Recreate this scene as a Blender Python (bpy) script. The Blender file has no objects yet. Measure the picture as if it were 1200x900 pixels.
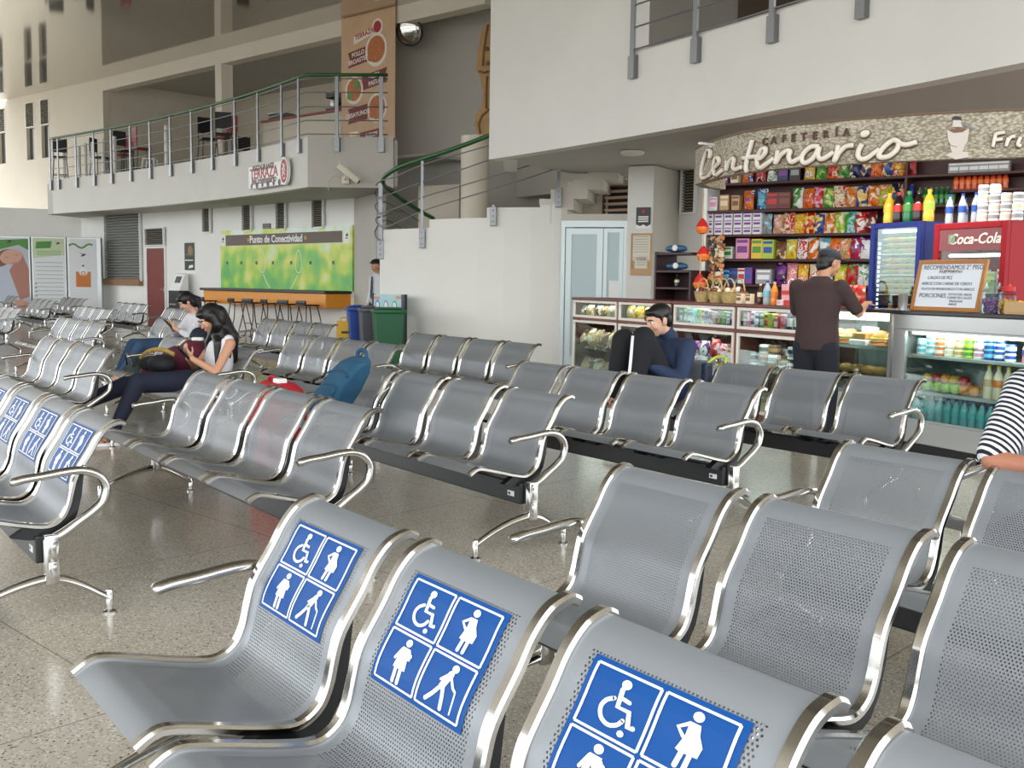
import bpy, bmesh, math, random
from math import sin, cos, pi, radians, sqrt, hypot, atan2
from mathutils import Vector, Matrix
rnd = random.Random(7)
SC = bpy.context.scene
COL = SC.collection
# ------------------------------------------------------------------ camera
F, PITCH, ROLL, TH, HC = 1220.0, 0.09739, 0.014685, 0.6353, 1.3306
U = Vector((sin(TH), -cos(TH), 0)); V = Vector((cos(TH), sin(TH), 0))
ROWROT = TH - pi / 2
def at(px, py, D):
    """point on the ground-frame ray through a photo pixel, D metres ahead of the camera"""
    a, b = px - 600, py - 450
    c, s = cos(ROLL), sin(ROLL)
    a, b = a * c + b * s, -a * s + b * c
    y = cos(PITCH) - (b / F) * sin(PITCH)
    z = -sin(PITCH) - (b / F) * cos(PITCH)
    t = D / y
    return Vector((a / F * t, D, HC + z * t))
def atz(px, py, z):
    p = at(px, py, 1.0)
    t = (z - HC) / (p.z - HC)
    return Vector((p.x * t, t, z))
cam = bpy.data.cameras.new('camera'); camo = bpy.data.objects.new('camera', cam); COL.objects.link(camo)
cam.sensor_width = 36; cam.lens = 36 * F / 1200; cam.clip_start = 0.05; cam.clip_end = 200
_R = Vector((cos(ROLL), sin(ROLL) * sin(PITCH), sin(ROLL) * cos(PITCH)))
_Z = Vector((0, sin(PITCH), cos(PITCH)))
_U = Vector((-sin(ROLL), 0, 0)) + cos(ROLL) * _Z
_F = Vector((0, cos(PITCH), -sin(PITCH)))
M = Matrix.Identity(4)
for i in range(3):
    M[i][0], M[i][1], M[i][2] = _R[i], _U[i], -_F[i]
M[2][3] = HC
camo.matrix_world = M
SC.camera = camo
SC.view_settings.view_transform = 'Standard'; SC.view_settings.look = 'None'
SC.view_settings.gamma = 1; SC.view_settings.use_curve_mapping = False
# ------------------------------------------------------------------ materials
def srgb(r, g, b):
    f = lambda c: (c / 255 / 12.92) if c / 255 <= .04045 else ((c / 255 + .055) / 1.055) ** 2.4
    return (f(r), f(g), f(b), 1)
MATS = {}
def mat(name, rgb, rough=.5, metal=0, spec=.5, noise=0, nscale=8, bump=0, bscale=60, emit=0, coat=0, alpha=1):
    if name in MATS: return MATS[name]
    m = bpy.data.materials.new(name); m.use_nodes = True; MATS[name] = m
    nt = m.node_tree; b = nt.nodes['Principled BSDF']
    c = srgb(*rgb); b.inputs['Base Color'].default_value = c
    b.inputs['Roughness'].default_value = rough; b.inputs['Metallic'].default_value = metal
    b.inputs['Specular IOR Level'].default_value = spec; b.inputs['Coat Weight'].default_value = coat
    b.inputs['Alpha'].default_value = alpha
    if emit:
        b.inputs['Emission Color'].default_value = c; b.inputs['Emission Strength'].default_value = emit
    if noise or bump:
        tc = nt.nodes.new('ShaderNodeTexCoord')
    if noise:
        n = nt.nodes.new('ShaderNodeTexNoise'); n.inputs['Scale'].default_value = nscale; n.inputs['Detail'].default_value = 4
        nt.links.new(tc.outputs['Object'], n.inputs['Vector'])
        r = nt.nodes.new('ShaderNodeValToRGB')
        r.color_ramp.elements[0].position = .3; r.color_ramp.elements[1].position = .7
        k = 1 - noise
        r.color_ramp.elements[0].color = (c[0] * k, c[1] * k, c[2] * k, 1); r.color_ramp.elements[1].color = c
        nt.links.new(n.outputs['Fac'], r.inputs['Fac']); nt.links.new(r.outputs['Color'], b.inputs['Base Color'])
    if bump:
        n2 = nt.nodes.new('ShaderNodeTexNoise'); n2.inputs['Scale'].default_value = bscale
        nt.links.new(tc.outputs['Object'], n2.inputs['Vector'])
        bm_ = nt.nodes.new('ShaderNodeBump'); bm_.inputs['Strength'].default_value = bump; bm_.inputs['Distance'].default_value = .01
        nt.links.new(n2.outputs['Fac'], bm_.inputs['Height']); nt.links.new(bm_.outputs['Normal'], b.inputs['Normal'])
    return m
def glass(name, tint=(235, 245, 242), refl=.08):
    if name in MATS: return MATS[name]
    m = bpy.data.materials.new(name); m.use_nodes = True; MATS[name] = m
    nt = m.node_tree; nt.nodes.clear(); N = nt.nodes.new; L = nt.links.new
    o = N('ShaderNodeOutputMaterial'); t = N('ShaderNodeBsdfTransparent'); g = N('ShaderNodeBsdfGlossy'); mx = N('ShaderNodeMixShader')
    fr = N('ShaderNodeFresnel'); fr.inputs['IOR'].default_value = 1.45
    ma = N('ShaderNodeMath'); ma.operation = 'MULTIPLY_ADD'; ma.inputs[1].default_value = .3; ma.inputs[2].default_value = refl * .05
    t.inputs['Color'].default_value = srgb(*tint); g.inputs['Roughness'].default_value = .02
    L(fr.outputs[0], ma.inputs[0]); L(ma.outputs[0], mx.inputs[0]); L(t.outputs[0], mx.inputs[1]); L(g.outputs[0], mx.inputs[2]); L(mx.outputs[0], o.inputs[0])
    return m
# ------------------------------------------------------------------ mesh builder
class MB:
    def __init__(s): s.v = []; s.f = []; s.mi = []; s.uv = {}; s.cur = 0
    def add(s, vs, fs, m=None):
        o = len(s.v); s.v += [Vector(p) for p in vs]
        m = s.cur if m is None else m
        for f in fs: s.f.append(tuple(i + o for i in f)); s.mi.append(m)
        return o
    def box(s, x0, x1, y0, y1, z0, z1, m=None, T=None):
        vs = [Vector((x, y, z)) for z in (z0, z1) for y in (y0, y1) for x in (x0, x1)]
        if T is not None: vs = [T @ p for p in vs]
        s.add(vs, [(0, 2, 3, 1), (4, 5, 7, 6), (0, 1, 5, 4), (2, 6, 7, 3), (0, 4, 6, 2), (1, 3, 7, 5)], m); return s
    def bbox(s, x0, x1, y0, y1, z0, z1, r=.01, m=None, T=None, seg=2):
        """bevelled box"""
        bm = bmesh.new(); bmesh.ops.create_cube(bm, size=1)
        for v in bm.verts: v.co = Vector(((x0 + x1) / 2 + v.co.x * (x1 - x0), (y0 + y1) / 2 + v.co.y * (y1 - y0), (z0 + z1) / 2 + v.co.z * (z1 - z0)))
        bmesh.ops.bevel(bm, geom=bm.edges[:], offset=min(r, .49 * min(x1 - x0, y1 - y0, z1 - z0)), segments=seg, affect='EDGES', profile=.5)
        bm.verts.index_update(); vs = [v.co.copy() for v in bm.verts]
        if T is not None: vs = [T @ p for p in vs]
        s.add(vs, [[v.index for v in f.verts] for f in bm.faces], m); bm.free(); return s
    def quad(s, a, b, c, d, m=None): s.add([a, b, c, d], [(0, 1, 2, 3)], m); return s
    def prism(s, poly, ext, m=None, cap=True):
        """poly: list of 3d points (planar); ext: vector"""
        n = len(poly); e = Vector(ext); vs = [Vector(p) for p in poly]; vs += [p + e for p in vs]
        fs = [(i, (i + 1) % n, (i + 1) % n + n, i + n) for i in range(n)]
        if cap: fs += [tuple(range(n - 1, -1, -1)), tuple(range(n, 2 * n))]
        s.add(vs, fs, m); return s
    def tube(s, path, r, n=10, m=None, cap=True, flat=None, up=None):
        """path of points; r scalar or list or list of (a,b) half-axes"""
        path = [Vector(p) for p in path]; k = len(path)
        rs = r if isinstance(r, (list, tuple)) else [r] * k
        vs = []; prev = None
        for i, p in enumerate(path):
            t = (path[min(i + 1, k - 1)] - path[max(i - 1, 0)])
            if t.length < 1e-9: t = Vector((0, 0, 1))
            t.normalize()
            if up is not None: a = Vector(up) - t * t.dot(Vector(up))
            elif prev is None:
                a = Vector((0, 0, 1)) if abs(t.z) < .9 else Vector((1, 0, 0)); a = a - t * a.dot(t)
            else: a = prev - t * prev.dot(t)
            if a.length < 1e-6: a = t.orthogonal()
            a.normalize(); prev = a; b = t.cross(a)
            ra, rb = rs[i] if isinstance(rs[i], (tuple, list)) else (rs[i], rs[i])
            for j in range(n):
                q = 2 * pi * j / n; vs.append(p + a * ra * cos(q) + b * rb * sin(q))
        fs = [(i * n + j, i * n + (j + 1) % n, (i + 1) * n + (j + 1) % n, (i + 1) * n + j) for i in range(k - 1) for j in range(n)]
        if cap: fs += [tuple(range(n - 1, -1, -1)), tuple((k - 1) * n + j for j in range(n))]
        s.add(vs, fs, m); return s
    def lathe(s, prof, c=(0, 0, 0), n=16, m=None, T=None, sx=1, sy=1):
        """prof: (r,z) list bottom to top"""
        c = Vector(c); vs = []
        for r, z in prof:
            for j in range(n):
                q = 2 * pi * j / n; vs.append(Vector((r * cos(q) * sx, r * sin(q) * sy, z)))
        vs = [(T @ p if T is not None else p + c) for p in vs]
        k = len(prof)
        fs = [(i * n + j, i * n + (j + 1) % n, (i + 1) * n + (j + 1) % n, (i + 1) * n + j) for i in range(k - 1) for j in range(n)]
        fs += [tuple(range(n - 1, -1, -1)), tuple((k - 1) * n + j for j in range(n))]
        s.add(vs, fs, m); return s
    def sphere(s, c, r, n=12, m=None, sz=1, T=None):
        prof = [(max(1e-4, r * sin(pi * i / (n // 2 + 1))), -r * sz * cos(pi * i / (n // 2 + 1))) for i in range(0, n // 2 + 2)]
        return s.lathe(prof, c, n, m, T)
    def grid(s, rows, m=None, closed=False):
        """rows: list of equal length point lists"""
        n = len(rows[0]); vs = [p for r in rows for p in r]
        fs = [(i * n + j, i * n + j + 1, (i + 1) * n + j + 1, (i + 1) * n + j) for i in range(len(rows) - 1) for j in range(n - 1)]
        s.add(vs, fs, m); return s
    def xform(s, T): s.v = [T @ p for p in s.v]; return s
    def mesh(s, name, mats, smooth=False, fix=True):
        me = bpy.data.meshes.new(name); me.from_pydata([tuple(p) for p in s.v], [], s.f)
        for m in (mats if isinstance(mats, (list, tuple)) else [mats]): me.materials.append(m)
        me.polygons.foreach_set('material_index', s.mi)
        if fix:
            bm = bmesh.new(); bm.from_mesh(me); bmesh.ops.recalc_face_normals(bm, faces=bm.faces[:]); bm.to_mesh(me); bm.free()
        if smooth:
            me.polygons.foreach_set('use_smooth', [True] * len(me.polygons))
            if smooth is not True: me.set_sharp_from_angle(angle=radians(smooth))
        me.update(); return me
    def build(s, name, mats, parent=None, smooth=False, world=False, fix=True):
        if world and parent is not None:
            R = Matrix.Rotation(-parent.rotation_euler.z, 4, 'Z') @ Matrix.Translation(-Vector(parent.location)); s.xform(R)
        return link(name, s.mesh(name, mats, smooth, fix), parent)
def link(name, me, parent=None):
    o = bpy.data.objects.new(name, me); COL.objects.link(o)
    if parent is not None: o.parent = parent
    return o
def tag(o, label, cat, group=None):
    o['label'] = label; o['category'] = cat
    if group: o['group'] = group
    return o
def thing(name, label, cat, loc=(0, 0, 0), rz=0, group=None):
    o = bpy.data.objects.new(name, None); COL.objects.link(o); o.empty_display_size = .1
    o.location = loc; o.rotation_euler = (0, 0, rz)
    return tag(o, label, cat, group)
def struct(name, mb, m, smooth=False, parent=None, fix=True):
    o = mb.build(name, m, parent, smooth, fix=fix)
    if parent is None: o['kind'] = 'structure'
    return o
KIDS = {}
def kids(o):
    return [c for c in bpy.data.objects if c.parent == o]
def copy_tree(o, parent=None, ch=None):
    """a thing with its parts and sub-parts"""
    c = o.copy(); COL.objects.link(c)
    if parent is not None: c.parent = parent
    for k in o.children: copy_tree(k, c)
    return c
def text_into(mb, s, size, T, ext=.002, m=None, align='CENTER', bold=0):
    """flat lettering: text in local XY plane mapped by matrix T"""
    cu = bpy.data.curves.new('t', 'FONT'); cu.body = s; cu.size = size; cu.align_x = align; cu.align_y = 'CENTER'
    cu.extrude = ext; cu.offset = bold; cu.resolution_u = 3
    ob = bpy.data.objects.new('t', cu); COL.objects.link(ob)
    dg = bpy.context.evaluated_depsgraph_get(); me = bpy.data.meshes.new_from_object(ob.evaluated_get(dg))
    mb.add([T @ v.co for v in me.vertices], [list(p.vertices) for p in me.polygons], m)
    bpy.data.objects.remove(ob); bpy.data.curves.remove(cu); bpy.data.meshes.remove(me)
def frame(o, x, z):
    """matrix with origin o, local X along x, local Y along z, local Z toward x cross z"""
    x = Vector(x).normalized(); z = Vector(z); z = (z - x * z.dot(x)).normalized(); n = x.cross(z)
    T = Matrix.Identity(4)
    for i in range(3): T[i][0], T[i][1], T[i][2], T[i][3] = x[i], z[i], n[i], o[i]
    return T
def crom(P, k=4, closed=False):
    P = [Vector(p) for p in P]; out = []; n = len(P)
    for i in range(n if closed else n - 1):
        if closed: a, b, c, d = P[i - 1], P[i], P[(i + 1) % n], P[(i + 2) % n]
        else: a, b, c, d = P[max(i - 1, 0)], P[i], P[i + 1], P[min(i + 2, n - 1)]
        for j in range(k):
            t = j / k
            out.append(.5 * ((2 * b) + (c - a) * t + (2 * a - 5 * b + 4 * c - d) * t * t + (3 * b - a - 3 * c + d) * t ** 3))
    if not closed: out.append(P[-1])
    return out
def stroke2d(pts, w, cap=True):
    """thick polyline in 2d -> list of convex polygons"""
    polys = []
    for (x0, y0), (x1, y1) in zip(pts, pts[1:]):
        L = hypot(x1 - x0, y1 - y0) or 1e-6; nx, ny = -(y1 - y0) / L * w / 2, (x1 - x0) / L * w / 2
        polys.append([(x0 + nx, y0 + ny), (x0 - nx, y0 - ny), (x1 - nx, y1 - ny), (x1 + nx, y1 + ny)])
    if cap:
        for x, y in pts: polys.append(circ2d(x, y, w / 2, 8))
    return polys
def circ2d(x, y, r, n=14): return [(x + r * cos(2 * pi * i / n), y + r * sin(2 * pi * i / n)) for i in range(n)]
ORD = ['leftmost', 'second from the left', 'third from the left', 'fourth from the left', 'fifth from the left', 'sixth from the left', 'seventh from the left', 'eighth from the left', 'ninth from the left', 'tenth from the left', 'eleventh from the left', 'twelfth from the left', 'thirteenth from the left', 'fourteenth from the left', 'fifteenth from the left', 'sixteenth from the left', 'seventeenth from the left', 'eighteenth from the left', 'nineteenth from the left', 'twentieth from the left', 'twenty-first from the left', 'twenty-second from the left']
# ------------------------------------------------------------------ shell materials
def wall_mat(name, rgb, k=.05):
    return mat(name, rgb, rough=.75, spec=.3, noise=k, nscale=1.3, bump=.04, bscale=25)
WHITE = wall_mat('white_wall_paint', (226, 224, 218))
CREAM = wall_mat('cream_wall_paint', (226, 218, 202))
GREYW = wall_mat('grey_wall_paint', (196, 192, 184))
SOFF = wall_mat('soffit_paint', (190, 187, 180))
CHROME = mat('polished_chrome', (200, 198, 194), rough=.13, metal=1)
STEEL = mat('brushed_steel', (176, 178, 178), rough=.3, metal=.9, noise=.1, nscale=20)
DKSTEEL = mat('rail_post_steel', (128, 130, 132), rough=.35, metal=.8)
GREENP = mat('green_handrail_paint', (34, 92, 44), rough=.3)
BLACK = mat('black_plastic', (18, 18, 20), rough=.4)
BLACKM = mat('black_powder_metal', (16, 17, 20), rough=.35)
WHITEP = mat('white_plastic', (238, 238, 236), rough=.4)
def floor_mat():
    m = bpy.data.materials.new('polished_terrazzo'); m.use_nodes = True; nt = m.node_tree; N = nt.nodes.new; L = nt.links.new
    b = nt.nodes['Principled BSDF']; tc = N('ShaderNodeTexCoord'); mp = N('ShaderNodeMapping'); mp.inputs['Rotation'].default_value = (0, 0, -ROWROT - .18)
    L(tc.outputs['Object'], mp.inputs['Vector'])
    def speck(scale, rad, keep, off):
        mv = N('ShaderNodeVectorMath'); mv.operation = 'ADD'; mv.inputs[1].default_value = (off, off, 0); L(mp.outputs[0], mv.inputs[0])
        v = N('ShaderNodeTexVoronoi'); v.voronoi_dimensions = '2D'; v.inputs['Scale'].default_value = scale; L(mv.outputs[0], v.inputs['Vector'])
        n_ = N('ShaderNodeTexNoise'); n_.inputs['Scale'].default_value = scale * 1.7; L(mv.outputs[0], n_.inputs['Vector'])
        a = N('ShaderNodeMath'); a.operation = 'MULTIPLY_ADD'; a.inputs[1].default_value = .35; L(n_.outputs['Fac'], a.inputs[0]); L(v.outputs['Distance'], a.inputs[2])
        l = N('ShaderNodeMath'); l.operation = 'LESS_THAN'; L(a.outputs[0], l.inputs[0]); l.inputs[1].default_value = rad
        sp = N('ShaderNodeSeparateColor'); L(v.outputs['Color'], sp.inputs[0]); k = N('ShaderNodeMath'); k.operation = 'LESS_THAN'; L(sp.outputs[0], k.inputs[0]); k.inputs[1].default_value = keep
        m_ = N('ShaderNodeMath'); m_.operation = 'MULTIPLY'; L(l.outputs[0], m_.inputs[0]); L(k.outputs[0], m_.inputs[1]); return m_.outputs[0]
    n = N('ShaderNodeTexNoise'); n.inputs['Scale'].default_value = .55; n.inputs['Detail'].default_value = 5; L(mp.outputs[0], n.inputs['Vector'])
    base = N('ShaderNodeValToRGB'); base.color_ramp.elements[0].position = .3; base.color_ramp.elements[1].position = .7
    base.color_ramp.elements[0].color = srgb(164, 157, 143); base.color_ramp.elements[1].color = srgb(184, 177, 163); L(n.outputs['Fac'], base.inputs['Fac'])
    def mix(c, f, col):
        x = N('ShaderNodeMix'); x.data_type = 'RGBA'; L(f, x.inputs['Factor']); L(c, x.inputs['A']); x.inputs['B'].default_value = srgb(*col); return x.outputs['Result']
    c = mix(base.outputs[0], speck(60, .5, .45, 3), (198, 192, 178)); c = mix(c, speck(75, .44, .25, 7), (142, 132, 116)); c = mix(c, speck(48, .36, .13, 11), (84, 74, 62)); c = mix(c, speck(95, .4, .14, 17), (100, 90, 78))
    br = N('ShaderNodeTexBrick'); br.offset = 0; br.inputs['Scale'].default_value = 1; br.inputs['Mortar Size'].default_value = .004; br.inputs['Brick Width'].default_value = 1.5; br.inputs['Row Height'].default_value = 1.5; br.inputs['Mortar Smooth'].default_value = .2
    br.inputs['Color1'].default_value = br.inputs['Color2'].default_value = (0, 0, 0, 1); br.inputs['Mortar'].default_value = (.55, .55, .55, 1)
    L(mp.outputs[0], br.inputs['Vector']); c = mix(c, br.outputs['Color'], (70, 64, 56))
    L(c, b.inputs['Base Color'])
    n3 = N('ShaderNodeTexNoise'); n3.inputs['Scale'].default_value = 2.2; L(mp.outputs[0], n3.inputs['Vector'])
    rr = N('ShaderNodeMapRange'); rr.inputs['To Min'].default_value = .1; rr.inputs['To Max'].default_value = .24; L(n3.outputs['Fac'], rr.inputs['Value']); L(rr.outputs[0], b.inputs['Roughness'])
    b.inputs['Specular IOR Level'].default_value = .5
    return m
def ceil_mat():
    m = bpy.data.materials.new('glossy_ceiling_slats'); m.use_nodes = True; nt = m.node_tree; N = nt.nodes.new; L = nt.links.new
    b = nt.nodes['Principled BSDF']; b.inputs['Base Color'].default_value = srgb(206, 202, 194); b.inputs['Metallic'].default_value = .8; b.inputs['Roughness'].default_value = .07
    tc = N('ShaderNodeTexCoord'); mp = N('ShaderNodeMapping'); mp.inputs['Rotation'].default_value = (0, 0, .72); L(tc.outputs['Object'], mp.inputs['Vector'])
    w = N('ShaderNodeTexWave'); w.inputs['Scale'].default_value = 1.6; w.wave_profile = 'SAW'; L(mp.outputs[0], w.inputs['Vector'])
    bp = N('ShaderNodeBump'); bp.inputs['Strength'].default_value = .035; bp.inputs['Distance'].default_value = .02; L(w.outputs['Fac'], bp.inputs['Height']); L(bp.outputs[0], b.inputs['Normal'])
    return m
fl = MB(); fl.quad((-26, -8, 0), (14, -8, 0), (14, 36, 0), (-26, 36, 0)); struct('floor', fl, floor_mat(), fix=False)
ZC = 6.9
def cz(px, py, z): return atz(px, py, z)
# line where the upper wall meets the ceiling
UP = [cz(0, 119, ZC), cz(120, 92, ZC), cz(250, 60, ZC), cz(400, 23, ZC), cz(500, -1, ZC)]
d0 = (UP[0] - UP[1]).normalized(); UP0 = UP[0] + d0 * 9
ce = MB(); ce.prism([(-26, -2, ZC), (12, -2, ZC), (12, 34, ZC), (-26, 34, ZC)], (0, 0, .15)); struct('ceiling', ce, ceil_mat())
def xy(p, z): return Vector((p[0], p[1], z))
wn = Vector((.68, .73, 0))  # direction away from the hall, behind the left walls
def wallstrip(mb, pts, z0, z1, th=.2, n=None):
    for a, b in zip(pts, pts[1:]):
        e = (Vector((b[0], b[1], 0)) - Vector((a[0], a[1], 0))).normalized(); nn = Vector((-e.y, e.x, 0)) if n is None else n
        mb.prism([xy(a, z0), xy(b, z0), xy(b, z1), xy(a, z1)], nn * th)
    return mb
# upper wall left of the gallery, with three narrow louvred slots
SLOT_PX = [(-2, 6), (31, 40), (48.5, 57.5)]
def lerp(a, b, t): return a + (b - a) * t
def on_line(a, b, px, py=200):
    """point of the plan line a-b seen at column px"""
    d = at(px, py, 1.0); den = (b.x - a.x) - (b.y - a.y) * d.x
    t = (a.y * d.x - a.x) / den
    return Vector((a.x + (b.x - a.x) * t, a.y + (b.y - a.y) * t, 0))
_d = on_line(UP[0], UP[1], 44, 150).y; SZ = [at(44, y, _d).z for y in (186, 147, 119)]
upw = MB(); cuts = [UP0]
for a, b in SLOT_PX: cuts += [on_line(UP[0], UP[1], a, 155), on_line(UP[0], UP[1], b, 155)]
cuts.append(UP[1])
for k in range(len(cuts) - 1):
    if k % 2 == 0: wallstrip(upw, [cuts[k], cuts[k + 1]], 2.6 if k < 6 else 3.12, ZC)
    else: wallstrip(upw, [cuts[k], cuts[k + 1]], 2.6, SZ[0]); wallstrip(upw, [cuts[k], cuts[k + 1]], SZ[2], ZC)
struct('wall_upper_left', upw, CREAM)
DKGLASS = mat('dark_window_glass', (70, 70, 66), rough=.15)
LOUV = mat('louvre_blade_paint', (142, 136, 122), rough=.5)
LOUVBK = mat('louvre_dark_gap', (52, 48, 44), rough=.8)
def louvre(name, a, b, z0, z1, n, blade=LOUV, fr=WHITEP, depth=.08, proud=.0, bw=.34, gap=None):
    """slatted vent between plan points a and b"""
    a = Vector((a[0], a[1], 0)); b = Vector((b[0], b[1], 0)); e = (b - a).normalized(); nn = Vector((-e.y, e.x, 0)); a = a - nn * proud; b = b - nn * proud
    T = Matrix.Identity(4)
    for i in range(3): T[i][0], T[i][1], T[i][2], T[i][3] = e[i], nn[i], (0, 0, 1)[i], a[i]
    L = (b - a).length; bk = MB(); bk.box(0, L, depth, depth + .02, z0, z1, T=T); o = bk.build(name, gap or LOUVBK)
    f = MB(); w = .025
    f.box(-w, 0, -.015, depth, z0 - w, z1 + w, T=T); f.box(L, L + w, -.015, depth, z0 - w, z1 + w, T=T); f.box(0, L, -.015, depth, z0 - w, z0, T=T); f.box(0, L, -.015, depth, z1, z1 + w, T=T)
    f.build('vent_frame', fr, o)
    s = MB(); st = (z1 - z0) / n
    for i in range(n):
        zc = z0 + (i + .5) * st; R = T @ Matrix.Translation((0, depth * .35, zc)) @ Matrix.Rotation(radians(-30), 4, 'X')
        s.box(0, L, -st * bw, st * bw, -.004, .004, T=R)
    s.build('vent_blades', blade, o)
    return o
nwin = 0
def winlouvre(a, b, z0, z1, n, **k):
    global nwin
    nwin += 1; o = louvre('window_%d' % nwin, a, b, z0, z1, n, **k); o['kind'] = 'structure'; return o
for k, (a, b) in enumerate(SLOT_PX):
    o = winlouvre(on_line(UP[0], UP[1], a, 155), on_line(UP[0], UP[1], b, 155), SZ[1], SZ[2], 12, depth=.1)
    p, q = on_line(UP[0], UP[1], a, 155), on_line(UP[0], UP[1], b, 155)
    g = MB(); wallstrip(g, [p + wn * .1, q + wn * .1], SZ[0], SZ[1], .02); g.build('pane', DKGLASS, o)
# beam and columns of the upper gallery, rooms behind it
bm_ = MB(); wallstrip(bm_, [UP[1], UP[2], UP[3], UP[4], UP[4] + (UP[4] - UP[3]) * .6], ZC - .34, ZC, .32, wn); struct('trim_gallery_beam', bm_, CREAM)
cb = MB()
for px in (256,):
    p = on_line(UP[2] if px > 250 else UP[1], UP[3] if px > 250 else UP[2], px, 110); e = (UP[3] - UP[2]).normalized()
    cb.prism([xy(p - e * .14, 3.6), xy(p + e * .14, 3.6), xy(p + e * .14, ZC - .3), xy(p - e * .14, ZC - .3)], wn * .32)
struct('trim_gallery_column', cb, CREAM)
bw = MB(); A = UP[1] + wn * 4.2; B = UP[4] + wn * 4.2
wallstrip(bw, [A - (B - A) * .05, A + (B - A) * .78], 3.6, ZC, .2); struct('wall_gallery_back', bw, CREAM)
bs = MB(); A2 = UP[1] + (UP[1] - UP[2]).normalized() * .02; bs.prism([xy(A2, 3.6), xy(A2 + wn * 4.2, 3.6), xy(A2 + wn * 4.2, ZC), xy(A2, ZC)], (UP[1] - UP[2]).normalized() * .2); struct('wall_gallery_side', bs, CREAM)
gd = on_line(A, B, 174, 140); ge = on_line(A, B, 210, 140); m_ = MB(); wallstrip(m_, [gd - wn * .04, ge - wn * .04], 3.9, 6.1, .03); gdo = m_.build('door_4', mat('pale_green_door', (150, 158, 132), rough=.5)); gdo['kind'] = 'structure'; m_ = MB(); ee = (ge - gd) * .08; wallstrip(m_, [gd - wn * .06 + ee, ge - wn * .06 - ee], 4.9, 5.95, .02); m_.build('door_glass', mat('dark_door_glass', (92, 92, 74), rough=.2), gdo)
gc = MB(); gc.prism([xy(UP[1], ZC - .06), xy(UP[4], ZC - .06), xy(UP[4] + wn * 4.2, ZC - .06), xy(UP[1] + wn * 4.2, ZC - .06)], (0, 0, .05)); struct('ceiling_gallery', gc, GREYW)
# ground floor wall under the gallery
GW = [at(97, 330, 31.7), at(415, 300, 22.5)]
def gw(px, py=300): return on_line(GW[0], GW[1], px, py)
gwall = MB(); wallstrip(gwall, [GW[0], GW[1]], 0, 3.3, .2); struct('wall_far', gwall, wall_mat('lifted_white_paint', (244, 244, 240)))  # white lifted to make up for weak light under the balcony
lw = MB(); LW0 = Vector((-24, 27.6, 0)); wallstrip(lw, [LW0, Vector((GW[0].x, GW[0].y, 0))], 0, 3.3, .2); struct('wall_left', lw, wall_mat('lifted_white_paint', (244, 244, 240)))
# gallery balcony: rail line at z 5.1 gives the plan
BAL = [cz(60, 163, 5.1), cz(90, 158, 5.1), cz(150, 147, 5.1), cz(233, 128, 5.1), cz(300, 109, 5.1), cz(360, 88, 5.1)]
BAL = [xy(p, 0) for p in crom(BAL, 4)]
BALR = [BAL[-1], xy(at(455, 100, 19.7), 0)]
fascia = MB(); zb0, zb1 = 3.05, 3.98
wallstrip(fascia, BAL, zb0, zb1, .18); struct('wall_balcony_front', fascia, WHITE, smooth=30)
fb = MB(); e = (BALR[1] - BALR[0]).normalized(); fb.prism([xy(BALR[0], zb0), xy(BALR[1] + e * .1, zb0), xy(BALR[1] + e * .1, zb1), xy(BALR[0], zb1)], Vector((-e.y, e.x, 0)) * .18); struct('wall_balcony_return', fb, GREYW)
sl = MB(); back = [xy(GW[0] + wn * .1, 0), xy(GW[1] + wn * .1, 0)]
poly = [BAL[0] + Vector((-.5, .8, 0))] + [p + wn * .1 for p in BAL] + [BALR[1] + e * .1 + wn * .1, xy(at(443, 228, 22.0), 0)] + [back[1], back[0]]
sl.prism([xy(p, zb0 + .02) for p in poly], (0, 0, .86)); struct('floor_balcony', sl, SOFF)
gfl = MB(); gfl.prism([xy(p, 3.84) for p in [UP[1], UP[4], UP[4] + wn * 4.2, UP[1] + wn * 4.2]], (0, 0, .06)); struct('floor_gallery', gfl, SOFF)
# return wall beyond the counter and wall behind the stair
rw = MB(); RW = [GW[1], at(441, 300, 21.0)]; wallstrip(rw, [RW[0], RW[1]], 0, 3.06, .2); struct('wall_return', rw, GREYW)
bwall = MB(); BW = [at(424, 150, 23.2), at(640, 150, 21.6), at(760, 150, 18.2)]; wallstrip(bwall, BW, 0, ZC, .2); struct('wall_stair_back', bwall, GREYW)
# upper hall wall above the shop: tall part then balcony band
FZ = 3.05
FL = [cz(573, 187, FZ), cz(640, 176.5, FZ), cz(742, 159.5, FZ), cz(850, 140.5, FZ), cz(962, 119, FZ), cz(1080, 97, FZ), cz(1200, 73, FZ), cz(1340, 45, FZ)]
FL = [xy(p, 0) for p in FL]
hw = MB(); wallstrip(hw, FL[:3], FZ, ZC, .2); struct('wall_upper_right', hw, WHITE)
hb = MB(); wallstrip(hb, FL[2:], FZ, 4.02, .2); struct('wall_balcony_right', hb, WHITE)
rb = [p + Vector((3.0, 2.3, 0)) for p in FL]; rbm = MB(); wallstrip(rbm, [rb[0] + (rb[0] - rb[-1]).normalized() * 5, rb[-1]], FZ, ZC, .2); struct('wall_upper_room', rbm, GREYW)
q0, q1 = on_line(rb[0], rb[-1], 868, 10), on_line(rb[0], rb[-1], 935, 10); bp_ = MB(); wallstrip(bp_, [q0 - Vector((.05, .04, 0)), q1 - Vector((.05, .04, 0))], 3.9, 6.2, .03); struct('door_3', bp_, mat('brown_door_panel', (96, 78, 62), rough=.5))
sd = MB(); wallstrip(sd, [FL[0] + Vector((.2, .1, 0)), FL[0] + Vector((.2, 1.6, 0))], FZ, ZC, .2, Vector((1, 0, 0))); struct('wall_upper_side', sd, WHITE)
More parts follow.
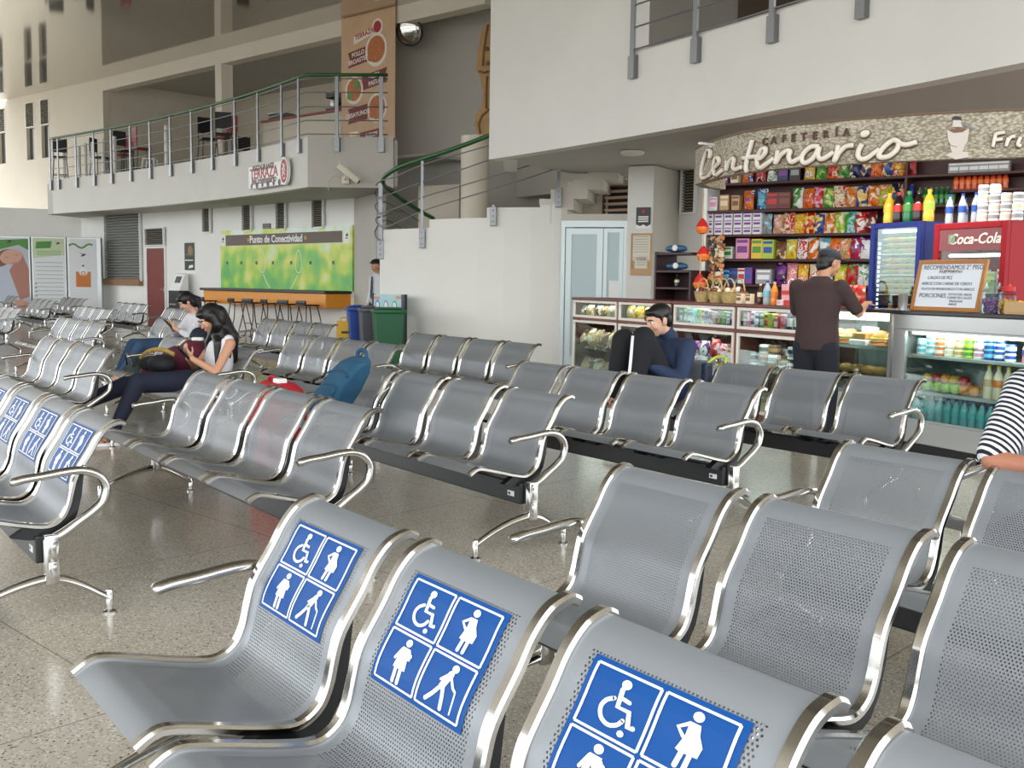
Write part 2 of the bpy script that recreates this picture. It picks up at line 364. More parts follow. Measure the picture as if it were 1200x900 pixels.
so = MB(); so.prism([xy(p, FZ + .015) for p in [q + Vector((.12, .1, 0)) for q in FL] + [FL[-1] + Vector((6, 4, 0)), Vector((8, 18, 0)), Vector((2.2, 17.2, 0)), Vector((.9, 16.8, 0))]], (0, 0, .25)); struct('ceiling_shop', so, SOFF)
# ------------------------------------------------------------------ waiting benches
def seat_mat():
    m = bpy.data.materials.new('perforated_silver_steel'); m.use_nodes = True; nt = m.node_tree; N = nt.nodes.new; L = nt.links.new
    b = nt.nodes['Principled BSDF']; out = nt.nodes['Material Output']
    b.inputs['Base Color'].default_value = srgb(138, 142, 146); b.inputs['Metallic'].default_value = .25; b.inputs['Roughness'].default_value = .4
    uv = N('ShaderNodeUVMap'); uv.uv_map = 'UVMap'
    sep = N('ShaderNodeSeparateXYZ'); L(uv.outputs[0], sep.inputs[0])
    P = .0088
    def lat(off):
        s = N('ShaderNodeVectorMath'); s.operation = 'MULTIPLY_ADD'; L(uv.outputs[0], s.inputs[0])
        s.inputs[1].default_value = (1 / P, 1 / (P * sqrt(3)), 0); s.inputs[2].default_value = (off, off, 0)
        f = N('ShaderNodeVectorMath'); f.operation = 'FRACTION'; L(s.outputs[0], f.inputs[0])
        g = N('ShaderNodeVectorMath'); g.operation = 'MULTIPLY_ADD'; L(f.outputs[0], g.inputs[0]); g.inputs[1].default_value = (1, sqrt(3), 0); g.inputs[2].default_value = (-.5, -.5 * sqrt(3), 0)
        l = N('ShaderNodeVectorMath'); l.operation = 'LENGTH'; L(g.outputs[0], l.inputs[0]); return l.outputs['Value']
    mn = N('ShaderNodeMath'); mn.operation = 'MINIMUM'; L(lat(0), mn.inputs[0]); L(lat(.5), mn.inputs[1])
    lt = N('ShaderNodeMath'); lt.operation = 'LESS_THAN'; L(mn.outputs[0], lt.inputs[0]); lt.inputs[1].default_value = .27
    ab = N('ShaderNodeMath'); ab.operation = 'ABSOLUTE'; L(sep.outputs[0], ab.inputs[0])
    l1 = N('ShaderNodeMath'); l1.operation = 'LESS_THAN'; L(ab.outputs[0], l1.inputs[0]); l1.inputs[1].default_value = .187
    g1 = N('ShaderNodeMath'); g1.operation = 'GREATER_THAN'; L(sep.outputs[1], g1.inputs[0]); g1.inputs[1].default_value = .075
    l2 = N('ShaderNodeMath'); l2.operation = 'LESS_THAN'; L(sep.outputs[1], l2.inputs[0]); l2.inputs[1].default_value = .74
    def mul(a, c):
        x = N('ShaderNodeMath'); x.operation = 'MULTIPLY'; L(a, x.inputs[0]); L(c, x.inputs[1]); return x.outputs[0]
    fac = mul(mul(lt.outputs[0], l1.outputs[0]), mul(g1.outputs[0], l2.outputs[0]))
    tr = N('ShaderNodeBsdfTransparent'); mx = N('ShaderNodeMixShader'); L(fac, mx.inputs[0]); L(b.outputs[0], mx.inputs[1]); L(tr.outputs[0], mx.inputs[2]); L(mx.outputs[0], out.inputs[0])
    return m
SEATM = seat_mat()
SIGNB = mat('sticker_blue_vinyl', (0, 70, 138), rough=.5, spec=.3); SIGNW = mat('sticker_white_vinyl', (240, 243, 246), rough=.4)
PW, SW = .58, .507
CTRL = [(-.03, .745), (-.02, .7505), (-.006, .753), (.034, .738), (.072, .698), (.106, .64), (.158, .557), (.176, .498), (.19, .44), (.216, .393), (.27, .367), (.36, .382), (.45, .406), (.54, .428), (.575, .424), (.608, .404)]
PROF = [(p.x, p.y) for p in crom([(a, b, 0) for a, b in CTRL], 4)]
ARC = [0]
for a, b in zip(PROF, PROF[1:]): ARC.append(ARC[-1] + hypot(b[0] - a[0], b[1] - a[1]))
S0 = ARC[8]  # arc length at the crown of the back
def prof_at(s, off=0):
    s = s + S0; i = 0
    while i < len(ARC) - 2 and ARC[i + 1] < s: i += 1
    t = (s - ARC[i]) / (ARC[i + 1] - ARC[i]); a, b = PROF[i], PROF[i + 1]
    d, z = a[0] + (b[0] - a[0]) * t, a[1] + (b[1] - a[1]) * t
    tx, tz = b[0] - a[0], b[1] - a[1]; L = hypot(tx, tz)
    return d - tz / L * off, z + tx / L * off   # normal toward the sitter
def seat_mesh():
    me = MB(); nx = 5; th = .0035; uvs = []
    xs = [-SW / 2 + SW * j / (nx - 1) for j in range(nx)]
    for off in (0, -th):
        rows = []
        for k, s in enumerate(ARC):
            d, z = prof_at(s - S0, off); rows.append([Vector((x, -d, z)) for x in xs]); uvs += [(x, s - S0) for x in xs]
        me.grid(rows)
    m = me.mesh('seat', SEATM, smooth=35, fix=False)
    n1 = len(ARC) * nx
    # flip the back layer
    bm = bmesh.new(); bm.from_mesh(m); uvl = bm.loops.layers.uv.new('UVMap'); bm.verts.ensure_lookup_table()
    fl = [f for f in bm.faces if all(v.index >= n1 for v in f.verts)]; bmesh.ops.reverse_faces(bm, faces=fl)
    for f in bm.faces:
        for l in f.loops: l[uvl].uv = uvs[l.vert.index]
    k = len(ARC)
    bm.to_mesh(m); bm.free(); m.polygons.foreach_set('use_smooth', [True] * len(m.polygons)); return m
SEAT_ME = seat_mesh()
def rail_mesh(sx):
    m = MB(); sec = [(-.016, -.006), (-.016, .005), (-.010, .011), (.010, .011), (.016, .005), (.016, -.006), (.008, -.011), (-.008, -.011)]
    rows = []
    for s in ARC:
        row = []
        for a, o in sec + sec[:1]:
            d, z = prof_at(s - S0, o); row.append(Vector((sx * (SW / 2 - .013) + a, -d, z)))
        rows.append(row)
    m.grid(rows)
    for r in (rows[0], rows[-1]): m.add(r[:-1], [tuple(range(len(r) - 1))])
    return m.mesh('side_rail', CHROME, smooth=40)
RAIL_ME = [rail_mesh(-1), rail_mesh(1)]
def bracket_mesh(sx):
    m = MB()
    if True:
        x = sx * .222
        poly = [prof_at(s, -.006) for s in [.21 + .03 * i for i in range(13)]]
        low = [(.4, .335), (.335, .318), (.235, .318), (.19, .345), (.158, .40), (.140, .47)]
        pts = [Vector((x - .02, -d, z)) for d, z in poly + low]
        m.prism(pts, (.04, 0, 0))
    return m.mesh('seat_bracket', BLACKM)
BRK_ME = [bracket_mesh(-1), bracket_mesh(1)]
# priority sticker: blue sheet, four framed pictograms
def sticker_mesh():
    m = MB(); u0, u1, s0, s1 = -.172, .167, .08, .314
    def mp(a, b, off):
        d, z = prof_at(s0 + (s1 - s0) * b, off); return Vector((u0 + (u1 - u0) * a, -d, z))
    n = 14
    m.grid([[mp(i / 6, j / n, .0022) for i in range(7)] for j in range(n + 1)], 0)
    def poly(P, mi=1, off=.0036): m.add([mp(x, y, off) for x, y in P], [tuple(range(len(P)))], mi)
    def line(a, b, w):
        k = 6; pts = [(a[0] + (b[0] - a[0]) * i / k, a[1] + (b[1] - a[1]) * i / k) for i in range(k + 1)]
        for q in stroke2d(pts, w, False): poly(q)
    for qx in (0, 1):
        for qy in (0, 1):
            x0, y0 = .045 + qx * .47, .045 + qy * .47; x1, y1 = x0 + .435, y0 + .435; w = .018
            line((x0, y0), (x1, y0), w); line((x0, y1), (x1, y1), w); line((x0, y0), (x0, y1), w); line((x1, y0), (x1, y1), w)
            def P(x, y): return (x0 + .435 * x, y0 + .435 * y)
            def S(pts, w):
                pp = [P(*p) for p in pts]; k = len(pp); L_, R_ = [], []
                for i_ in range(k):
                    ax, ay = pp[max(i_ - 1, 0)]; bx_, by_ = pp[min(i_ + 1, k - 1)]; dl = hypot(bx_ - ax, by_ - ay) or 1e-6; nx_, ny_ = -(by_ - ay) / dl * w * .2175, (bx_ - ax) / dl * w * .2175
                    L_.append((pp[i_][0] + nx_, pp[i_][1] + ny_)); R_.append((pp[i_][0] - nx_, pp[i_][1] - ny_))
                for i_ in range(k - 1): poly([L_[i_], R_[i_], R_[i_ + 1], L_[i_ + 1]])
                for q in (pp[0], pp[-1]): poly(circ2d(q[0], q[1], w * .2175, 10))
            def C(x, y, r): poly(circ2d(*P(x, y), r * .435))
            def G(pts): poly([P(*p) for p in pts])
            if (qx, qy) == (0, 0):      # wheelchair user
                C(.53, .16, .075); S([(.5, .25), (.52, .52), (.7, .52), (.76, .74), (.83, .72)], .075); S([(.51, .37), (.66, .39)], .06)
                S([(p_.x, p_.y) for p_ in crom([(.43, .42, 0), (.33, .5, 0), (.29, .63, 0), (.35, .77, 0), (.48, .83, 0), (.6, .78, 0), (.66, .68, 0)], 4)], .065)
                C(.7, .87, .05)
            elif (qx, qy) == (1, 0):    # pregnant woman
                C(.5, .14, .075)
                G([(.42, .24), (.57, .24), (.6, .38), (.68, .52), (.66, .68), (.42, .7), (.36, .68), (.42, .45)])
                S([(.43, .27), (.3, .38), (.4, .48)], .055); S([(.45, .7), (.43, .9)], .07); S([(.56, .7), (.55, .9)], .07)
            elif (qx, qy) == (0, 1):    # woman holding a baby
                C(.52, .14, .075); G([(.42, .24), (.62, .24), (.64, .45), (.68, .66), (.38, .66), (.4, .45)])
                S([(.43, .28), (.35, .5)], .055); S([(.62, .3), (.68, .42), (.5, .44)], .06); C(.66, .36, .05)
                S([(.46, .66), (.46, .92)], .075); S([(.58, .66), (.58, .92)], .075)
            else:                       # person with a cane
                C(.6, .14, .075); S([(.56, .26), (.47, .52)], .13); S([(.5, .5), (.56, .7), (.58, .9)], .075); S([(.46, .52), (.34, .72), (.22, .86)], .075)
                S([(.57, .28), (.7, .46), (.76, .5)], .05); S([(.78, .5), (.8, .9)], .03); S([(.5, .3), (.4, .42)], .05)
    me = m.mesh('priority_sticker', [SIGNB, SIGNW], fix=False)
    bm = bmesh.new(); bm.from_mesh(me)
    for f in bm.faces:
        f.normal_update()
    fl = [f for f in bm.faces if f.normal.y > 0]; bmesh.ops.reverse_faces(bm, faces=fl); bm.to_mesh(me); bm.free(); return me
STICK_ME = sticker_mesh()
def arm_mesh():
    m = MB(); P = crom([(0, -d, z) for d, z in [(.405, .556), (.36, .566), (.29, .572), (.2, .582), (.14, .580), (.09, .558), (.06, .51), (.072, .455), (.11, .418), (.16, .385), (.215, .348), (.262, .325)]], 4)
    k = len(P); rs = []
    for i in range(k):
        t = i / (k - 1); w = .023; h = .0165 + .003 * max(0, t - .5) * 2
        if i == 0: w, h = .015, .011
        rs.append((w, h))
    m.tube(P, rs, 12, up=(1, 0, 0)); return m.mesh('armrest', CHROME, smooth=50)
ARM_ME = arm_mesh()
def leg_mesh():
    m = MB(); m.bbox(-.028, .028, -.297, -.243, .15, .345, .008)
    m.bbox(.026, .031, -.285, -.255, .255, .325, .003); m.bbox(.026, .031, -.285, -.255, .175, .24, .003)
    m.bbox(-.031, -.026, -.285, -.255, .255, .325, .003)
    fr = crom([(0, -.255, .175), (0, -.33, .168), (0, -.42, .148), (0, -.52, .112), (0, -.602, .072)], 4)
    bk = crom([(0, -.285, .175), (0, -.22, .158), (0, -.157, .126), (0, -.1, .088), (0, -.057, .06)], 4)
    for P in (fr, bk):
        k = len(P); m.tube(P, [(.024 - .008 * i / (k - 1), .02 - .009 * i / (k - 1)) for i in range(k)], 10, up=(1, 0, 0))
    return m.mesh('leg', CHROME, smooth=40)
LEG_ME = leg_mesh()
def glide_mesh(y):
    m = MB(); m.lathe([(.026, 0), (.026, .007), (.012, .014), (.012, .03), (.0145, .032), (.0145, .088), (.011, .094)], (0, y, 0), 14); return m.mesh('foot_glide', CHROME, smooth=40)
GL_ME = [glide_mesh(-.602), glide_mesh(-.057)]
TAGM = mat('beam_label', (228, 232, 234), rough=.5)
BEAM_ME = {}
def beam_mesh(n):
    m = MB(); m.bbox(.03, n * PW - .03, -.318, -.25, .228, .335, .006)
    return m.mesh('beam', BLACKM)
def tag_mesh(n):
    m = MB(); x = n * PW - .13; m.box(x, x + .055, -.3195, -.318, .262, .288); m.box(x + .006, x + .024, -.3198, -.3195, .268, .28, 1)
    return m.mesh('beam_label', [TAGM, BLACK])
def add(parent, name, me, x=0):
    o = link(name, me, parent); o.location.x = x; return o
BENCHES = {}
def bench(key, u0, v, n, label, stickers=(), group='steel waiting benches'):
    p = U * u0 + V * v; b = thing('waiting_bench', label, 'bench', (p.x, p.y, 0), ROWROT, group); BENCHES[key] = b
    if n not in BEAM_ME: BEAM_ME[n] = (beam_mesh(n), tag_mesh(n))
    bo = add(b, 'beam', BEAM_ME[n][0]); add(bo, 'beam_label', BEAM_ME[n][1])
    for i in range(n):
        s = add(b, 'seat', SEAT_ME, (i + .5) * PW)
        add(s, 'side_rail', RAIL_ME[0]); add(s, 'side_rail', RAIL_ME[1]); add(s, 'seat_bracket', BRK_ME[0]); add(s, 'seat_bracket', BRK_ME[1])
        if i in stickers: add(s, 'priority_sticker', STICK_ME)['label'] = 'blue priority seating sticker with white pictograms'
    for x in (0, n * PW):
        add(b, 'armrest', ARM_ME, x); l = add(b, 'leg', LEG_ME, x); add(l, 'foot_glide', GL_ME[0]); add(l, 'foot_glide', GL_ME[1])
    return b
BN = [
 ('B1', -2.5525, 1.188, 4, 'nearest silver bench with large blue priority stickers in the foreground', (0, 1, 2, 3)),
 ('B2', -2.472, 2.229, 4, 'silver perforated bench without stickers directly behind the nearest stickered bench', ()),
 ('B3', -2.40, 3.291, 4, 'silver bench at right carrying the folded arms of the striped person', ()),
 ('B4', -2.3, 4.35, 3, 'silver bench at right edge that seats the person in striped top', ()),
 ('A0', -6.51, 1.173, 4, 'silver bench at left edge with blue priority stickers', (0, 1, 2, 3)),
 ('A1', -6.35, 2.256, 4, 'four-seat silver bench with red bag showing through its gaps', ()),
 ('A2', -6.369, 3.382, 4, 'silver bench with the blue backpack on its end seat', ()),
 ('A3', -6.146, 4.612, 4, 'silver bench in front of the seated man in dark blue shirt', ()),
 ('A4', -5.981, 5.926, 4, 'silver bench on which the man in dark blue shirt sits', ()),
 ('C1', -10.63, 2.32, 4, 'empty silver bench at left in front of the women with phones', ()),
 ('C2', -10.35, 3.38, 4, 'silver bench holding the long-haired woman and maroon jacket', ()),
 ('C3', -10.37, 4.73, 4, 'empty silver bench in front of the yellow wet floor sign', ()),
 ('C4', -9.99, 5.99, 4, 'empty silver bench against the white curved stair wall', ()),
 ('D2', -15.4, 3.55, 4, 'silver bench row between the red door view and empty left bench', ()),
 ('D3', -14.9, 4.75, 4, 'silver bench on which the woman in white top sits', ()),
 ('D4', -14.4, 6.11, 4, 'empty silver bench in front of the bar stools and orange counter', ()),
 ('E4', -19.9, 6.5, 4, 'far silver bench behind the woman in white top', ()),
 ('Q', -21.0, 5.2, 4, 'far silver bench with its right end below the louvred window', ()),
 ('R', -24.2, 6.8, 4, 'far silver bench directly left of the red door', ()),
 ('S', -27.4, 5.7, 4, 'distant silver bench in front of the white envelope poster panel', ()),
 ('W', -29.6, 6.9, 4, 'most distant silver bench touching the view of the list panel', ()),
 ('T', -21.5, 3.81, 4, 'silver bench cut by left picture edge below the face poster', ()),
 ('X', -31.36, 5.87, 2, 'farthest silver bench at left picture edge under the face poster', ()),
]
for a in BN: bench(a[0], a[1], a[2], a[3], a[4], a[5])
# ------------------------------------------------------------------ far wall fittings
def onw(a, b, px, py):
    p = on_line(a, b, px, py); q = at(px, py, p.y); return q
class Board:
    """rectangle on the wall line a-b seen between two pixel columns; local x right, y up, z out of the wall"""
    def __init__(s, a, b, px0, px1, py0, py1, off=0.0, zt=None, zb=None):
        pm = (py0 + py1) / 2
        p, q = onw(a, b, px0, pm), onw(a, b, px1, pm)
        zt = zt if zt is not None else (onw(a, b, (px0 + px1) / 2, py0).z); zb = zb if zb is not None else (onw(a, b, (px0 + px1) / 2, py1).z)
        s.e = (xy(q, 0) - xy(p, 0)).normalized(); s.n = Vector((s.e.y, -s.e.x, 0))
        s.w = (xy(q, 0) - xy(p, 0)).length; s.h = zt - zb; s.zb = zb; s.zt = zt
        s.o = xy(p, zb) + s.n * off; s.T = frame(s.o, s.e, (0, 0, 1))
        s.mid = s.o + s.e * s.w / 2; s.rz = atan2(s.e.y, s.e.x)
    def root(s, name, label, cat, z=None, group=None):
        r = thing(name, label, cat, (s.mid.x, s.mid.y, s.zb if z is None else z), s.rz, group); s.r = r; return r
def place(mb, name, mats, bd, parent, **k):
    """mesh made in board coordinates -> part of the board's thing"""
    mb.xform(bd.T); return mb.build(name, mats, parent, world=True, **k)
def flat(mb, polys, z, m=0, t=.0015):
    for P in polys: mb.prism([Vector((x, y, z)) for x, y in P], (0, 0, t), m)
ga, gb = GW
def gfit(px0, px1, py0, py1): return Board(ga, gb, px0, px1, py0, py1)
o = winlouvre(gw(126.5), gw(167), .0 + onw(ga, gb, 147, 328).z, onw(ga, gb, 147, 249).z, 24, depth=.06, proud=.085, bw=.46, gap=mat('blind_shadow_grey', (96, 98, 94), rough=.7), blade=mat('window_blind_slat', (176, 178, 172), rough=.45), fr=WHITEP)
sb = MB(); b_ = gfit(121, 168, 327, 334); sb.box(0, b_.w, 0, b_.h, 0, .14); sb.xform(b_.T); sb.build('window_sill', mat('brown_wood_sill', (150, 112, 82), rough=.6), o)
for x0, x1, y0, y1 in [(241, 249, 242, 272), (287.5, 297, 240, 270.5), (327, 337, 236, 269), (369, 381, 233, 267)]:
    winlouvre(gw(x0), gw(x1), onw(ga, gb, x0, y1).z, onw(ga, gb, x0, y0).z, 13, depth=.05, proud=.075)
winlouvre(gw(173.5), gw(194.5), onw(ga, gb, 184, 287).z, onw(ga, gb, 184, 268).z, 8, depth=.05, proud=.075, blade=LOUV)
RED = mat('dark_red_door_paint', (128, 46, 36), rough=.35, noise=.12, nscale=3)
dd = gfit(174, 194.5, 291, 380); dd.T = dd.T @ Matrix.Translation((0, -dd.zb, 0))
m = MB(); m.bbox(0, dd.w, 0, dd.zt, -.02, .03, .006); m.xform(dd.T); door = m.build('door_1', RED); door['kind'] = 'structure'
m = MB(); m.box(-.05, 0, 0, dd.zt + .05, -.03, .045); m.box(dd.w, dd.w + .05, 0, dd.zt + .05, -.03, .045); m.box(0, dd.w, dd.zt, dd.zt + .05, -.03, .045); m.xform(dd.T); m.build('door_frame', WHITEP, door)
m = MB(); m.tube([(dd.w - .06, 1.0, .03), (dd.w - .06, 1.0, .075), (dd.w - .17, 1.0, .075)], .011, 8); m.bbox(dd.w - .085, dd.w - .035, .94, 1.06, .03, .036, .003); m.xform(dd.T); m.build('door_handle', STEEL, door)
# dark poster above the totem, small sign
pb = gfit(217, 228, 284.5, 316.5); r = pb.root('wall_poster', 'narrow dark poster on white wall above the black payment totem', 'poster')
m = MB(); m.bbox(0, pb.w, 0, pb.h, 0, .02, .004); place(m, 'poster_sheet', mat('poster_dark_green', (44, 52, 40), rough=.4, noise=.5, nscale=5), pb, r)
m = MB(); flat(m, [circ2d(pb.w * .62, pb.h * .72, pb.w * .26)], .021, 0); flat(m, [[(.02, pb.h * .55), (pb.w - .02, pb.h * .5), (pb.w - .02, pb.h * .8)]], .0205, 1); place(m, 'poster_picture', [mat('poster_ochre', (150, 120, 72)), mat('poster_olive', (92, 96, 58))], pb, r)
m = MB(); flat(m, [[(.03, pb.h * .34), (pb.w - .03, pb.h * .34), (pb.w - .03, pb.h * .38), (.03, pb.h * .38)], [(pb.w * .4, .04), (pb.w - .04, .07), (pb.w - .05, .14), (pb.w * .5, .12)]], .021); place(m, 'poster_text', WHITEP, pb, r)
ss = gfit(308.5, 317.5, 262, 271.5); r = ss.root('wall_sign', 'small black notice on wall above the green connectivity board', 'sign')
m = MB(); m.bbox(0, ss.w, 0, ss.h, 0, .02, .004); place(m, 'sign_plate', BLACK, ss, r)
m = MB(); flat(m, [[(.03, ss.h * t), (ss.w - .03, ss.h * t), (ss.w - .03, ss.h * t + .012), (.03, ss.h * t + .012)] for t in (.25, .5, .75)], .0205); place(m, 'sign_text', mat('dim_text_grey', (150, 150, 146)), ss, r)
# payment totem
kb = Board(ga, gb, 214.5, 227, 318, 360, off=.42, zb=0); kb.root('payment_totem', 'slim black and white self-service totem beside the red door', 'kiosk'); r = kb.r; zt = onw(ga, gb, 220, 318).z - .05; w = kb.w
zb = zt - .45
m = MB(); m.bbox(0, w, .12, zb, -.3, 0, .015); place(m, 'body', BLACKM, kb, r)
m = MB(); m.prism([(.02, zb, -.28), (.02, zb, -.02), (.02, zt - .02, -.2), (.02, zt, -.28)], (w - .04, 0, 0)); place(m, 'head', WHITEP, kb, r)
m = MB(); a = Vector((w * .3, zb + .16, -.073)); m.prism([(w * .3, zb + .2, -.0956), (w * .75, zb + .2, -.0956), (w * .75, zb + .36, -.163), (w * .3, zb + .36, -.163)], (0, .004, .012)); place(m, 'screen', BLACK, kb, r)
m = MB(); m.bbox(-.03, w + .03, 0, .12, -.34, .1, .02); place(m, 'base', WHITEP, kb, r)
m = MB(); arc = [(w * .5 + .17 * cos(q), .26 + .17 * sin(q), .004) for q in [radians(100 + 14 * i) for i in range(12)]]; m.tube(arc, .02, 6); place(m, 'base_curve', WHITEP, kb, r)
m = MB(); flat(m, [[(.06, zb * .62), (w * .7, zb * .62), (w * .7, zb * .66), (.06, zb * .66)]], .001); place(m, 'front_lettering', mat('dim_text_grey', (150, 150, 146)), kb, r)
# green connectivity board
def abstract_green():
    m = bpy.data.materials.new('green_meadow_print'); m.use_nodes = True; nt = m.node_tree; N = nt.nodes.new; L = nt.links.new; b = nt.nodes['Principled BSDF']; b.inputs['Roughness'].default_value = .4
    tc = N('ShaderNodeTexCoord'); n = N('ShaderNodeTexNoise'); n.inputs['Scale'].default_value = 1.9; n.inputs['Detail'].default_value = 1.5; n.inputs['Distortion'].default_value = .2
    sp = N('ShaderNodeSeparateXYZ'); L(tc.outputs['Object'], sp.inputs[0]); L(tc.outputs['Object'], n.inputs['Vector'])
    a = N('ShaderNodeMath'); a.operation = 'MULTIPLY_ADD'; a.inputs[1].default_value = .22; L(sp.outputs['Z'], a.inputs[0]); 
    a2 = N('ShaderNodeMath'); a2.operation = 'ADD'; L(n.outputs['Fac'], a2.inputs[0]); L(a.outputs[0], a2.inputs[1]); a.inputs[2].default_value = -.12
    r = N('ShaderNodeValToRGB'); L(a2.outputs[0], r.inputs['Fac']); el = r.color_ramp.elements
    el[0].position = .3; el[0].color = srgb(96, 184, 92); el[1].position = .8; el[1].color = srgb(232, 242, 232)
    for p, c in [(.46, (140, 204, 74)), (.55, (192, 218, 76)), (.64, (220, 226, 110)), (.7, (206, 230, 160))]:
        e = el.new(p); e.color = srgb(*c)
    L(r.outputs['Color'], b.inputs['Base Color']); return m
pb = Board(ga, gb, 260.5, 415, 275, 338, off=0, zb=1.08, zt=2.5); h2 = 2.5 - 1.08
pb.root('connectivity_board', 'large green meadow board reading Punto de Conectividad above orange counter', 'sign'); r = pb.r; w, h = pb.w, pb.h
m = MB(); m.bbox(0, w, 0, h, 0, .05, .006); place(m, 'printed_panel', abstract_green(), pb, r)
m = MB(); flat(m, [[(w * .05, h * .735), (w * .935, h * .745), (w * .935, h * .92), (w * .05, h * .915)]], .051); place(m, 'title_band', mat('title_band_brown', (96, 80, 70), rough=.5), pb, r)
m = MB(); text_into(m, 'Punto de Conectividad', .235, pb.T.inverted() @ pb.T @ Matrix.Translation((w * .455, h * .825, .055)), bold=.006); place(m, 'title_text', WHITEP, pb, r)
m = MB(); flat(m, [circ2d(w * .24, h * .825, .045), circ2d(w * .68, h * .83, .045)], .0535); place(m, 'title_dots', mat('title_dot_orange', (214, 140, 40)), pb, r)
for k, x in enumerate((.025, .965)):
    m = MB(); flat(m, [[(w * x - .11, h * .73), (w * x + .11, h * .73), (w * x + .11, h * .93), (w * x - .11, h * .93)]], .0525); place(m, 'logo_square', WHITEP, pb, r)
    m = MB(); flat(m, [[(w * x - .05, h * .84), (w * x + .02, h * .89), (w * x + .06, h * .84), (w * x, h * .83)], [(w * x - .05, h * .80), (w * x + .05, h * .80), (w * x + .05, h * .815), (w * x - .05, h * .815)]], .055); place(m, 'logo_mark', BLACK, pb, r)
for i, x in enumerate((.06, .18, .305, .435, .575, .715, .875)):
    m = MB(); m.bbox(w * x - .035, w * x + .035, h * .41, h * .41 + .08, .05, .06, .004); m.box(w * x - .02, w * x + .02, h * .41 + .02, h * .41 + .06, .06, .061, 1); place(m, 'power_socket', [mat('socket_grey', (110, 112, 100)), BLACK], pb, r)
# translucent leaf outlines printed on the panel
m = MB()
for sx in (-1, 1):
    cx = w * .49 + sx * w * .135
    P = [(cx + sx * .02 + .12 * cos(q) * (1 - .3 * sin(q)), h * .46 + .26 * sin(q)) for q in [2 * pi * i / 20 for i in range(21)]]
    flat(m, stroke2d(P, .02, False), .051); flat(m, stroke2d([(cx - sx * .02, h * .24), (cx - sx * .18, h * .1), (cx - sx * .3, h * .02)], .025), .051)
place(m, 'leaf_outline', mat('pale_leaf_line', (222, 240, 210)), pb, r)
# orange counter
cd = Board(ga, gb, 266, 412, 338, 360, zb=.72, zt=1.09); cd.root('wall_counter', 'long orange wall counter with black top under the green board', 'counter', z=.0); r = cd.r; w = cd.w
m = MB(); m.bbox(-.06, w + .02, 1.03 - cd.zb, 1.09 - cd.zb, .0, .72, .01); place(m, 'counter_top', BLACK, cd, r)
m = MB(); m.bbox(.02, w - .03, 0, 1.03 - cd.zb, .0, .66, .008); place(m, 'front_panel', mat('orange_laminate', (232, 150, 40), rough=.35), cd, r)
# bar stools
def make_stool():
    t = thing('bar_stool', 'x', 'stool', group='black bar stools at the orange counter')
    m = MB(); m.bbox(-.19, .19, -.17, .19, .77, .8, .012); m.bbox(-.19, .19, .15, .19, .8, .88, .012); m.build('seat', BLACK, t, smooth=40)
    for sx in (-1, 1):
        m = MB(); m.tube(crom([(sx * .15, -.13, .77), (sx * .2, -.2, .4), (sx * .22, -.24, .02), (sx * .22, .24, .02), (sx * .2, .17, .4), (sx * .15, .13, .77)], 3), .012, 6); m.build('side_frame', BLACKM, t, smooth=True)
    m = MB(); m.tube([(-.205, -.215, .3), (.205, -.215, .3)], .01, 6); m.build('footrest', BLACKM, t)
    return t
st0 = make_stool()
for i, px in enumerate((243, 279, 297, 318, 339, 361)):
    s = st0 if i == 0 else copy_tree(st0)
    p = on_line(ga + Vector((-.73, -.68, 0)) * .95, gb + Vector((-.73, -.68, 0)) * .95, px, 355)
    s.location = (p.x, p.y, 0); s.rotation_euler = (0, 0, cd.rz + pi + rnd.uniform(-.3, .3))
    s['label'] = 'black metal bar stool, %s of the row under the orange counter' % (ORD[i] if i < 5 else 'rightmost')
# poster panels along the left wall
la, lb = Vector((-22, 28.2, 0)), xy(at(119.5, 320, 29.9), 0)
FRAME = mat('panel_aluminium', (190, 194, 196), rough=.35, metal=.5)
def panel(px0, px1, lab, label):
    bd = Board(la, lb, px0, px1, 281, 360, off=0, zb=.0, zt=2.42); r = bd.root('poster_panel', label, 'poster panel', group='poster panels along the left wall')
    m = MB(); m.bbox(0, bd.w, 0, bd.h, -.18, 0, .01); place(m, 'frame', FRAME, bd, r); return bd, r
SKIN = mat('printed_skin', (206, 160, 140), rough=.5); SKIN2 = mat('printed_skin_shade', (176, 120, 104), rough=.5); GRN = mat('printed_green', (76, 140, 58)); LGRN = mat('printed_pale_green', (196, 212, 172)); PBL = mat('printed_pale_blue', (186, 192, 208)); PGY = mat('printed_grey_line', (150, 156, 160)); PW_ = mat('printed_white', (226, 230, 232)); ORG = mat('printed_orange', (206, 122, 46))
bd, r = panel(-30, 36, 0, 'poster panel with a big face photo and green swoosh at left edge'); w, h = bd.w, bd.h
m = MB(); flat(m, [[(.05, .05), (w - .05, .05), (w - .05, h - .05), (.05, h - .05)]], .001); place(m, 'sheet', PBL, bd, r)
HRB = mat('printed_brown_hair', (120, 84, 66)); ov = lambda x, y, a_, b_, t_, n=20: [(w * x + a_ * cos(q) * cos(t_) - b_ * sin(q) * sin(t_), h * y + a_ * cos(q) * sin(t_) + b_ * sin(q) * cos(t_)) for q in [2 * pi * i / n for i in range(n)]]
m = MB(); flat(m, [ov(.5, .74, .42, .2, .5)], .003, 2); flat(m, [[(w * .62, h * .6), (w * .8, h * .26), (w * .97, h * .3), (w * .97, h * .62), (w * .84, h * .82)]], .004, 1); flat(m, [ov(.66, .76, .3, .21, .25)], .006, 0); flat(m, [ov(.86, .2, .24, .13, -.4)], .006, 0)
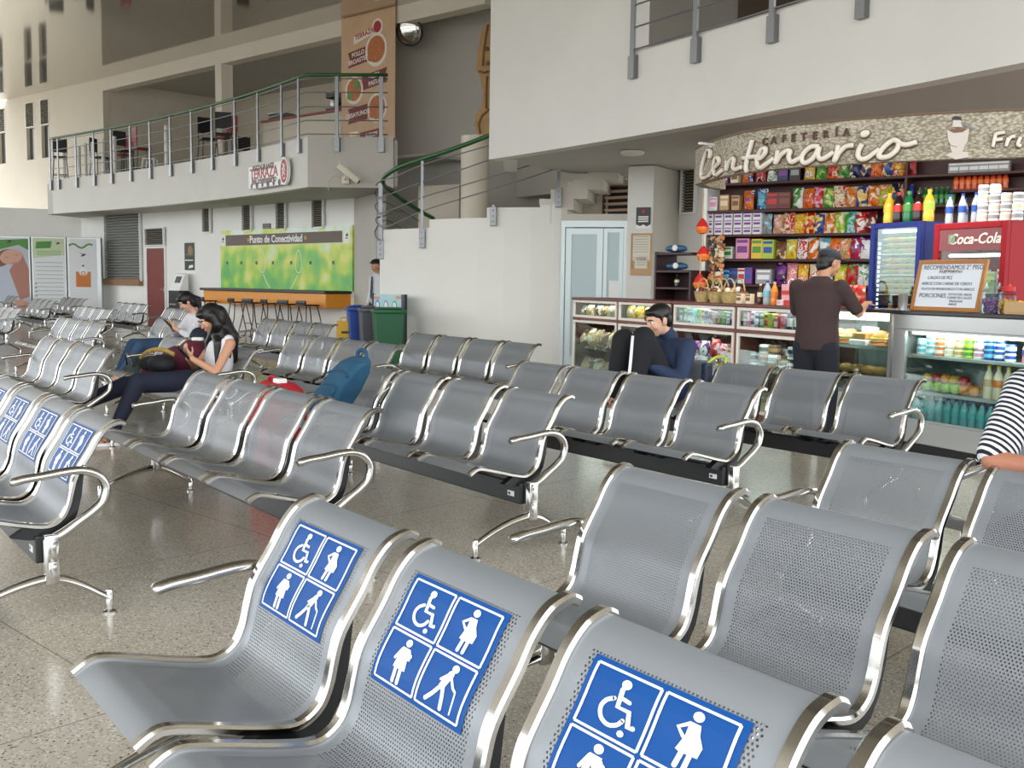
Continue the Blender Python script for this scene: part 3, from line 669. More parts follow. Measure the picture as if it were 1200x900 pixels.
flat(m, [ov(.74, .1 + .05 * i, .2, .035, -.25) for i in range(4)], .008, 0); flat(m, [stroke2d([(w * .55, h * .755), (w * .61, h * .745), (w * .66, h * .755)], .018, False)[0], stroke2d([(w * .72, h * .78), (w * .8, h * .785)], .018, False)[0], stroke2d([(w * .66, h * .685), (w * .75, h * .695)], .022, False)[0]], .009, 1); place(m, 'face_picture', [SKIN, SKIN2, HRB], bd, r)
m = MB(); flat(m, [[(w * .3, h * .95), (w * .97, h * .97), (w * .97, h * .84), (w * .8, h * .9), (w * .5, h * .85), (w * .3, h * .82), (w * .3, h * .84)]], .006, 1); flat(m, [[(.05, h * .9), (w * .7, h * .9), (w * .97, h * .97), (.05, h * .97)]], .004, 0); flat(m, [[(w * .55, .06), (w * .97, .06), (w * .97, h * .05), (w * .7, h * .035)]], .006, 1); place(m, 'green_swoosh', [PW_, GRN], bd, r)
def bird(m, x, y, s, mi=0, z=.008): flat(m, [[(x - s, y + s * .7), (x, y + s * .2), (x + s, y + s * .3), (x + s * .1, y - s * .1)], [(x - s * .6, y - s * .5), (x, y), (x + s * 1.1, y + s * .1), (x + s * .2, y - s * .5)]], z, mi)
m = MB(); bird(m, w * .62, h * .94, .09); place(m, 'bird_logo', BLACK, bd, r)
bd, r = panel(37.5, 78, 1, 'poster panel with green heading and a column of printed list lines'); w, h = bd.w, bd.h
m = MB(); flat(m, [[(.04, .05), (w - .04, .05), (w - .04, h - .04), (.04, h - .04)]], .001); place(m, 'sheet', PW_, bd, r)
m = MB(); flat(m, [[(.04, h * .75), (w - .04, h * .79), (w - .04, h - .04), (.04, h - .04)]], .003, 0); flat(m, [[(w * .12, h * .86), (w * .56, h * .87), (w * .6, h * .95), (w * .15, h * .94)]], .005, 1); flat(m, [stroke2d([(w * .15, h * y), (w * .85, h * (y + .004))], .012, False)[0] for y in (.83, .81, .79)], .005, 1); place(m, 'green_heading', [LGRN, GRN], bd, r)
m = MB(); flat(m, [stroke2d([(w * .12, h * (.70 - .047 * i)), (w * .9, h * (.70 - .047 * i))], .014, False)[0] for i in range(14)], .003); flat(m, [stroke2d([(w * .08, h * (.69 - .047 * i)), (w * .14, h * (.69 - .047 * i))], .05, False)[0] for i in range(5, 14)], .004); place(m, 'list_lines', PGY, bd, r)
m = MB(); bird(m, w * .76, h * .93, .08); place(m, 'bird_logo', BLACK, bd, r)
bd, r = panel(79.5, 119, 2, 'poster panel with orange envelope picture beside the louvred window'); w, h = bd.w, bd.h
m = MB(); flat(m, [[(.04, .05), (w - .12, .05), (w - .12, h - .04), (.04, h - .04)]], .001); place(m, 'sheet', PW_, bd, r)
m = MB(); P = [(w * (.05 + .07 * i), h * (.9 + .025 * sin(i * .9))) for i in range(11)]; flat(m, stroke2d(P, .05, False), .003); place(m, 'wave_line', GRN, bd, r)
m = MB(); bird(m, w * .45, h * .80, .1); place(m, 'bird_logo', BLACK, bd, r)
m = MB(); flat(m, [[(w * .24, h * .42), (w * .68, h * .42), (w * .68, h * .6), (w * .24, h * .6)]], .003, 0); flat(m, [circ2d(w * .46, h * .6, w * .13, 20)], .006, 1); flat(m, [circ2d(w * .46, h * .58, w * .07, 16)], .008, 0); flat(m, [circ2d(w * .46, h * .58, w * .04, 16)], .010, 1); flat(m, [circ2d(w * .46, h * .67, w * .03, 10)], .009, 2); place(m, 'envelope_picture', [ORG, WHITEP, BLACK], bd, r)
# ------------------------------------------------------------------ balcony railing, sign, camera
def rail_thing(name, label, line, zt, posts, zl, plate, inset=.05, wires=(.07, .32, .58, .83, 1.08), topmat=None, e0=None):
    r = thing(name, label, 'railing', (line[0].x, line[0].y, zl))
    outs = []
    for i, p in enumerate(line):
        a, b = line[max(i - 1, 0)], line[min(i + 1, len(line) - 1)]; e = (b - a).normalized(); outs.append(xy(p + Vector((e.y, -e.x, 0)) * inset, 0))
    for p in posts:
        m = MB(); i = min(range(len(line)), key=lambda k: (line[k] - p).length); a, b = line[max(i - 1, 0)], line[min(i + 1, len(line) - 1)]; e = (b - a).normalized(); n = Vector((e.y, -e.x, 0))
        T = frame(xy(p, 0) + n * inset, e, n)   # local x along, y outward, z = down/up
        def bx(x0, x1, y0, y1, z0, z1): m.prism([xy(p, 0) + n * (inset + y) + e * x + Vector((0, 0, z0)) for x, y in ((x0, y0), (x1, y0), (x1, y1), (x0, y1))], (0, 0, z1 - z0))
        bx(-.035, .035, -.012, .012, zl, zt - .02); o = m.build('post', DKSTEEL, r, world=True)
        m = MB(); bx(-.055, .055, -.045, .02, plate, plate + .26); q = m.build('base_bracket', DKSTEEL, r, world=True)
    for wz in wires:
        m = MB(); m.tube([q + Vector((0, 0, zt - wz)) for q in outs], .011, 6, cap=True); m.build('rail_bar', DKSTEEL, r, world=True, smooth=True)
    m = MB(); m.tube([q + Vector((0, 0, zt)) for q in outs], .032, 10); m.build('handrail', topmat or GREENP, r, world=True, smooth=True)
    return r
RB = BAL + [BALR[1]]
posts = []
for px in (57.5, 70, 91, 112, 132.5, 155, 178, 202, 227, 251, 278, 305, 333, 353):
    for a, b in zip(BAL, BAL[1:]):
        p = on_line(a, b, px, 190)
        if (p - a).dot(b - a) >= -1e-6 and (p - b).dot(a - b) >= -1e-6: posts.append(p); break
posts = [BAL[0]] + [p for p in posts]
posts += [on_line(BALR[0], BALR[1], 396, 190), on_line(BALR[0], BALR[1], 447, 190)]
rail_thing('balcony_railing', 'steel railing with green handrail along the gallery balcony at left', RB, 5.1, posts, 3.72, 3.7)
# restaurant sign on the balcony front
sa, sb2 = on_line(BAL[-8], BAL[-2], 297, 200), on_line(BAL[-8], BAL[-2], 348, 200)
sg = Board(sa, sb2, 297, 348, 190, 219, off=.06); sg.root('restaurant_sign', 'white restaurant sign with red round logo on the balcony front', 'sign'); r = sg.r; w, h = sg.w, sg.h
m = MB(); m.bbox(0, w * .86, 0, h * .95, 0, .05, .01); m.lathe([(h * .56, 0), (h * .56, .06), (h * .54, .062)], T=Matrix.Translation((w * .84, h * .53, 0)) @ Matrix.Diagonal((.62, 1, 1, 1)), n=28); place(m, 'sign_board', WHITEP, sg, r)
SRED = mat('sign_red', (176, 40, 44)); SDK = mat('sign_dark_brown', (92, 58, 52))
m = MB(); m.lathe([(h * .47, .061), (h * .47, .066)], T=Matrix.Translation((w * .84, h * .53, 0)) @ Matrix.Diagonal((.6, 1, 1, 1)), n=28); place(m, 'round_logo', SRED, sg, r)
m = MB()
for q in ([(-.1, -.2), (.0, .25), (.12, .0)], [(-.12, .1), (.1, -.15)], [(-.05, .28), (.1, .2)], [(-.02, -.3), (.1, -.28)]): flat(m, stroke2d([(w * .84 + x * h, h * .53 + y * h) for x, y in q], .03), .067)
place(m, 'logo_mark', WHITEP, sg, r)
m = MB(); text_into(m, 'RESTAURANTE', .15, Matrix.Translation((w * .36, h * .82, .053)), bold=.004); place(m, 'small_lettering', SDK, sg, r)
m = MB(); text_into(m, 'TERRAZA', .3, Matrix.Translation((w * .37, h * .58, .053)), bold=.004); place(m, 'large_lettering', SRED, sg, r)
m = MB(); text_into(m, 'del centenario', .2, Matrix.Translation((w * .37, h * .3, .053)), bold=.003)
place(m, 'lower_lettering', SDK, sg, r)
for i in range(6): m = MB(); flat(m, [circ2d(w * (.08 + .13 * i), h * .12, .05 + .015 * (i % 2), 8)], .052); place(m, 'dish_mark', SDK, sg, r)
# security camera on the balcony return
cp = on_line(BALR[0], BALR[1], 405, 205); cn = Vector((-.1, -1, 0)); p = at(405, 211, cp.y - .09)
r = thing('security_camera', 'beige security camera angled on the grey balcony side wall', 'camera', p)
m = MB(); m.bbox(-.07, .07, -.02, .03, -.07, .07, .01); m.tube([(0, -.02, 0), (0, -.14, .02), (.02, -.16, .08)], .014, 8); m.build('wall_bracket', CREAM, r, smooth=40)
T = Matrix.Translation((.08, -.17, .1)) @ Matrix.Rotation(radians(38), 4, 'Y')
m = MB(); m.bbox(-.24, .24, -.06, .06, -.05, .05, .015, T=T); m.bbox(-.27, .27, -.07, .07, .05, .065, .006, T=T); m.build('housing', CREAM, r, smooth=40)
m = MB(); m.lathe([(.035, 0), (.035, .012)], T=T @ Matrix.Translation((.24, 0, 0)) @ Matrix.Rotation(pi / 2, 4, 'Y')); m.build('lens', BLACK, r)
m = MB(); m.tube(crom([(-.04, .02, .0), (-.2, .02, .08), (-.3, .02, -.02), (-.33, .03, -.2)], 5), .008, 6); m.build('cable', GREYW, r, smooth=True)
# convex mirror
mp_ = at(480, 37, 21.9); r = thing('convex_mirror', 'round convex safety mirror high on grey wall beside the food banner', 'mirror', mp_)
T = Matrix.Rotation(radians(112), 4, 'X') @ Matrix.Rotation(radians(-14), 4, 'Y')
m = MB(); m.lathe([(.27, 0), (.25, .03), (.19, .07), (.1, .1), (.001, .112)], n=28, T=T); m.build('mirror_dome', mat('mirror_silver', (220, 222, 220), rough=.03, metal=1), r, smooth=True)
m = MB(); m.tube([T @ Vector((.275 * cos(q), .275 * sin(q), .005)) for q in [2 * pi * i / 28 for i in range(29)]], .02, 8); m.build('rim', BLACK, r, smooth=True)
m = MB(); m.tube([(0, .02, 0), (0, .8, .05)], .02, 8); m.build('bracket', BLACK, r)
# hanging banner with dishes
bb = Board(UP[3] - wn * .06, UP[4] - wn * .06, 400, 463, 20, 166, zt=ZC - .01, zb=3.92); bb.root('food_banner', 'tall wood-print food banner hanging from the ceiling beside the gallery', 'banner'); r = bb.r; w, h = bb.w, bb.h
WOODP = mat('banner_wood_print', (214, 178, 142), rough=.5, noise=.1, nscale=3)
m = MB(); m.bbox(0, w, 0, h, -.01, .0, .002); place(m, 'banner_sheet', WOODP, bb, r)
m = MB(); m.tube([(0, h - .03, 0), (w, h - .03, 0)], .015, 8); place(m, 'top_bar', WOODP, bb, r)
MAR = mat('banner_maroon', (124, 44, 44)); PLATE = mat('printed_plate', (236, 230, 220)); FRY = mat('printed_fried_food', (206, 122, 62), noise=.3, nscale=14); JUI = mat('printed_juice', (236, 176, 80)); LEAF = mat('printed_leaf', (90, 150, 70))
m = MB(); flat(m, [[(w * .24, h * .80), (w * .66, h * .855), (w * .66, h * .90), (w * .24, h * .855)], circ2d(w * .68, h * .89, w * .1)], .001, 0); flat(m, [circ2d(w * .68, h * .89, w * .07)], .003, 1); place(m, 'logo_patch', [PLATE, SRED], bb, r)
m = MB(); text_into(m, 'TERRAZA', .14, Matrix.Translation((w * .44, h * .858, .004)) @ Matrix.Rotation(.16, 4, 'Z'), bold=.003); place(m, 'logo_lettering', SRED, bb, r)
def ribbon(x0, x1, y, hh, sl, txt, left):
    m = MB(); a = [(x0, y - hh), (x1, y - hh + sl), (x1, y + hh + sl), (x0, y + hh), (x0 + .06, y)] if left else [(x0, y - hh), (x1, y - hh + sl), (x1 - .06, y + sl), (x1, y + hh + sl), (x0, y + hh)]
    if left: a = [(x0, y - hh), (x1, y - hh + sl), (x1, y + hh + sl), (x0, y + hh), (x0 + .07, y)]
    flat(m, [[a[4], a[0], a[1], a[2], a[3]]] if left else [a], .001); place(m, 'ribbon', MAR, bb, r)
    m = MB()
    for i, tx in enumerate(txt.split()): text_into(m, tx, .13, Matrix.Translation(((x0 + x1) / 2, y + sl / 2 + (.07 if i == 0 else -.07) * (len(txt.split()) > 1), .004)) @ Matrix.Rotation(atan2(sl, x1 - x0), 4, 'Z'), bold=.003)
    place(m, 'ribbon_lettering', PLATE, bb, r)
def dish(x, y, rr, mi):
    m = MB(); flat(m, [circ2d(x, y, rr, 24)], .003, 0); flat(m, [circ2d(x, y + .01, rr * .8, 20)], .006, 1)
    for i in range(6): flat(m, [circ2d(x + rr * .5 * cos(i * 1.1), y + rr * .4 * sin(i * 1.7), rr * .3, 8)], .008 + .001 * i, 1 + (i % 2) * (mi > 1))
    place(m, 'dish_picture', [PLATE, FRY, LEAF], bb, r)
ribbon(w * .13, w * .52, h * .695, .16, .08, 'POLLO BROASTER', True); dish(w * .66, h * .735, w * .2, 1)
ribbon(w * .4, w * .86, h * .52, .15, .1, 'PIZZA PASTA', False); dish(w * .25, h * .48, w * .17, 2)
ribbon(w * .13, w * .5, h * .30, .16, .06, 'DESAYUNOS', True); dish(w * .68, h * .335, w * .18, 1)
ribbon(w * .36, w * .8, h * .12, .17, .06, 'JUGOS NATURALES', False)
m = MB(); flat(m, [[(w * .15, h * .02), (w * .33, h * .02), (w * .35, h * .17), (w * .13, h * .17)]], .003, 0); flat(m, [[(w * .17, h * .16), (w * .31, h * .16), (w * .33, h * .19), (w * .15, h * .19)]], .006, 1); place(m, 'juice_picture', [JUI, PLATE], bb, r)
# ------------------------------------------------------------------ furniture of the gallery
GZ = 3.905
BCH = mat('black_chair_plastic', (22, 22, 24), rough=.45); REDP = mat('red_upholstery', (150, 34, 38), rough=.5)
def high_chair(px, py, D, rz, red, label):
    p = at(px, py, D); t = thing('bar_chair', label, 'chair', (p.x, p.y, GZ), rz, 'bar chairs on the gallery'); m = MB(); m.bbox(-.19, .19, -.19, .19, .72, .76, .012); m.build('seat', REDP if red else BCH, t)
    m = MB(); m.bbox(-.19, .19, .17, .2, .9, 1.28, .012); m.build('backrest', REDP if red else BCH, t)
    for sx in (-1, 1):
        m = MB(); m.tube([(sx * .17, .17, .74), (sx * .17, .185, 1.0)], .012, 6); m.tube([(sx * .16, .16, .74), (sx * .21, .21, 0)], .013, 6); m.build('leg', BLACKM, t)
        m = MB(); m.tube([(sx * .16, -.16, .74), (sx * .21, -.21, 0)], .013, 6); m.build('leg', BLACKM, t)
    m = MB(); m.tube([(-.195, -.195, .25), (.195, -.195, .25), (.195, .195, .25), (-.195, .195, .25), (-.195, -.195, .25)], .01, 6); m.build('footrest', BLACKM, t); return t
def gal(px, back): p = on_line(UP[1], UP[4], px, 150) + wn * back; return p
for i, (px, bk, rz, red, lab) in enumerate([(110, -1.0, .4, 0, 'black bar chair nearest the left end of gallery railing'), (128, -.3, 1.4, 0, 'black bar chair before the dark gallery doorway panel'), (152, -.2, -.5, 1, 'dark red bar chair left of the gallery column'), (171, -.65, .9, 0, 'black bar chair by the white gallery posts'), (191, -.6, 2.2, 1, 'red-backed bar chair beside the small white stool'), (212, 2.0, .8, 0, 'black bar chair deep in gallery left of the column'), (238, 2.2, 1.9, 0, 'black bar chair deep in gallery touching the column edge'), (269, -.6, .6, 0, 'black high chair right of the cream gallery column'), (284, -.45, -.6, 1, 'red-backed high chair at the gallery serving counter'), (299, -.85, .3, 0, 'black high chair against the gallery serving counter')]):
    p = gal(px, bk); c = high_chair(600, 150, 10, rz, red, lab); c.location = (p.x, p.y, GZ)
for i, (px, bk) in enumerate([(102, -.7), (120, -.7), (136, -.9), (145, -.9), (162, -1), (180, -1.1), (251, -1.3)]):
    p = gal(px, bk); t = thing('barrier_post', 'slim white barrier post behind gallery railing, %s' % (ORD[i] if i < 6 else 'beside the column'), 'post', (p.x, p.y, GZ), 0, 'white barrier posts on the gallery')
    m = MB(); m.lathe([(.05, .02), (.05, 1.02), (.04, 1.05)]); m.build('shaft', WHITEP, t, smooth=40); m = MB(); m.lathe([(.12, 0), (.12, .02)]); m.build('base_plate', WHITEP, t)
p = gal(207, -.75); t = thing('plastic_stool', 'small white plastic stool at the foot of the gallery railing', 'stool', (p.x, p.y, GZ)); m = MB(); m.bbox(-.17, .17, -.17, .17, .4, .44, .02); m.build('seat', WHITEP, t)
for sx in (-1, 1):
    for sy in (-1, 1): m = MB(); m.tube([(sx * .13, sy * .13, .41), (sx * .18, sy * .18, 0)], [.025, .02], 6); m.build('leg', WHITEP, t)
# dark panel at the left gallery end with a spotlight
pb = Board(UP[1] + wn * .5, UP[2] + wn * .5, 120, 138, 104, 160, zb=3.91, zt=6.05); r = pb.root('dark_door_panel', 'tall dark panel at the left end of the gallery opening', 'panel'); m = MB(); m.bbox(0, pb.w, 0, pb.h, -.04, 0, .008); place(m, 'panel_board', mat('dark_panel_blue', (26, 28, 40), rough=.5), pb, r)
m = MB(); m.bbox(pb.w * .1, pb.w * .35, pb.h - .26, pb.h - .08, 0, .15, .03); place(m, 'spot_lamp', WHITEP, pb, r)
# serving counter with machine
ctr = Board(UP[2] + wn * .3, UP[4] + wn * .3, 308, 399, 120, 165, zb=GZ, zt=5.05); ctr.root('serving_counter', 'cream serving counter with red edge on the gallery by the food banner', 'counter'); r = ctr.r
m = MB(); m.bbox(0, ctr.w, 0, 1.15, -.7, 0, .01); place(m, 'body', CREAM, ctr, r); m = MB(); m.bbox(-.04, ctr.w + .02, 1.15, 1.2, -.74, .04, .01); place(m, 'counter_top', mat('counter_red_edge', (142, 52, 44), rough=.4), ctr, r)
cm = ctr.T @ Vector((ctr.w * .8, 1.2, -.35)); t = thing('coffee_machine', 'black and steel coffee machine on the gallery serving counter', 'machine', cm, ctr.rz); m = MB(); m.bbox(-.16, .16, -.18, .18, 0, .1, .01); m.bbox(-.16, .16, .02, .18, .1, .42, .01); m.bbox(-.16, .16, -.18, .18, .32, .46, .02); m.build('body', BLACK, t)
m = MB(); m.lathe([(.06, .1), (.08, .2), (.07, .28)], (.0, -.08, 0)); m.build('jug', STEEL, t, smooth=40)
cm = ctr.T @ Vector((ctr.w * .12, 1.2, -.3)); t = thing('countertop_grill', 'low black countertop appliance at the left of gallery serving counter', 'appliance', cm, ctr.rz); m = MB(); m.bbox(-.28, .28, -.2, .2, .02, .16, .02); m.build('body', BLACK, t); m = MB(); m.tube([(-.2, -.22, .14), (-.2, -.3, .14), (.2, -.3, .14), (.2, -.22, .14)], .012, 6); m.build('handle', STEEL, t)
# ------------------------------------------------------------------ curved stair, door, pillar
STP = [(436, 19.2), (445, 18.6), (470, 18.05), (500, 17.6), (530, 17.2), (560, 16.9), (590, 16.72), (620, 16.6), (650, 16.55), (690, 16.55), (745, 16.6)]
def stD(px):
    for (a, da), (b, db) in zip(STP, STP[1:]):
        if a <= px <= b: return da + (db - da) * (px - a) / (b - a)
    return STP[0][1] if px < STP[0][0] else STP[-1][1]
def strip(mb, px0, px1, top, bot, back=Vector((.25, 1.2, 0)), n=1):
    for k in range(n):
        a, b = px0 + (px1 - px0) * k / n, px0 + (px1 - px0) * (k + 1) / n
        pm = (px0 + px1) / 2
        z1 = at(pm, top, stD(pm)).z; z0 = 0 if bot is None else at(pm, bot, stD(pm)).z
        ym = 300 if bot is None else (top + bot) / 2
        A, B = at(a, ym, stD(a)), at(b, ym, stD(b))
        mb.prism([xy(A, z0), xy(B, z0), xy(B, z1), xy(A, z1)], back)
m = MB()
strip(m, 445, 503, 268, None, n=6); strip(m, 503, 570, 256, None, n=6); strip(m, 570, 632, 243, None, n=6)
strip(m, 632, 658, 238, None, n=3)
struct('wall_stair', m, wall_mat('stair_wall_paint', (240, 238, 232), .03), smooth=25)
m = MB()
for x0, x1, t, b in [(632, 648, 233, 240), (645, 660, 222, 262), (658, 665, 219, 262), (665, 672, 213, 246), (672, 680, 210, 233), (680, 689, 203, 233), (689, 708, 196, 222), (708, 725, 195, 211), (725, 738, 195, 200)]:
    strip(m, x0, x1, t, b, Vector((.22, 1.1, 0)))
struct('trim_stair_steps', m, wall_mat('stair_stone', (224, 218, 206)))
# round column behind the stair with carved figure on it
cc = at(556, 230, 19.0); r0 = 16 * 19.0 / F; m = MB(); m.lathe([(r0, 0), (r0, at(556, 160, 19).z)], (cc.x, cc.y, 0), 28); struct('trim_round_column', m, CREAM, smooth=40)
cz_ = at(556, 160, 19).z
m = MB(); A, B = at(490, 240, 20.4), at(538, 240, 20.0); m.prism([xy(A, 0), xy(B, 0), xy(B, at(515, 217, 20.2).z), xy(A, at(515, 217, 20.2).z)], (.05, .4, 0)); struct('trim_stair_landing', m, wall_mat('beige_wall_paint', (206, 196, 182)))
OCH = mat('carved_ochre_wood', (196, 158, 104), rough=.6, noise=.25, nscale=6); OCH2 = mat('carved_brown_wood', (132, 92, 58), rough=.6)
t = thing('carved_figure', 'tall ochre carved wooden figure on the white round column', 'sculpture', (cc.x + .06, cc.y, cz_))
def fig(px, py): q = at(px, py, 19.0); return (q.x - cc.x - .06, q.z - cz_)
P = [fig(*p) for p in [(559, 158), (556, 146), (558, 133), (564, 126), (566, 108), (562, 88), (558, 82), (560, 60), (564, 40), (569, 28), (573, 26)]]
P = P + [(.26, z) for z in (P[-1][1], .0)]
m = MB(); m.prism([(x, -.05, z) for x, z in P], (0, .12, 0)); m.build('body_slab', OCH, t)
m = MB()
for a in ([(563, 157), (561, 146), (565, 136), (571, 131), (573, 128)], [(570, 128), (570, 110), (571, 90)], [(561, 84), (568, 86), (573, 84)], [(566, 78), (567, 60), (570, 40), (572, 30)]): m.tube([(fig(*p)[0], -.055, fig(*p)[1]) for p in a], .02, 6)
m.build('carved_line', OCH2, t, smooth=True)
for q in [(571, 58), (572, 75)]: m = MB(); m.sphere((fig(*q)[0], -.05, fig(*q)[1]), .04, 10); m.build('carved_knob', OCH2, t)
# stair railing
r = thing('stair_railing', 'curved steel railing with green handrail along the stair wall', 'railing', xy(at(470, 268, 18.0), 0))
def path(L): return crom([at(x, y, D) for x, y, D in L], 5)
m = MB(); m.tube(path([(508, 256, 20.0), (490, 246, 19.7), (470, 233, 19.3), (455, 222, 18.9), (449, 214, 18.5), (452, 206, 18.3), (470, 195, 17.98), (496, 186, 17.6), (530, 175, 17.15), (575, 158, 16.75), (620, 138, 16.55)]), .038, 10); m.build('handrail', GREENP, r, world=True, smooth=True)
for L in ([(440.5, 217, 18.7), (446, 212, 18.4), (463, 207, 18.05), (496, 193, 17.6), (540, 180, 17.1), (600, 163, 16.6)],
          [(462, 222, 19.1), (452, 218, 18.9), (442, 222, 18.65), (440.5, 230, 18.5), (450, 230, 18.2), (496, 213, 17.6), (540, 199, 17.1), (575, 187, 16.75), (640, 168, 16.5)],
          [(478, 251, 19.6), (452, 237, 18.9), (441, 239, 18.55), (441, 246, 18.45), (450, 249, 18.2), (496, 231, 17.6), (540, 218, 17.1), (600, 200, 16.6), (640, 188, 16.5)],
          [(491, 259, 19.9), (470, 248, 19.4), (450, 253, 18.6), (441, 256, 18.45), (443, 263, 18.35), (455, 265, 18.1), (496, 247, 17.6), (540, 233, 17.1), (600, 215, 16.6), (662, 194, 16.5)],
          [(470, 268, 19.4), (452, 258, 18.8), (440, 270, 18.5), (441, 279, 18.4), (444, 281, 18.3)]):
    m = MB(); m.tube(path(L), .011, 6); m.build('rail_bar', DKSTEEL, r, world=True, smooth=True)
for px, y0, y1, w in [(446, 213, 303, .035), (495, 187, 290, .022), (578, 240, 264, .022), (655, 196, 242, .022)]:
    D = stD(px) - .06; a, b = at(px, y0, D), at(px, y1, D); m = MB(); m.box(a.x - w, a.x + w, D - .015, D + .015, b.z, a.z); m.build('post', DKSTEEL, r, world=True)
    m = MB(); z1 = at(px, y1 - 22, D).z; m.bbox(a.x - w - .025, a.x + w + .03, D - .03, D + .05, b.z - .01, z1, .006); m.build('base_bracket', DKSTEEL, r, world=True)
    for zz in (.2, .5, .8):
        m = MB(); m.sphere((a.x, D - .032, b.z + (z1 - b.z) * zz), .012, 8); m.build('bolt', DKSTEEL, r, world=True)
# dome camera at the rail end
p = at(656, 191, 16.3); t = thing('dome_camera', 'small white and black dome camera under the balcony soffit', 'camera', p); m = MB(); m.lathe([(.05, .04), (.07, .0), (.07, .05), (.04, .09), (.02, FZ - p.z)]); m.build('mount', WHITEP, t, smooth=40); m = MB(); m.sphere((0, 0, .0), .06, 12); m.build('dome', BLACK, t, smooth=True)
# double door with frosted glass below the stair
da, db = at(657, 300, 16.45), at(735, 300, 16.2); DA, DB = xy(da, 0), xy(db, 0)
bd = Board(DA, DB, 657.5, 734, 262, 400, zb=0, zt=2.3); w = bd.w
ALU = mat('pale_aluminium_frame', (196, 206, 206), rough=.35, metal=.3); FROST = mat('frosted_glass', (176, 196, 198), rough=.25, spec=.6)
m = MB(); m.box(0, w, bd.zt - .1, bd.zt, -.06, .05); m.box(0, .06, 0, bd.zt - .1, -.06, .05); m.box(w - .05, w, 0, bd.zt - .1, -.06, .05); m.xform(bd.T); door = m.build('door_2', ALU); door['kind'] = 'structure'
def leaf(x0, x1, inset):
    m = MB(); t_ = bd.zt - .12
    m.box(x0, x0 + inset, .02, t_, -.02, .02); m.box(x1 - inset, x1, .02, t_, -.02, .02); m.box(x0 + inset, x1 - inset, t_ - inset, t_, -.02, .02); m.box(x0 + inset, x1 - inset, .02, .2, -.02, .02); m.xform(bd.T); o = m.build('door_leaf', ALU, door)
    m = MB(); m.box(x0 + inset, x1 - inset, .2, t_ - inset, -.006, .006); m.xform(bd.T); m.build('door_glass', FROST, door)
leaf(.07, w * .63, .09); leaf(w * .645, w - .06, .06)
m = MB(); m.box(w * .74, w * .9, .98, 1.38, .022, .026)  # plain white sheet set on the right pane
m.xform(bd.T); nt_ = m.build('white_sheet', WHITEP); tag(nt_, 'flat white sheet on the right leaf of the frosted door', 'notice')
m = MB(); m.box(0, w, bd.zt, bd.zt + .1, -.1, .06); m.xform(bd.T); struct('trim_door_lintel', m, wall_mat('lintel_grey', (206, 200, 190)))
# warm window seen under the stair, beyond the door
w1, w2 = at(708, 235, 17.6), at(745, 235, 17.2)
LIT = mat('sunlit_blind', (236, 204, 182), rough=.6); o = winlouvre(w1, w2, at(722, 257, 17.4).z, at(722, 220, 17.4).z, 5, blade=LIT, fr=mat('window_frame_brown', (92, 70, 60)), depth=.06)
m = MB(); m.prism([xy(at(655, 235, 17.9), 2.3), xy(at(760, 235, 17.4), 2.3), xy(at(760, 235, 17.4), FZ), xy(at(655, 235, 17.9), FZ)], (.05, .2, 0)); struct('wall_under_stair', m, wall_mat('beige_wall_paint', (206, 196, 182)))
# pillar and recess beside the shop
PA, PB_ = at(735.5, 240, 15.55), at(765.5, 240, 15.35)
m = MB(); m.prism([xy(PA, 0), xy(PB_, 0), xy(PB_, FZ), xy(PA, FZ)], (.12, .5, 0)); struct('trim_pillar', m, WHITE)
RC = at(796, 240, 16.2); m = MB(); m.prism([xy(PB_, 0), xy(RC, 0), xy(RC, FZ), xy(PB_, FZ)], (.12, .5, 0)); struct('wall_recess', m, GREYW)
LWB = at(845, 240, 15.6); m = MB(); m.prism([xy(RC, 0), xy(LWB, 0), xy(LWB, FZ), xy(RC, FZ)], (.1, .3, 0)); struct('wall_shop_left', m, WHITE)
a_, b_ = Vector((RC.x, RC.y, 0)), Vector((LWB.x, LWB.y, 0)); winlouvre(on_line(a_, b_, 798, 225) - Vector((0, .1, 0)), on_line(a_, b_, 812, 225) - Vector((0, .1, 0)), at(805, 249, 16.05).z, at(805, 198, 16.05).z, 15, depth=.06)
pa, pb2 = xy(PA, 0), xy(PB_, 0)
bd = Board(pa, pb2, 746, 763, 243, 268, off=.004); r = bd.root('pillar_poster', 'black and white poster with red emblem, upper one on the white pillar', 'poster'); w, h = bd.w, bd.h
m = MB(); m.bbox(0, w, 0, h, 0, .012, .002); place(m, 'poster_sheet', WHITEP, bd, r); m = MB(); flat(m, [[(0, h * .2), (w * .3, h * .12), (w * .5, h * .2), (w * .75, h * .1), (w, h * .2), (w, h), (0, h)]], .0125); place(m, 'black_field', BLACK, bd, r)
m = MB(); flat(m, [circ2d(w * .5, h * .8, w * .13)], .0142); place(m, 'red_emblem', SRED, bd, r); m = MB(); flat(m, [stroke2d([(w * .15, h * y), (w * .85, h * y)], .02, False)[0] for y in (.55, .45, .34)], .0142); place(m, 'poster_text', WHITEP, bd, r)
bd = Board(pa, pb2, 740, 764, 273.5, 322.5, off=.004); r = bd.root('notice_board', 'wood-framed notice board with paper sheets, lower one on the white pillar', 'notice board'); w, h = bd.w, bd.h
TAN = mat('tan_wood_frame', (190, 152, 108), rough=.5); PAPER = mat('cream_paper', (226, 218, 202), rough=.7)
m = MB(); m.bbox(0, w, 0, h, 0, .015, .003); m.box(0, .02, 0, h, .015, .03); m.box(w - .02, w, 0, h, .015, .03); m.box(.02, w - .02, 0, .09, .015, .03); m.box(.02, w - .02, h - .02, h, .015, .03); place(m, 'board_frame', TAN, bd, r)
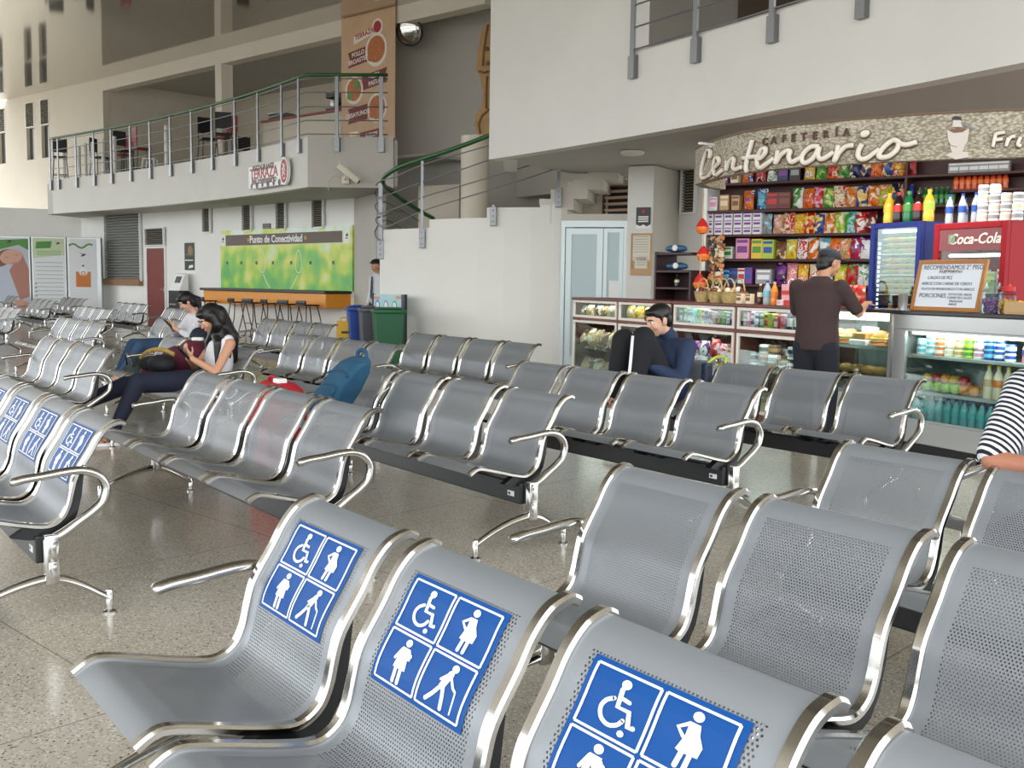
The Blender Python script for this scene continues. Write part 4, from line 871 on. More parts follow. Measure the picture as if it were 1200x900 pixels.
m = MB(); flat(m, [[(.025, h * .35), (w - .025, h * .35), (w - .025, h - .03), (.025, h - .03)], [(w * .2, h * .16), (w * .8, h * .16), (w * .8, h * .45), (w * .2, h * .45)]], .016); place(m, 'paper_sheet', PAPER, bd, r)
m = MB(); flat(m, [stroke2d([(.05, h * y), (w - .05, h * y)], .008, False)[0] for y in (.92, .86, .8, .74, .68, .62, .56)] + [stroke2d([(w * .26, h * y), (w * .74, h * y)], .008, False)[0] for y in (.4, .35, .3, .25)], .019); place(m, 'printed_text', mat('dim_text_grey', (150, 150, 146)), bd, r)
# ------------------------------------------------------------------ recycling bins, sign, floor sign
def make_bin(px, D, wd, label, col, rz):
    p = at(px, 390, D); t = thing('recycling_bin', label, 'bin', (p.x, p.y, 0), rz, 'recycling bins by the stair wall'); m_ = mat('bin_plastic_%d_%d_%d' % col, col, rough=.4)
    h = .80; m = MB(); rows = []
    for z, k in ((0, .78), (.02, .8), (h, 1)):
        a = wd / 2 * k; b = .2 * k; rows.append([(x, y, z) for x, y in ((-a + .03, -b), (a - .03, -b), (a, -b + .03), (a, b - .03), (a - .03, b), (-a + .03, b), (-a, b - .03), (-a, -b + .03), (-a + .03, -b))])
    m.grid(rows); m.add(rows[0][:-1], [tuple(range(8))]); m.build('body', m_, t)
    m = MB(); m.bbox(-wd / 2 - .02, wd / 2 + .02, -.23, .22, h, h + .07, .02); m.bbox(-wd / 2 + .05, wd / 2 - .05, -.2, .2, h + .07, h + .1, .015); m.build('lid', m_, t, smooth=40)
    m = MB()
    for sx in (-1, 1):
        for z in (.36, .5): m.box(sx * wd * .14 - .035, sx * wd * .14 + .035, -.2, -.194, z, z + .09, T=Matrix.Rotation(-.06, 4, 'X'))
    m.build('white_symbols', WHITEP, t); return t
make_bin(418.5, 18.0, .34, 'blue recycling bin, leftmost of the three by the stair wall', (24, 66, 150), .25)
make_bin(432, 17.5, .32, 'dark grey recycling bin between the blue and green bins', (84, 84, 92), .25)
make_bin(455, 16.85, .5, 'large green recycling bin with open lid, rightmost of three', (14, 92, 52), .25)
a, b = xy(at(437, 380, 18.3), 0), xy(at(475.5, 380, 17.5), 0)
bd = Board(a, b, 437, 475.5, 345, 402, zb=0, zt=at(456, 345, 17.4).z); r = bd.root('bin_sign_stand', 'sign stand with colourful recycling pictures and dark post behind the bins', 'sign', z=0); w = bd.w; zt = bd.zt
m = MB(); m.bbox(w - .1, w, 0, zt, -.03, .03, .008); m.bbox(0, .04, 0, zt, -.03, .03, .008); place(m, 'post', mat('sign_post_navy', (26, 34, 44), rough=.4), bd, r)
m = MB(); m.bbox(.02, w - .1, zt - .3, zt - .01, -.01, .01, .003); place(m, 'sign_panel', mat('pale_blue_panel', (176, 214, 222), rough=.5), bd, r)
for i, (c, x) in enumerate([((40, 90, 170), .18), ((120, 130, 136), .47), ((60, 150, 80), .76)]):
    x *= w * .9; m = MB(); flat(m, [[(x - .07, zt - .29)] + [(x + .07 * cos(q), zt - .2 + .09 * sin(q)) for q in [pi - pi * j / 10 for j in range(11)]] + [(x + .07, zt - .29)]], .0105, 0); flat(m, [[(x - .05, zt - .29)] + [(x + .05 * cos(q), zt - .2 + .065 * sin(q)) for q in [pi - pi * j / 10 for j in range(11)]] + [(x + .05, zt - .29)]], .013, 1); place(m, 'arch_picture', [mat('arch_%d' % i, c), WHITEP], bd, r)
for x_, y_ in ((.72, .08), (.05, .1)): m = MB(); flat(m, [[(w * x_, zt - y_), (w * (x_ + .18), zt - y_), (w * (x_ + .18), zt - y_ + .05), (w * x_, zt - y_ + .05)]], .0105); place(m, 'panel_patch', mat('panel_orange_patch', (216, 150, 110)), bd, r)
p = at(405, 395, 17.9); t = thing('wet_floor_sign', 'yellow folding wet floor sign left of the blue bin', 'floor sign', (p.x, p.y, 0), .3)
YEL = mat('yellow_sign_plastic', (226, 178, 36), rough=.45)
for s, rx in ((-1, .2), (1, -.2)):
    m = MB(); m.bbox(-.15, .15, -.012, .012, 0, .64, .006, T=Matrix.Translation((0, s * .13, 0)) @ Matrix.Rotation(rx * -s * s, 4, 'X')); o = m.build('panel', YEL, t)
    if s < 0:
        m = MB()
        for z in (.2, .3, .42): m.box(-.08, .08, -.016, -.012, z, z + .04, T=Matrix.Translation((0, s * .13, 0)) @ Matrix.Rotation(-rx, 4, 'X'))
        m.build('black_symbol', BLACK, t)
m = MB(); m.tube([(-.08, 0, .62), (-.08, 0, .68), (.08, 0, .68), (.08, 0, .62)], .012, 6); m.build('handle', YEL, t)
# bus-stop style balcony rail above the shop
posts = [on_line(FL[2], FL[3], 745, 60), on_line(FL[2], FL[3], 819, 40), on_line(FL[3], FL[4], 909, 20), on_line(FL[4], FL[5], 1014, 0), on_line(FL[5], FL[6], 1130, -40)]
rail_thing('upper_railing', 'steel railing with bracketed posts on white balcony above the shop', FL[2:], 5.1, posts, 3.72, 3.70)
# ------------------------------------------------------------------ shop counter line
C0 = Vector((.777, 13.55, 0)); CE = Vector((.4252, -.9051, 0)); CN = Vector((.9051, .4252, 0)); CRZ = atan2(CE.y, CE.x)
def cpos(s, n=0, z=0): return C0 + CE * s + CN * n + Vector((0, 0, z))
def s_of(px, py=350, n=0):
    q = C0 + CN * n; p = on_line(q, q + CE * 8, px, py); return (p - q).dot(CE)
WOOD = mat('cabinet_brown_wood', (118, 66, 54), rough=.45, noise=.15, nscale=6); WOODD = mat('shelf_dark_wood', (72, 34, 30), rough=.5, noise=.15, nscale=6)
BEAD = mat('white_frame_bead', (236, 226, 216), rough=.5); PANE = glass('clear_pane'); SSTEEL = mat('case_stainless_steel', (186, 188, 186), rough=.28, metal=.7)
CNAME = {}
def col(name, rgb, rough=.4): CNAME[name] = mat('pack_' + name.replace(' ', '_'), rgb, rough=rough); return name
for n_, c_ in dict(red=(196, 38, 36), orange=(226, 120, 40), yellow=(234, 190, 48), green=(70, 150, 58), lime=(170, 200, 60), blue=(36, 76, 160), navy=(26, 36, 84), purple=(120, 50, 140), pink=(226, 150, 180), white=(232, 232, 232), cream=(232, 216, 184), tan=(196, 160, 110), brown=(120, 76, 48), grey=(150, 152, 154), black=(30, 26, 28), cyan=(110, 190, 214), maroon=(110, 28, 36), aqua=(70, 178, 186)).items(): col(n_, c_)
CN2 = {}
MC = {}
def print_mat(c1, c2):
    k = 'print_%s_%s' % (c1, c2)
    if k in MATS: return MATS[k]
    m = bpy.data.materials.new(k); MATS[k] = m; m.use_nodes = True; nt = m.node_tree; N = nt.nodes.new; L = nt.links.new; b = nt.nodes['Principled BSDF']; b.inputs['Roughness'].default_value = .28
    c = [CNAME[x].node_tree.nodes['Principled BSDF'].inputs['Base Color'].default_value[:] for x in (c1, c2)]
    tc = N('ShaderNodeTexCoord'); oi = N('ShaderNodeObjectInfo'); mu = N('ShaderNodeMath'); mu.operation = 'MULTIPLY'; mu.inputs[1].default_value = 40; L(oi.outputs['Random'], mu.inputs[0])
    ad = N('ShaderNodeVectorMath'); ad.operation = 'ADD'; L(tc.outputs['Object'], ad.inputs[0]); L(mu.outputs[0], ad.inputs[1])
    n = N('ShaderNodeTexNoise'); n.inputs['Scale'].default_value = 13; n.inputs['Detail'].default_value = 1; n.inputs['Distortion'].default_value = .6; L(ad.outputs[0], n.inputs['Vector'])
    r = N('ShaderNodeValToRGB'); r.color_ramp.interpolation = 'CONSTANT'; e = r.color_ramp.elements; e[0].position = 0; e[0].color = c[0]; e[1].position = .53; e[1].color = c[1]
    for p_, q in ((.34, [x * .55 for x in c[0][:3]] + [1]), (.4, c[0]), (.62, (.82, .8, .74, 1)), (.68, c[1])): x = e.new(p_); x.color = q
    L(n.outputs['Fac'], r.inputs['Fac']); L(r.outputs['Color'], b.inputs['Base Color'])
    n2 = N('ShaderNodeTexNoise'); n2.inputs['Scale'].default_value = 24; L(ad.outputs[0], n2.inputs['Vector']); bp = N('ShaderNodeBump'); bp.inputs['Strength'].default_value = .35; bp.inputs['Distance'].default_value = .02; L(n2.outputs['Fac'], bp.inputs['Height']); L(bp.outputs[0], b.inputs['Normal']); return m
def pouch_mesh(w, h, d, c1, c2):
    k = ('pouch', w, h, d, c1, c2)
    if k in MC: return MC[k]
    m = MB(); n, q = 7, 8; F_, B_ = [], []
    for j in range(q + 1):
        t = j / q; rf, rb = [], []
        for i in range(n + 1):
            s = i / n; b = (sin(pi * s) ** .6) * (sin(pi * min(1, max(0, (t - .06) / .88))) ** .5) * d / 2
            x = (s - .5) * w * (1 - .06 * sin(pi * t)); rf.append(Vector((x, -b - .001, t * h))); rb.append(Vector((x, b + .001, t * h)))
        F_.append(rf); B_.append(rb)
    m.grid(F_); m.grid(B_)
    MC[k] = m.mesh('snack_bag', print_mat(c1, c2), smooth=True); return MC[k]
def box_mesh(w, h, d, c1, c2):
    k = ('box', w, h, d, c1, c2)
    if k in MC: return MC[k]
    m = MB(); m.bbox(-w / 2, w / 2, -d / 2, d / 2, 0, h, .004, 0); m.box(-w * .38, w * .38, -d / 2 - .0015, -d / 2, h * .3, h * .62, 1); m.box(-w * .42, w * .42, -d / 2 - .0015, -d / 2, h * .78, h * .92, 1)
    MC[k] = m.mesh('carton', [CNAME[c1], CNAME[c2]]); return MC[k]
def can_mesh(r, h, c1, c2):
    k = ('can', r, h, c1, c2)
    if k in MC: return MC[k]
    m = MB(); m.lathe([(r * .86, 0), (r, .006), (r, h * .3)], m=0); m.lathe([(r * 1.003, h * .3), (r * 1.003, h * .72)], m=1); m.lathe([(r, h * .72), (r, h - .012), (r * .86, h), (r * .8, h - .004)], m=0)
    MC[k] = m.mesh('can', [CNAME[c1], CNAME[c2]], smooth=40); return MC[k]
def bottle_parts(r, h, liq, lab, cap):
    k = ('bottle', r, h, liq, lab, cap)
    if k in MC: return MC[k]
    b = MB(); b.lathe([(r * .9, 0), (r, .01), (r, h * .2), (r * .93, h * .3), (r, h * .4), (r, h * .6), (r * .7, h * .76), (r * .36, h * .86), (r * .36, h * .93)], n=14)
    l = MB(); l.lathe([(r * 1.02, h * .36), (r * 1.02, h * .58)], n=14)
    c = MB(); c.lathe([(r * .42, h * .92), (r * .42, h - .002), (r * .36, h)], n=12)
    MC[k] = (b.mesh('bottle', liq, smooth=40), l.mesh('bottle_label', lab, smooth=40), c.mesh('bottle_cap', cap, smooth=40)); return MC[k]
def put(o, p, rz=0, s=None):
    o.location = p; o.rotation_euler = (0, 0, rz)
    if s: o.scale = (s, s, s)
    return o
def pouch(p, rz, w, h, d, c1, c2, label, group, name='snack_bag', lean=0):
    o = link(name, pouch_mesh(w, h, d, c1, c2)); tag(o, label, 'snack bag', group); put(o, p, rz); o.rotation_euler.x = lean; return o
def carton(p, rz, w, h, d, c1, c2, label, group, name='carton', cat='box'):
    o = link(name, box_mesh(w, h, d, c1, c2)); tag(o, label, cat, group); return put(o, p, rz)
def can(p, r, h, c1, c2, label, group, name='can', cat='can'):
    o = link(name, can_mesh(r, h, c1, c2)); tag(o, label, cat, group); return put(o, p, rnd.uniform(0, 6))
def bottle(p, r, h, liq, lab, cap, label, group=None, name='bottle'):
    a, b, c = bottle_parts(r, h, liq, lab, cap); o = link(name, a); tag(o, label, 'bottle', group); put(o, p); link('bottle_label', b, o); link('bottle_cap', c, o); return o
AQUA = mat('water_bottle_plastic', (110, 196, 206), rough=.1, alpha=.75, spec=.7); CLEARB = mat('clear_bottle_plastic', (190, 206, 214), rough=.1, alpha=.7); COLA = mat('cola_liquid', (40, 16, 14), rough=.1); YELB = mat('yellow_drink', (226, 190, 60), rough=.15); GRNB = mat('green_bottle_plastic', (20, 110, 60), rough=.12); ORB = mat('orange_drink', (226, 140, 40), rough=.15); REDB = mat('red_drink', (170, 40, 30), rough=.15)
BLUEC = mat('blue_bottle_cap', (24, 52, 150), rough=.4)
# ------------------------------------------------------------------ wooden cabinets
def case_light(s, n, z, L_, e_):
    L = bpy.data.lights.new('case_light', 'AREA'); L.shape = 'RECTANGLE'; L.size = L_; L.size_y = .04; L.energy = e_; L.color = (1, .98, .94); lo = bpy.data.objects.new('case_light', L); COL.objects.link(lo); lo.location = cpos(s, n, z); lo.rotation_euler = (-.25, 0, CRZ)
def cabinet(s0, s1, label):
    W = s1 - s0; p = cpos(s0); r = thing('display_cabinet', label, 'cabinet', (p.x, p.y, 0), CRZ, 'wooden display cabinets of the shop'); D = .5; cols = 2; cw = W / cols
    m = MB(); m.bbox(0, W, 0, D, 0, .08, .004); m.bbox(-.01, W + .01, -.02, D + .02, 1.12, 1.15, .006); m.box(0, W, D - .02, D, .08, 1.12)
    for j in range(cols + 1):
        x = j * cw; m.box(max(0, x - .02), min(W, x + .02), 0, D - .02, .08, 1.12)
    m.box(.02, W - .02, 0, D - .02, .865, .895); m.build('carcass', WOOD, r)
    for j in range(cols):
        x0, x1 = j * cw + .025, (j + 1) * cw - .025
        m = MB(); m.box(x0, x1, .05, D - .03, .475, .485); m.build('glass_shelf', PANE, r)
        for zz in (1.108, .855): m = MB(); m.tube([(x0 + .1, .06, zz), (x1 - .1, .06, zz)], .008, 6); m.build('lamp_tube', WHITEP, r, smooth=True); case_light((s0 + j * cw) + cw / 2, .06, zz - .015, .8, 2.2)  # tubes and lights added to brighten the dim cabinet interior
        for z0, z1 in ((.90, 1.115), (.085, .86)):
            m = MB(); b = .028; m.box(x0, x0 + b, -.012, .012, z0, z1); m.box(x1 - b, x1, -.012, .012, z0, z1); m.box(x0 + b, x1 - b, -.012, .012, z0, z0 + b); m.box(x0 + b, x1 - b, -.012, .012, z1 - b, z1); f = m.build('window_frame', BEAD, r)
            m = MB(); m.box(x0 + b, x1 - b, -.003, .003, z0 + b, z1 - b); m.build('pane', PANE, f)
    return r
cabinet(0, 2.28, 'left brown wooden display cabinet filled with bread and yellow bags'); cabinet(2.31, 4.56, 'right brown wooden display cabinet filled with sweets and tins')
def fill(s0, s1, z, n, hh, ww, dd, kinds, where, group, n0=.12, rows=1):
    """a row of goods behind a cabinet window; kinds: list of (type,c1,c2,colourword)"""
    ww = round(min(ww, .9 * (s1 - s0) / n), 3)
    for i in range(n):
        s = s0 + (s1 - s0) * (i + .5) / n; typ, c1, c2 = kinds[i % len(kinds)]; h = hh * rnd.uniform(.88, 1.05); p = cpos(s, n0 + rnd.uniform(-.02, .02), z)
        lab = '%s and %s %s, %s in %s' % (c1, c2, {'p': 'bag', 'b': 'box', 'c': 'tin'}[typ], ORD[i] if i < n - 1 else 'rightmost', where)
        if typ == 'p': pouch(p, CRZ + rnd.uniform(-.04, .04), ww, h, dd, c1, c2, lab, group)
        elif typ == 'b': carton(p, CRZ, ww * .95, h, dd, c1, c2, lab, group)
        else: can(p, ww * .45, h, c1, c2, lab, group)
w_ = 1.06
fill(.05, 1.09, .897, 6, .17, .16, .14, [('p', 'tan', 'brown'), ('p', 'cream', 'tan'), ('p', 'brown', 'cream')], 'upper window of the left cabinet', 'bread bags in left cabinet')
fill(.05, 1.09, .487, 6, .27, .17, .2, [('p', 'brown', 'tan'), ('p', 'tan', 'cream'), ('p', 'tan', 'brown')], 'middle shelf of the left cabinet', 'bread bags in left cabinet', .16)
fill(.05, 1.09, .082, 6, .3, .18, .22, [('p', 'tan', 'brown'), ('p', 'brown', 'cream'), ('p', 'tan', 'cream')], 'bottom of the left cabinet', 'bread bags in left cabinet', .16)
fill(1.19, 2.24, .897, 6, .19, .165, .14, [('p', 'yellow', 'tan'), ('p', 'yellow', 'cream'), ('p', 'tan', 'yellow')], 'second upper window behind the seated man', 'yellow bags in left cabinet')
fill(1.19, 2.24, .487, 5, .3, .2, .16, [('p', 'yellow', 'cream'), ('p', 'yellow', 'orange'), ('p', 'tan', 'yellow')], 'second middle shelf behind the seated man', 'yellow bags in left cabinet')
fill(1.19, 2.24, .082, 5, .28, .2, .16, [('p', 'lime', 'tan'), ('p', 'tan', 'yellow')], 'second bottom shelf behind the seated man', 'yellow bags in left cabinet')
mix1 = [('b', 'navy', 'white'), ('b', 'green', 'white'), ('b', 'blue', 'white'), ('b', 'cyan', 'white'), ('b', 'lime', 'green'), ('b', 'white', 'red'), ('b', 'grey', 'blue'), ('b', 'maroon', 'pink'), ('b', 'pink', 'white'), ('b', 'blue', 'yellow'), ('b', 'green', 'lime'), ('b', 'purple', 'white'), ('b', 'white', 'purple')]
fill(2.36, 3.38, .897, 13, .18, .075, .08, mix1, 'the third upper cabinet window', 'packets in right cabinet', .08)
fill(2.36, 3.38, .487, 6, .27, .165, .14, [('p', 'pink', 'white'), ('p', 'purple', 'pink'), ('p', 'purple', 'white'), ('p', 'red', 'pink'), ('p', 'pink', 'red'), ('b', 'orange', 'tan')], 'middle shelf of third window', 'sweet bags in right cabinet')
fill(2.36, 3.38, .082, 7, .26, .14, .12, [('b', 'lime', 'black'), ('p', 'yellow', 'green'), ('b', 'black', 'grey'), ('p', 'cream', 'pink')], 'bottom shelf of third window', 'sweet bags in right cabinet')
mix2 = [('b', 'pink', 'white'), ('b', 'white', 'purple'), ('b', 'purple', 'white'), ('b', 'green', 'white'), ('b', 'yellow', 'red'), ('b', 'lime', 'yellow'), ('b', 'red', 'white'), ('b', 'pink', 'red'), ('c', 'navy', 'white'), ('c', 'black', 'white'), ('c', 'navy', 'grey'), ('c', 'black', 'grey'), ('c', 'navy', 'white')]
fill(3.5, 4.5, .897, 13, .18, .075, .08, mix2, 'fourth upper window beside the standing man', 'packets in right cabinet', .08)
def stacks(s0, s1, z, n, lv, r, h, cols, where, group, n0=.14):
    for i in range(n):
        for k in range(lv[i % len(lv)]):
            c1, c2 = cols[(i + k) % len(cols)]
            can(cpos(s0 + (s1 - s0) * (i + .5) / n, n0, z + k * (h + .001)), r, h, c1, c2, '%s and %s round tin, %s, %s level in %s' % (c1, c2, ORD[i] if i < n - 1 else 'rightmost', ('lowest', 'second', 'third', 'fourth')[k], where), group)
stacks(3.52, 4.5, .487, 7, [2, 3, 3, 2, 3, 2, 3], .062, .09, [('white', 'black'), ('grey', 'navy'), ('tan', 'brown'), ('white', 'grey'), ('brown', 'tan')], 'the fourth window', 'stacked tins in right cabinet')
for i in range(6):
    m = MB(); m.lathe([(.055, -.02), (.06, 0), (.06, .025), (.052, .035)], T=Matrix.Rotation(pi / 2, 4, 'X'), n=18); o = m.build('wafer_roll', CNAME['tan'], smooth=40); tag(o, 'round tan wafer pack facing out, %s on the bottom of fourth window' % (ORD[i] if i < 5 else 'rightmost'), 'wafer pack', 'round wafer packs in right cabinet'); put(o, cpos(3.75 + .125 * i, .06, .145), CRZ)
fill(3.5, 4.5, .082, 5, .2, .17, .12, [('b', 'cream', 'tan'), ('b', 'tan', 'black'), ('p', 'grey', 'black')], 'bottom shelf of fourth window', 'sweet bags in right cabinet', .3)
# ------------------------------------------------------------------ lit glass food case
gs0, gs1 = 4.6, 5.5; p = cpos(gs0); W = gs1 - gs0; r = thing('food_case', 'lit glass food case with sandwiches between wooden cabinet and steel fridge', 'display case', (p.x, p.y, 0), CRZ)
m = MB(); m.bbox(0, W, 0, .5, 0, .42, .006); m.build('base', SSTEEL, r); m = MB(); m.bbox(-.01, W + .01, -.02, .52, 1.12, 1.15, .006); m.build('counter_top', mat('dark_counter_slab', (44, 42, 44), rough=.2), r)
for x in (0, W - .03):
    for y in (0, .47): m = MB(); m.box(x, x + .03, y, y + .03, .42, 1.12); m.build('corner_post', SSTEEL, r)
m = MB(); m.box(0, W, .49, .5, .42, 1.12); m.build('back_panel', mat('case_back_grey', (150, 160, 160), rough=.4), r)
for z in (.83, .58): m = MB(); m.box(.03, W - .03, .02, .48, z - .008, z); m.box(.03, W - .03, .012, .02, z - .02, z + .005, 1); m.build('glass_shelf', [PANE, SSTEEL], r)
m = MB(); m.box(.03, W - .03, .002, .008, .42, 1.08); m.build('front_pane', PANE, r)
m = MB(); m.tube([(.05, .07, 1.085), (W - .05, .07, 1.085)], .03, 10); m.build('lamp_tube', mat('case_lamp_glow', (255, 250, 240), emit=7), r, smooth=True)
def food(name, label, cat, s, n, z, rz=0): q = cpos(s, n, z); return thing(name, label, cat, q, CRZ + rz)
BUN = mat('baked_bun', (206, 150, 84), rough=.6, noise=.25, nscale=9); LET = mat('lettuce_green', (132, 170, 62), rough=.5); HAM = mat('ham_pink', (214, 112, 96), rough=.5); CHE = mat('cheese_yellow', (240, 206, 90), rough=.4)
for i, (s, tl) in enumerate([(4.72, 'in the food case, nearest the standing man'), (4.86, 'in the food case, second from the man'), (5.22, 'with red filling, right part of the food case'), (5.38, 'in the food case, beside the steel fridge')]):
    t = food('sandwich', 'wrapped sandwich %s' % tl, 'sandwich', s, .16, .832, i * .3)
    for k, (mt, z0, z1) in enumerate([(BUN, 0, .03), (HAM, .03, .05), (LET, .05, .062), (CHE, .062, .075)]): m = MB(); m.bbox(-.07 - .005 * (k % 2), .07 + .005 * (k % 2), -.05, .05, z0, z1, .008); m.build(('bread', 'filling', 'lettuce', 'cheese')[k], mt, t)
    m = MB(); m.lathe([(.07, .075), (.068, .1), (.05, .125), (.02, .135)], n=16, sx=1, sy=.75); m.build('bread', BUN, t, smooth=40)
t = food('food_box', 'open white foam box with toast in the middle of food case', 'box', 5.04, .15, .832)
m = MB(); m.bbox(-.1, .1, -.08, .08, 0, .05, .01); m.bbox(-.1, .1, .06, .08, .05, .16, .01, T=Matrix.Translation((0, 0, 0))); m.build('box_shell', WHITEP, t); m = MB(); m.bbox(-.085, .085, -.07, .05, .05, .11, .012); m.build('toast', BUN, t)
for i in range(6):
    t = food('bread_roll', 'brown bread roll, %s on the low shelf of food case' % (ORD[i] if i < 5 else 'rightmost'), 'bread', 4.72 + .135 * i, .14, .582, .4); t['group'] = 'bread rolls in food case'; m = MB(); m.sphere((0, 0, .042), .042, 12, T=Matrix.Translation((0, 0, .042)) @ Matrix.Diagonal((1.7, 1.1, 1, 1))); m.build('crust', BUN, t, smooth=True)
t = food('white_tray', 'white plastic tray on the base of lit food case', 'tray', 5.2, .2, .422); m = MB(); m.bbox(-.18, .18, -.12, .12, 0, .012, .004)
for a in ((-.18, -.17, -.12, .12), (.17, .18, -.12, .12), (-.18, .18, -.12, -.11), (-.18, .18, .11, .12)): m.box(a[0], a[1], a[2], a[3], 0, .06)
m.build('tray_body', WHITEP, t)
# ------------------------------------------------------------------ steel display fridge
fs0, fs1 = 5.52, 7.9; W = fs1 - fs0; p = cpos(fs0); r = thing('steel_display_fridge', 'long stainless display fridge with black top, drinks and fruit behind glass', 'display fridge', (p.x, p.y, 0), CRZ); FD = .56
m = MB(); m.bbox(0, W, .03, FD, .0, .09, .004); m.build('plinth', BLACK, r)
m = MB(); m.bbox(0, W, 0, FD, .09, .27, .006); m.build('base', SSTEEL, r); m = MB(); m.bbox(-.01, W, -.02, FD + .02, 1.12, 1.15, .006); m.build('counter_top', mat('dark_counter_slab', (44, 42, 44)), r)
m = MB(); m.bbox(0, W, 0, .05, 1.0, 1.12, .005); m.build('header', SSTEEL, r); m = MB(); m.bbox(W * .62, W * .67, -.004, 0, 1.03, 1.07, .001); m.build('maker_plate', mat('plate_gold', (176, 140, 84), metal=.6, rough=.4), r)
m = MB(); m.bbox(0, .11, 0, FD, .27, 1.0, .006); m.build('side_post', SSTEEL, r); m = MB(); m.bbox(W - .08, W, 0, FD, .27, 1.0, .006); m.build('side_post', SSTEEL, r)
m = MB(); m.box(.11, W - .08, FD - .02, FD, .27, 1.12); m.build('back_panel', mat('fridge_back', (120, 130, 128), rough=.4), r)
for z in (.80, .51): m = MB(); m.bbox(.11, W - .08, .06, FD - .03, z - .03, z, .005); m.build('shelf', SSTEEL, r)
m = MB(); m.box(.11, .135, -.004, .02, .27, 1.0); m.box(.11, W - .08, -.004, .02, .985, 1.0); m.box(.11, W - .08, -.004, .02, .27, .285); m.build('glass_frame', SSTEEL, r)
m = MB(); m.box(.135, W - .08, .004, .01, .285, .985); m.build('front_pane', PANE, r)
m = MB(); m.tube([(.16, .06, .975), (W - .12, .06, .975)], .014, 8); m.build('lamp_tube', mat('case_lamp_glow', (255, 250, 240), emit=7), r, smooth=True)
FR = 'steel display fridge'
yc = [('white', 'cyan'), ('cyan', 'white'), ('orange', 'white'), ('white', 'cream'), ('cream', 'tan'), ('lime', 'green'), ('white', 'pink'), ('blue', 'cyan'), ('blue', 'white'), ('white', 'blue')]
for i in range(10):
    for k in range(3 if i not in (0, 9) else 2):
        c1, c2 = yc[i] if k % 2 == 0 else yc[i][::-1]
        can(cpos(fs0 + .2 + .093 * i, .12, .801 + k * .064), .04, .063, c1, c2, '%s and %s cup, %s column, level %s, display fridge top shelf' % (c1, c2, ORD[i].replace(' from the left', ''), ('one', 'two', 'three')[k]), 'yogurt cups on the fridge top shelf', 'yogurt_cup', 'cup')
x = fs0 + 1.18
bottle(cpos(x, .12, .801), .034, .17, mat('pink_drink', (216, 120, 150)), CNAME['blue'], CNAME['pink'], 'pink and blue yogurt bottle right of the cup columns, fridge top shelf')
carton(cpos(x + .09, .12, .801), CRZ, .075, .16, .07, 'tan', 'green', 'tan carton with green print right of the pink bottle', None)
for i in range(2): bottle(cpos(x + .19 + .075 * i, .12, .801), .034, .15, COLA, CNAME['red'], CNAME['red'], '%s small dark cola bottle on fridge top shelf' % ('left', 'right')[i], 'cola bottles on fridge top shelf')
for i in range(6): bottle(cpos(x + .36 + .075 * i, .12, .801), .034, .17, CLEARB, CNAME['blue'], BLUEC, 'small water bottle with blue label, %s on fridge top shelf' % ORD[i], 'small waters on fridge top shelf')
FRU = [mat('apple_red', (190, 44, 34), rough=.3, noise=.3, nscale=5), mat('orange_fruit', (230, 140, 50), rough=.4, noise=.1), mat('apple_green', (160, 196, 60), rough=.3), mat('apple_yellow_red', (226, 170, 70), rough=.3, noise=.3, nscale=4)]; FN = ['red apple', 'orange', 'green apple', 'yellow apple']
STEM = mat('fruit_stem', (84, 60, 36))
am = {}
for k in range(4):
    m = MB(); m.lathe([(.004, .012), (.02, .003), (.035, .012), (.043, .04), (.038, .066), (.022, .079), (.008, .073), (.002, .07)], n=16); am[k] = (m.mesh('fruit', FRU[k], smooth=True),)
m = MB(); m.tube([(0, 0, .07), (.006, 0, .092)], .003, 5); SM_ = m.mesh('fruit_stem', STEM)
def fruit(s, n, z, k, lab):
    o = link(FN[k].split()[-1], am[k][0]); tag(o, lab, 'fruit', 'fruit on the fridge middle shelf'); put(o, cpos(s, n, z), rnd.uniform(0, 6)); link('stem', SM_, o)
for i, k in enumerate((0, 2, 2, 2, 2, 1, 1)): fruit(fs0 + .2 + .09 * i, .11, .511, k, '%s, %s in the front fruit row of the steel fridge' % (FN[k], ORD[i]))
for i, k in enumerate((0, 3, 0, 1, 0, 1, 1)): fruit(fs0 + .2 + .09 * i, .2, .511, k, '%s, %s in the rear fruit row of the steel fridge' % (FN[k], ORD[i]))
for i, k in enumerate((3, 0, 1, 3, 0)): fruit(fs0 + .245 + .09 * i, .155, .572, k, '%s, %s on top of the fruit pile in steel fridge' % (FN[k], ORD[i]))
x = fs0 + .86
for i in range(3):
    bottle(cpos(x + .085 * i, .12, .511), .038, .25, mat('cream_drink', (226, 206, 176), rough=.3), CNAME[('tan', 'orange', 'tan')[i]], CNAME['yellow'], 'cream juice bottle with yellow cap, %s of three right of the fruit' % ('left', 'middle', 'right')[i], 'cream juice bottles on fridge middle shelf')
for i in range(3): bottle(cpos(x + .26 + .085 * i, .12, .511), .038, .24, mat('coral_drink', (224, 128, 104), rough=.3), CNAME['cream'], CNAME['red'], 'coral juice bottle, %s of three on fridge middle shelf' % ('left', 'middle', 'right')[i], 'coral juice bottles on fridge middle shelf')
for i in range(5): bottle(cpos(x + .53 + .08 * i, .12, .511), .036, .2, COLA, CNAME['red'], CNAME['red'], 'dark cola bottle, %s on fridge middle shelf' % ORD[i], 'cola bottles on fridge middle shelf')
for i in range(3): bottle(cpos(x + .95 + .08 * i, .12, .511), .036, .22, GRNB, CNAME['lime'], CNAME['green'], 'green soda bottle, %s of three on fridge middle shelf' % ('left', 'middle', 'right')[i], 'green sodas on fridge middle shelf')
for i in range(20): bottle(cpos(fs0 + .19 + .08 * i, .1, .271), .036, .2, AQUA, CNAME['aqua'], BLUEC if i > 3 else WHITEP, 'aqua water bottle, %s in the front row at fridge bottom' % ORD[i], 'water bottles at the fridge bottom')
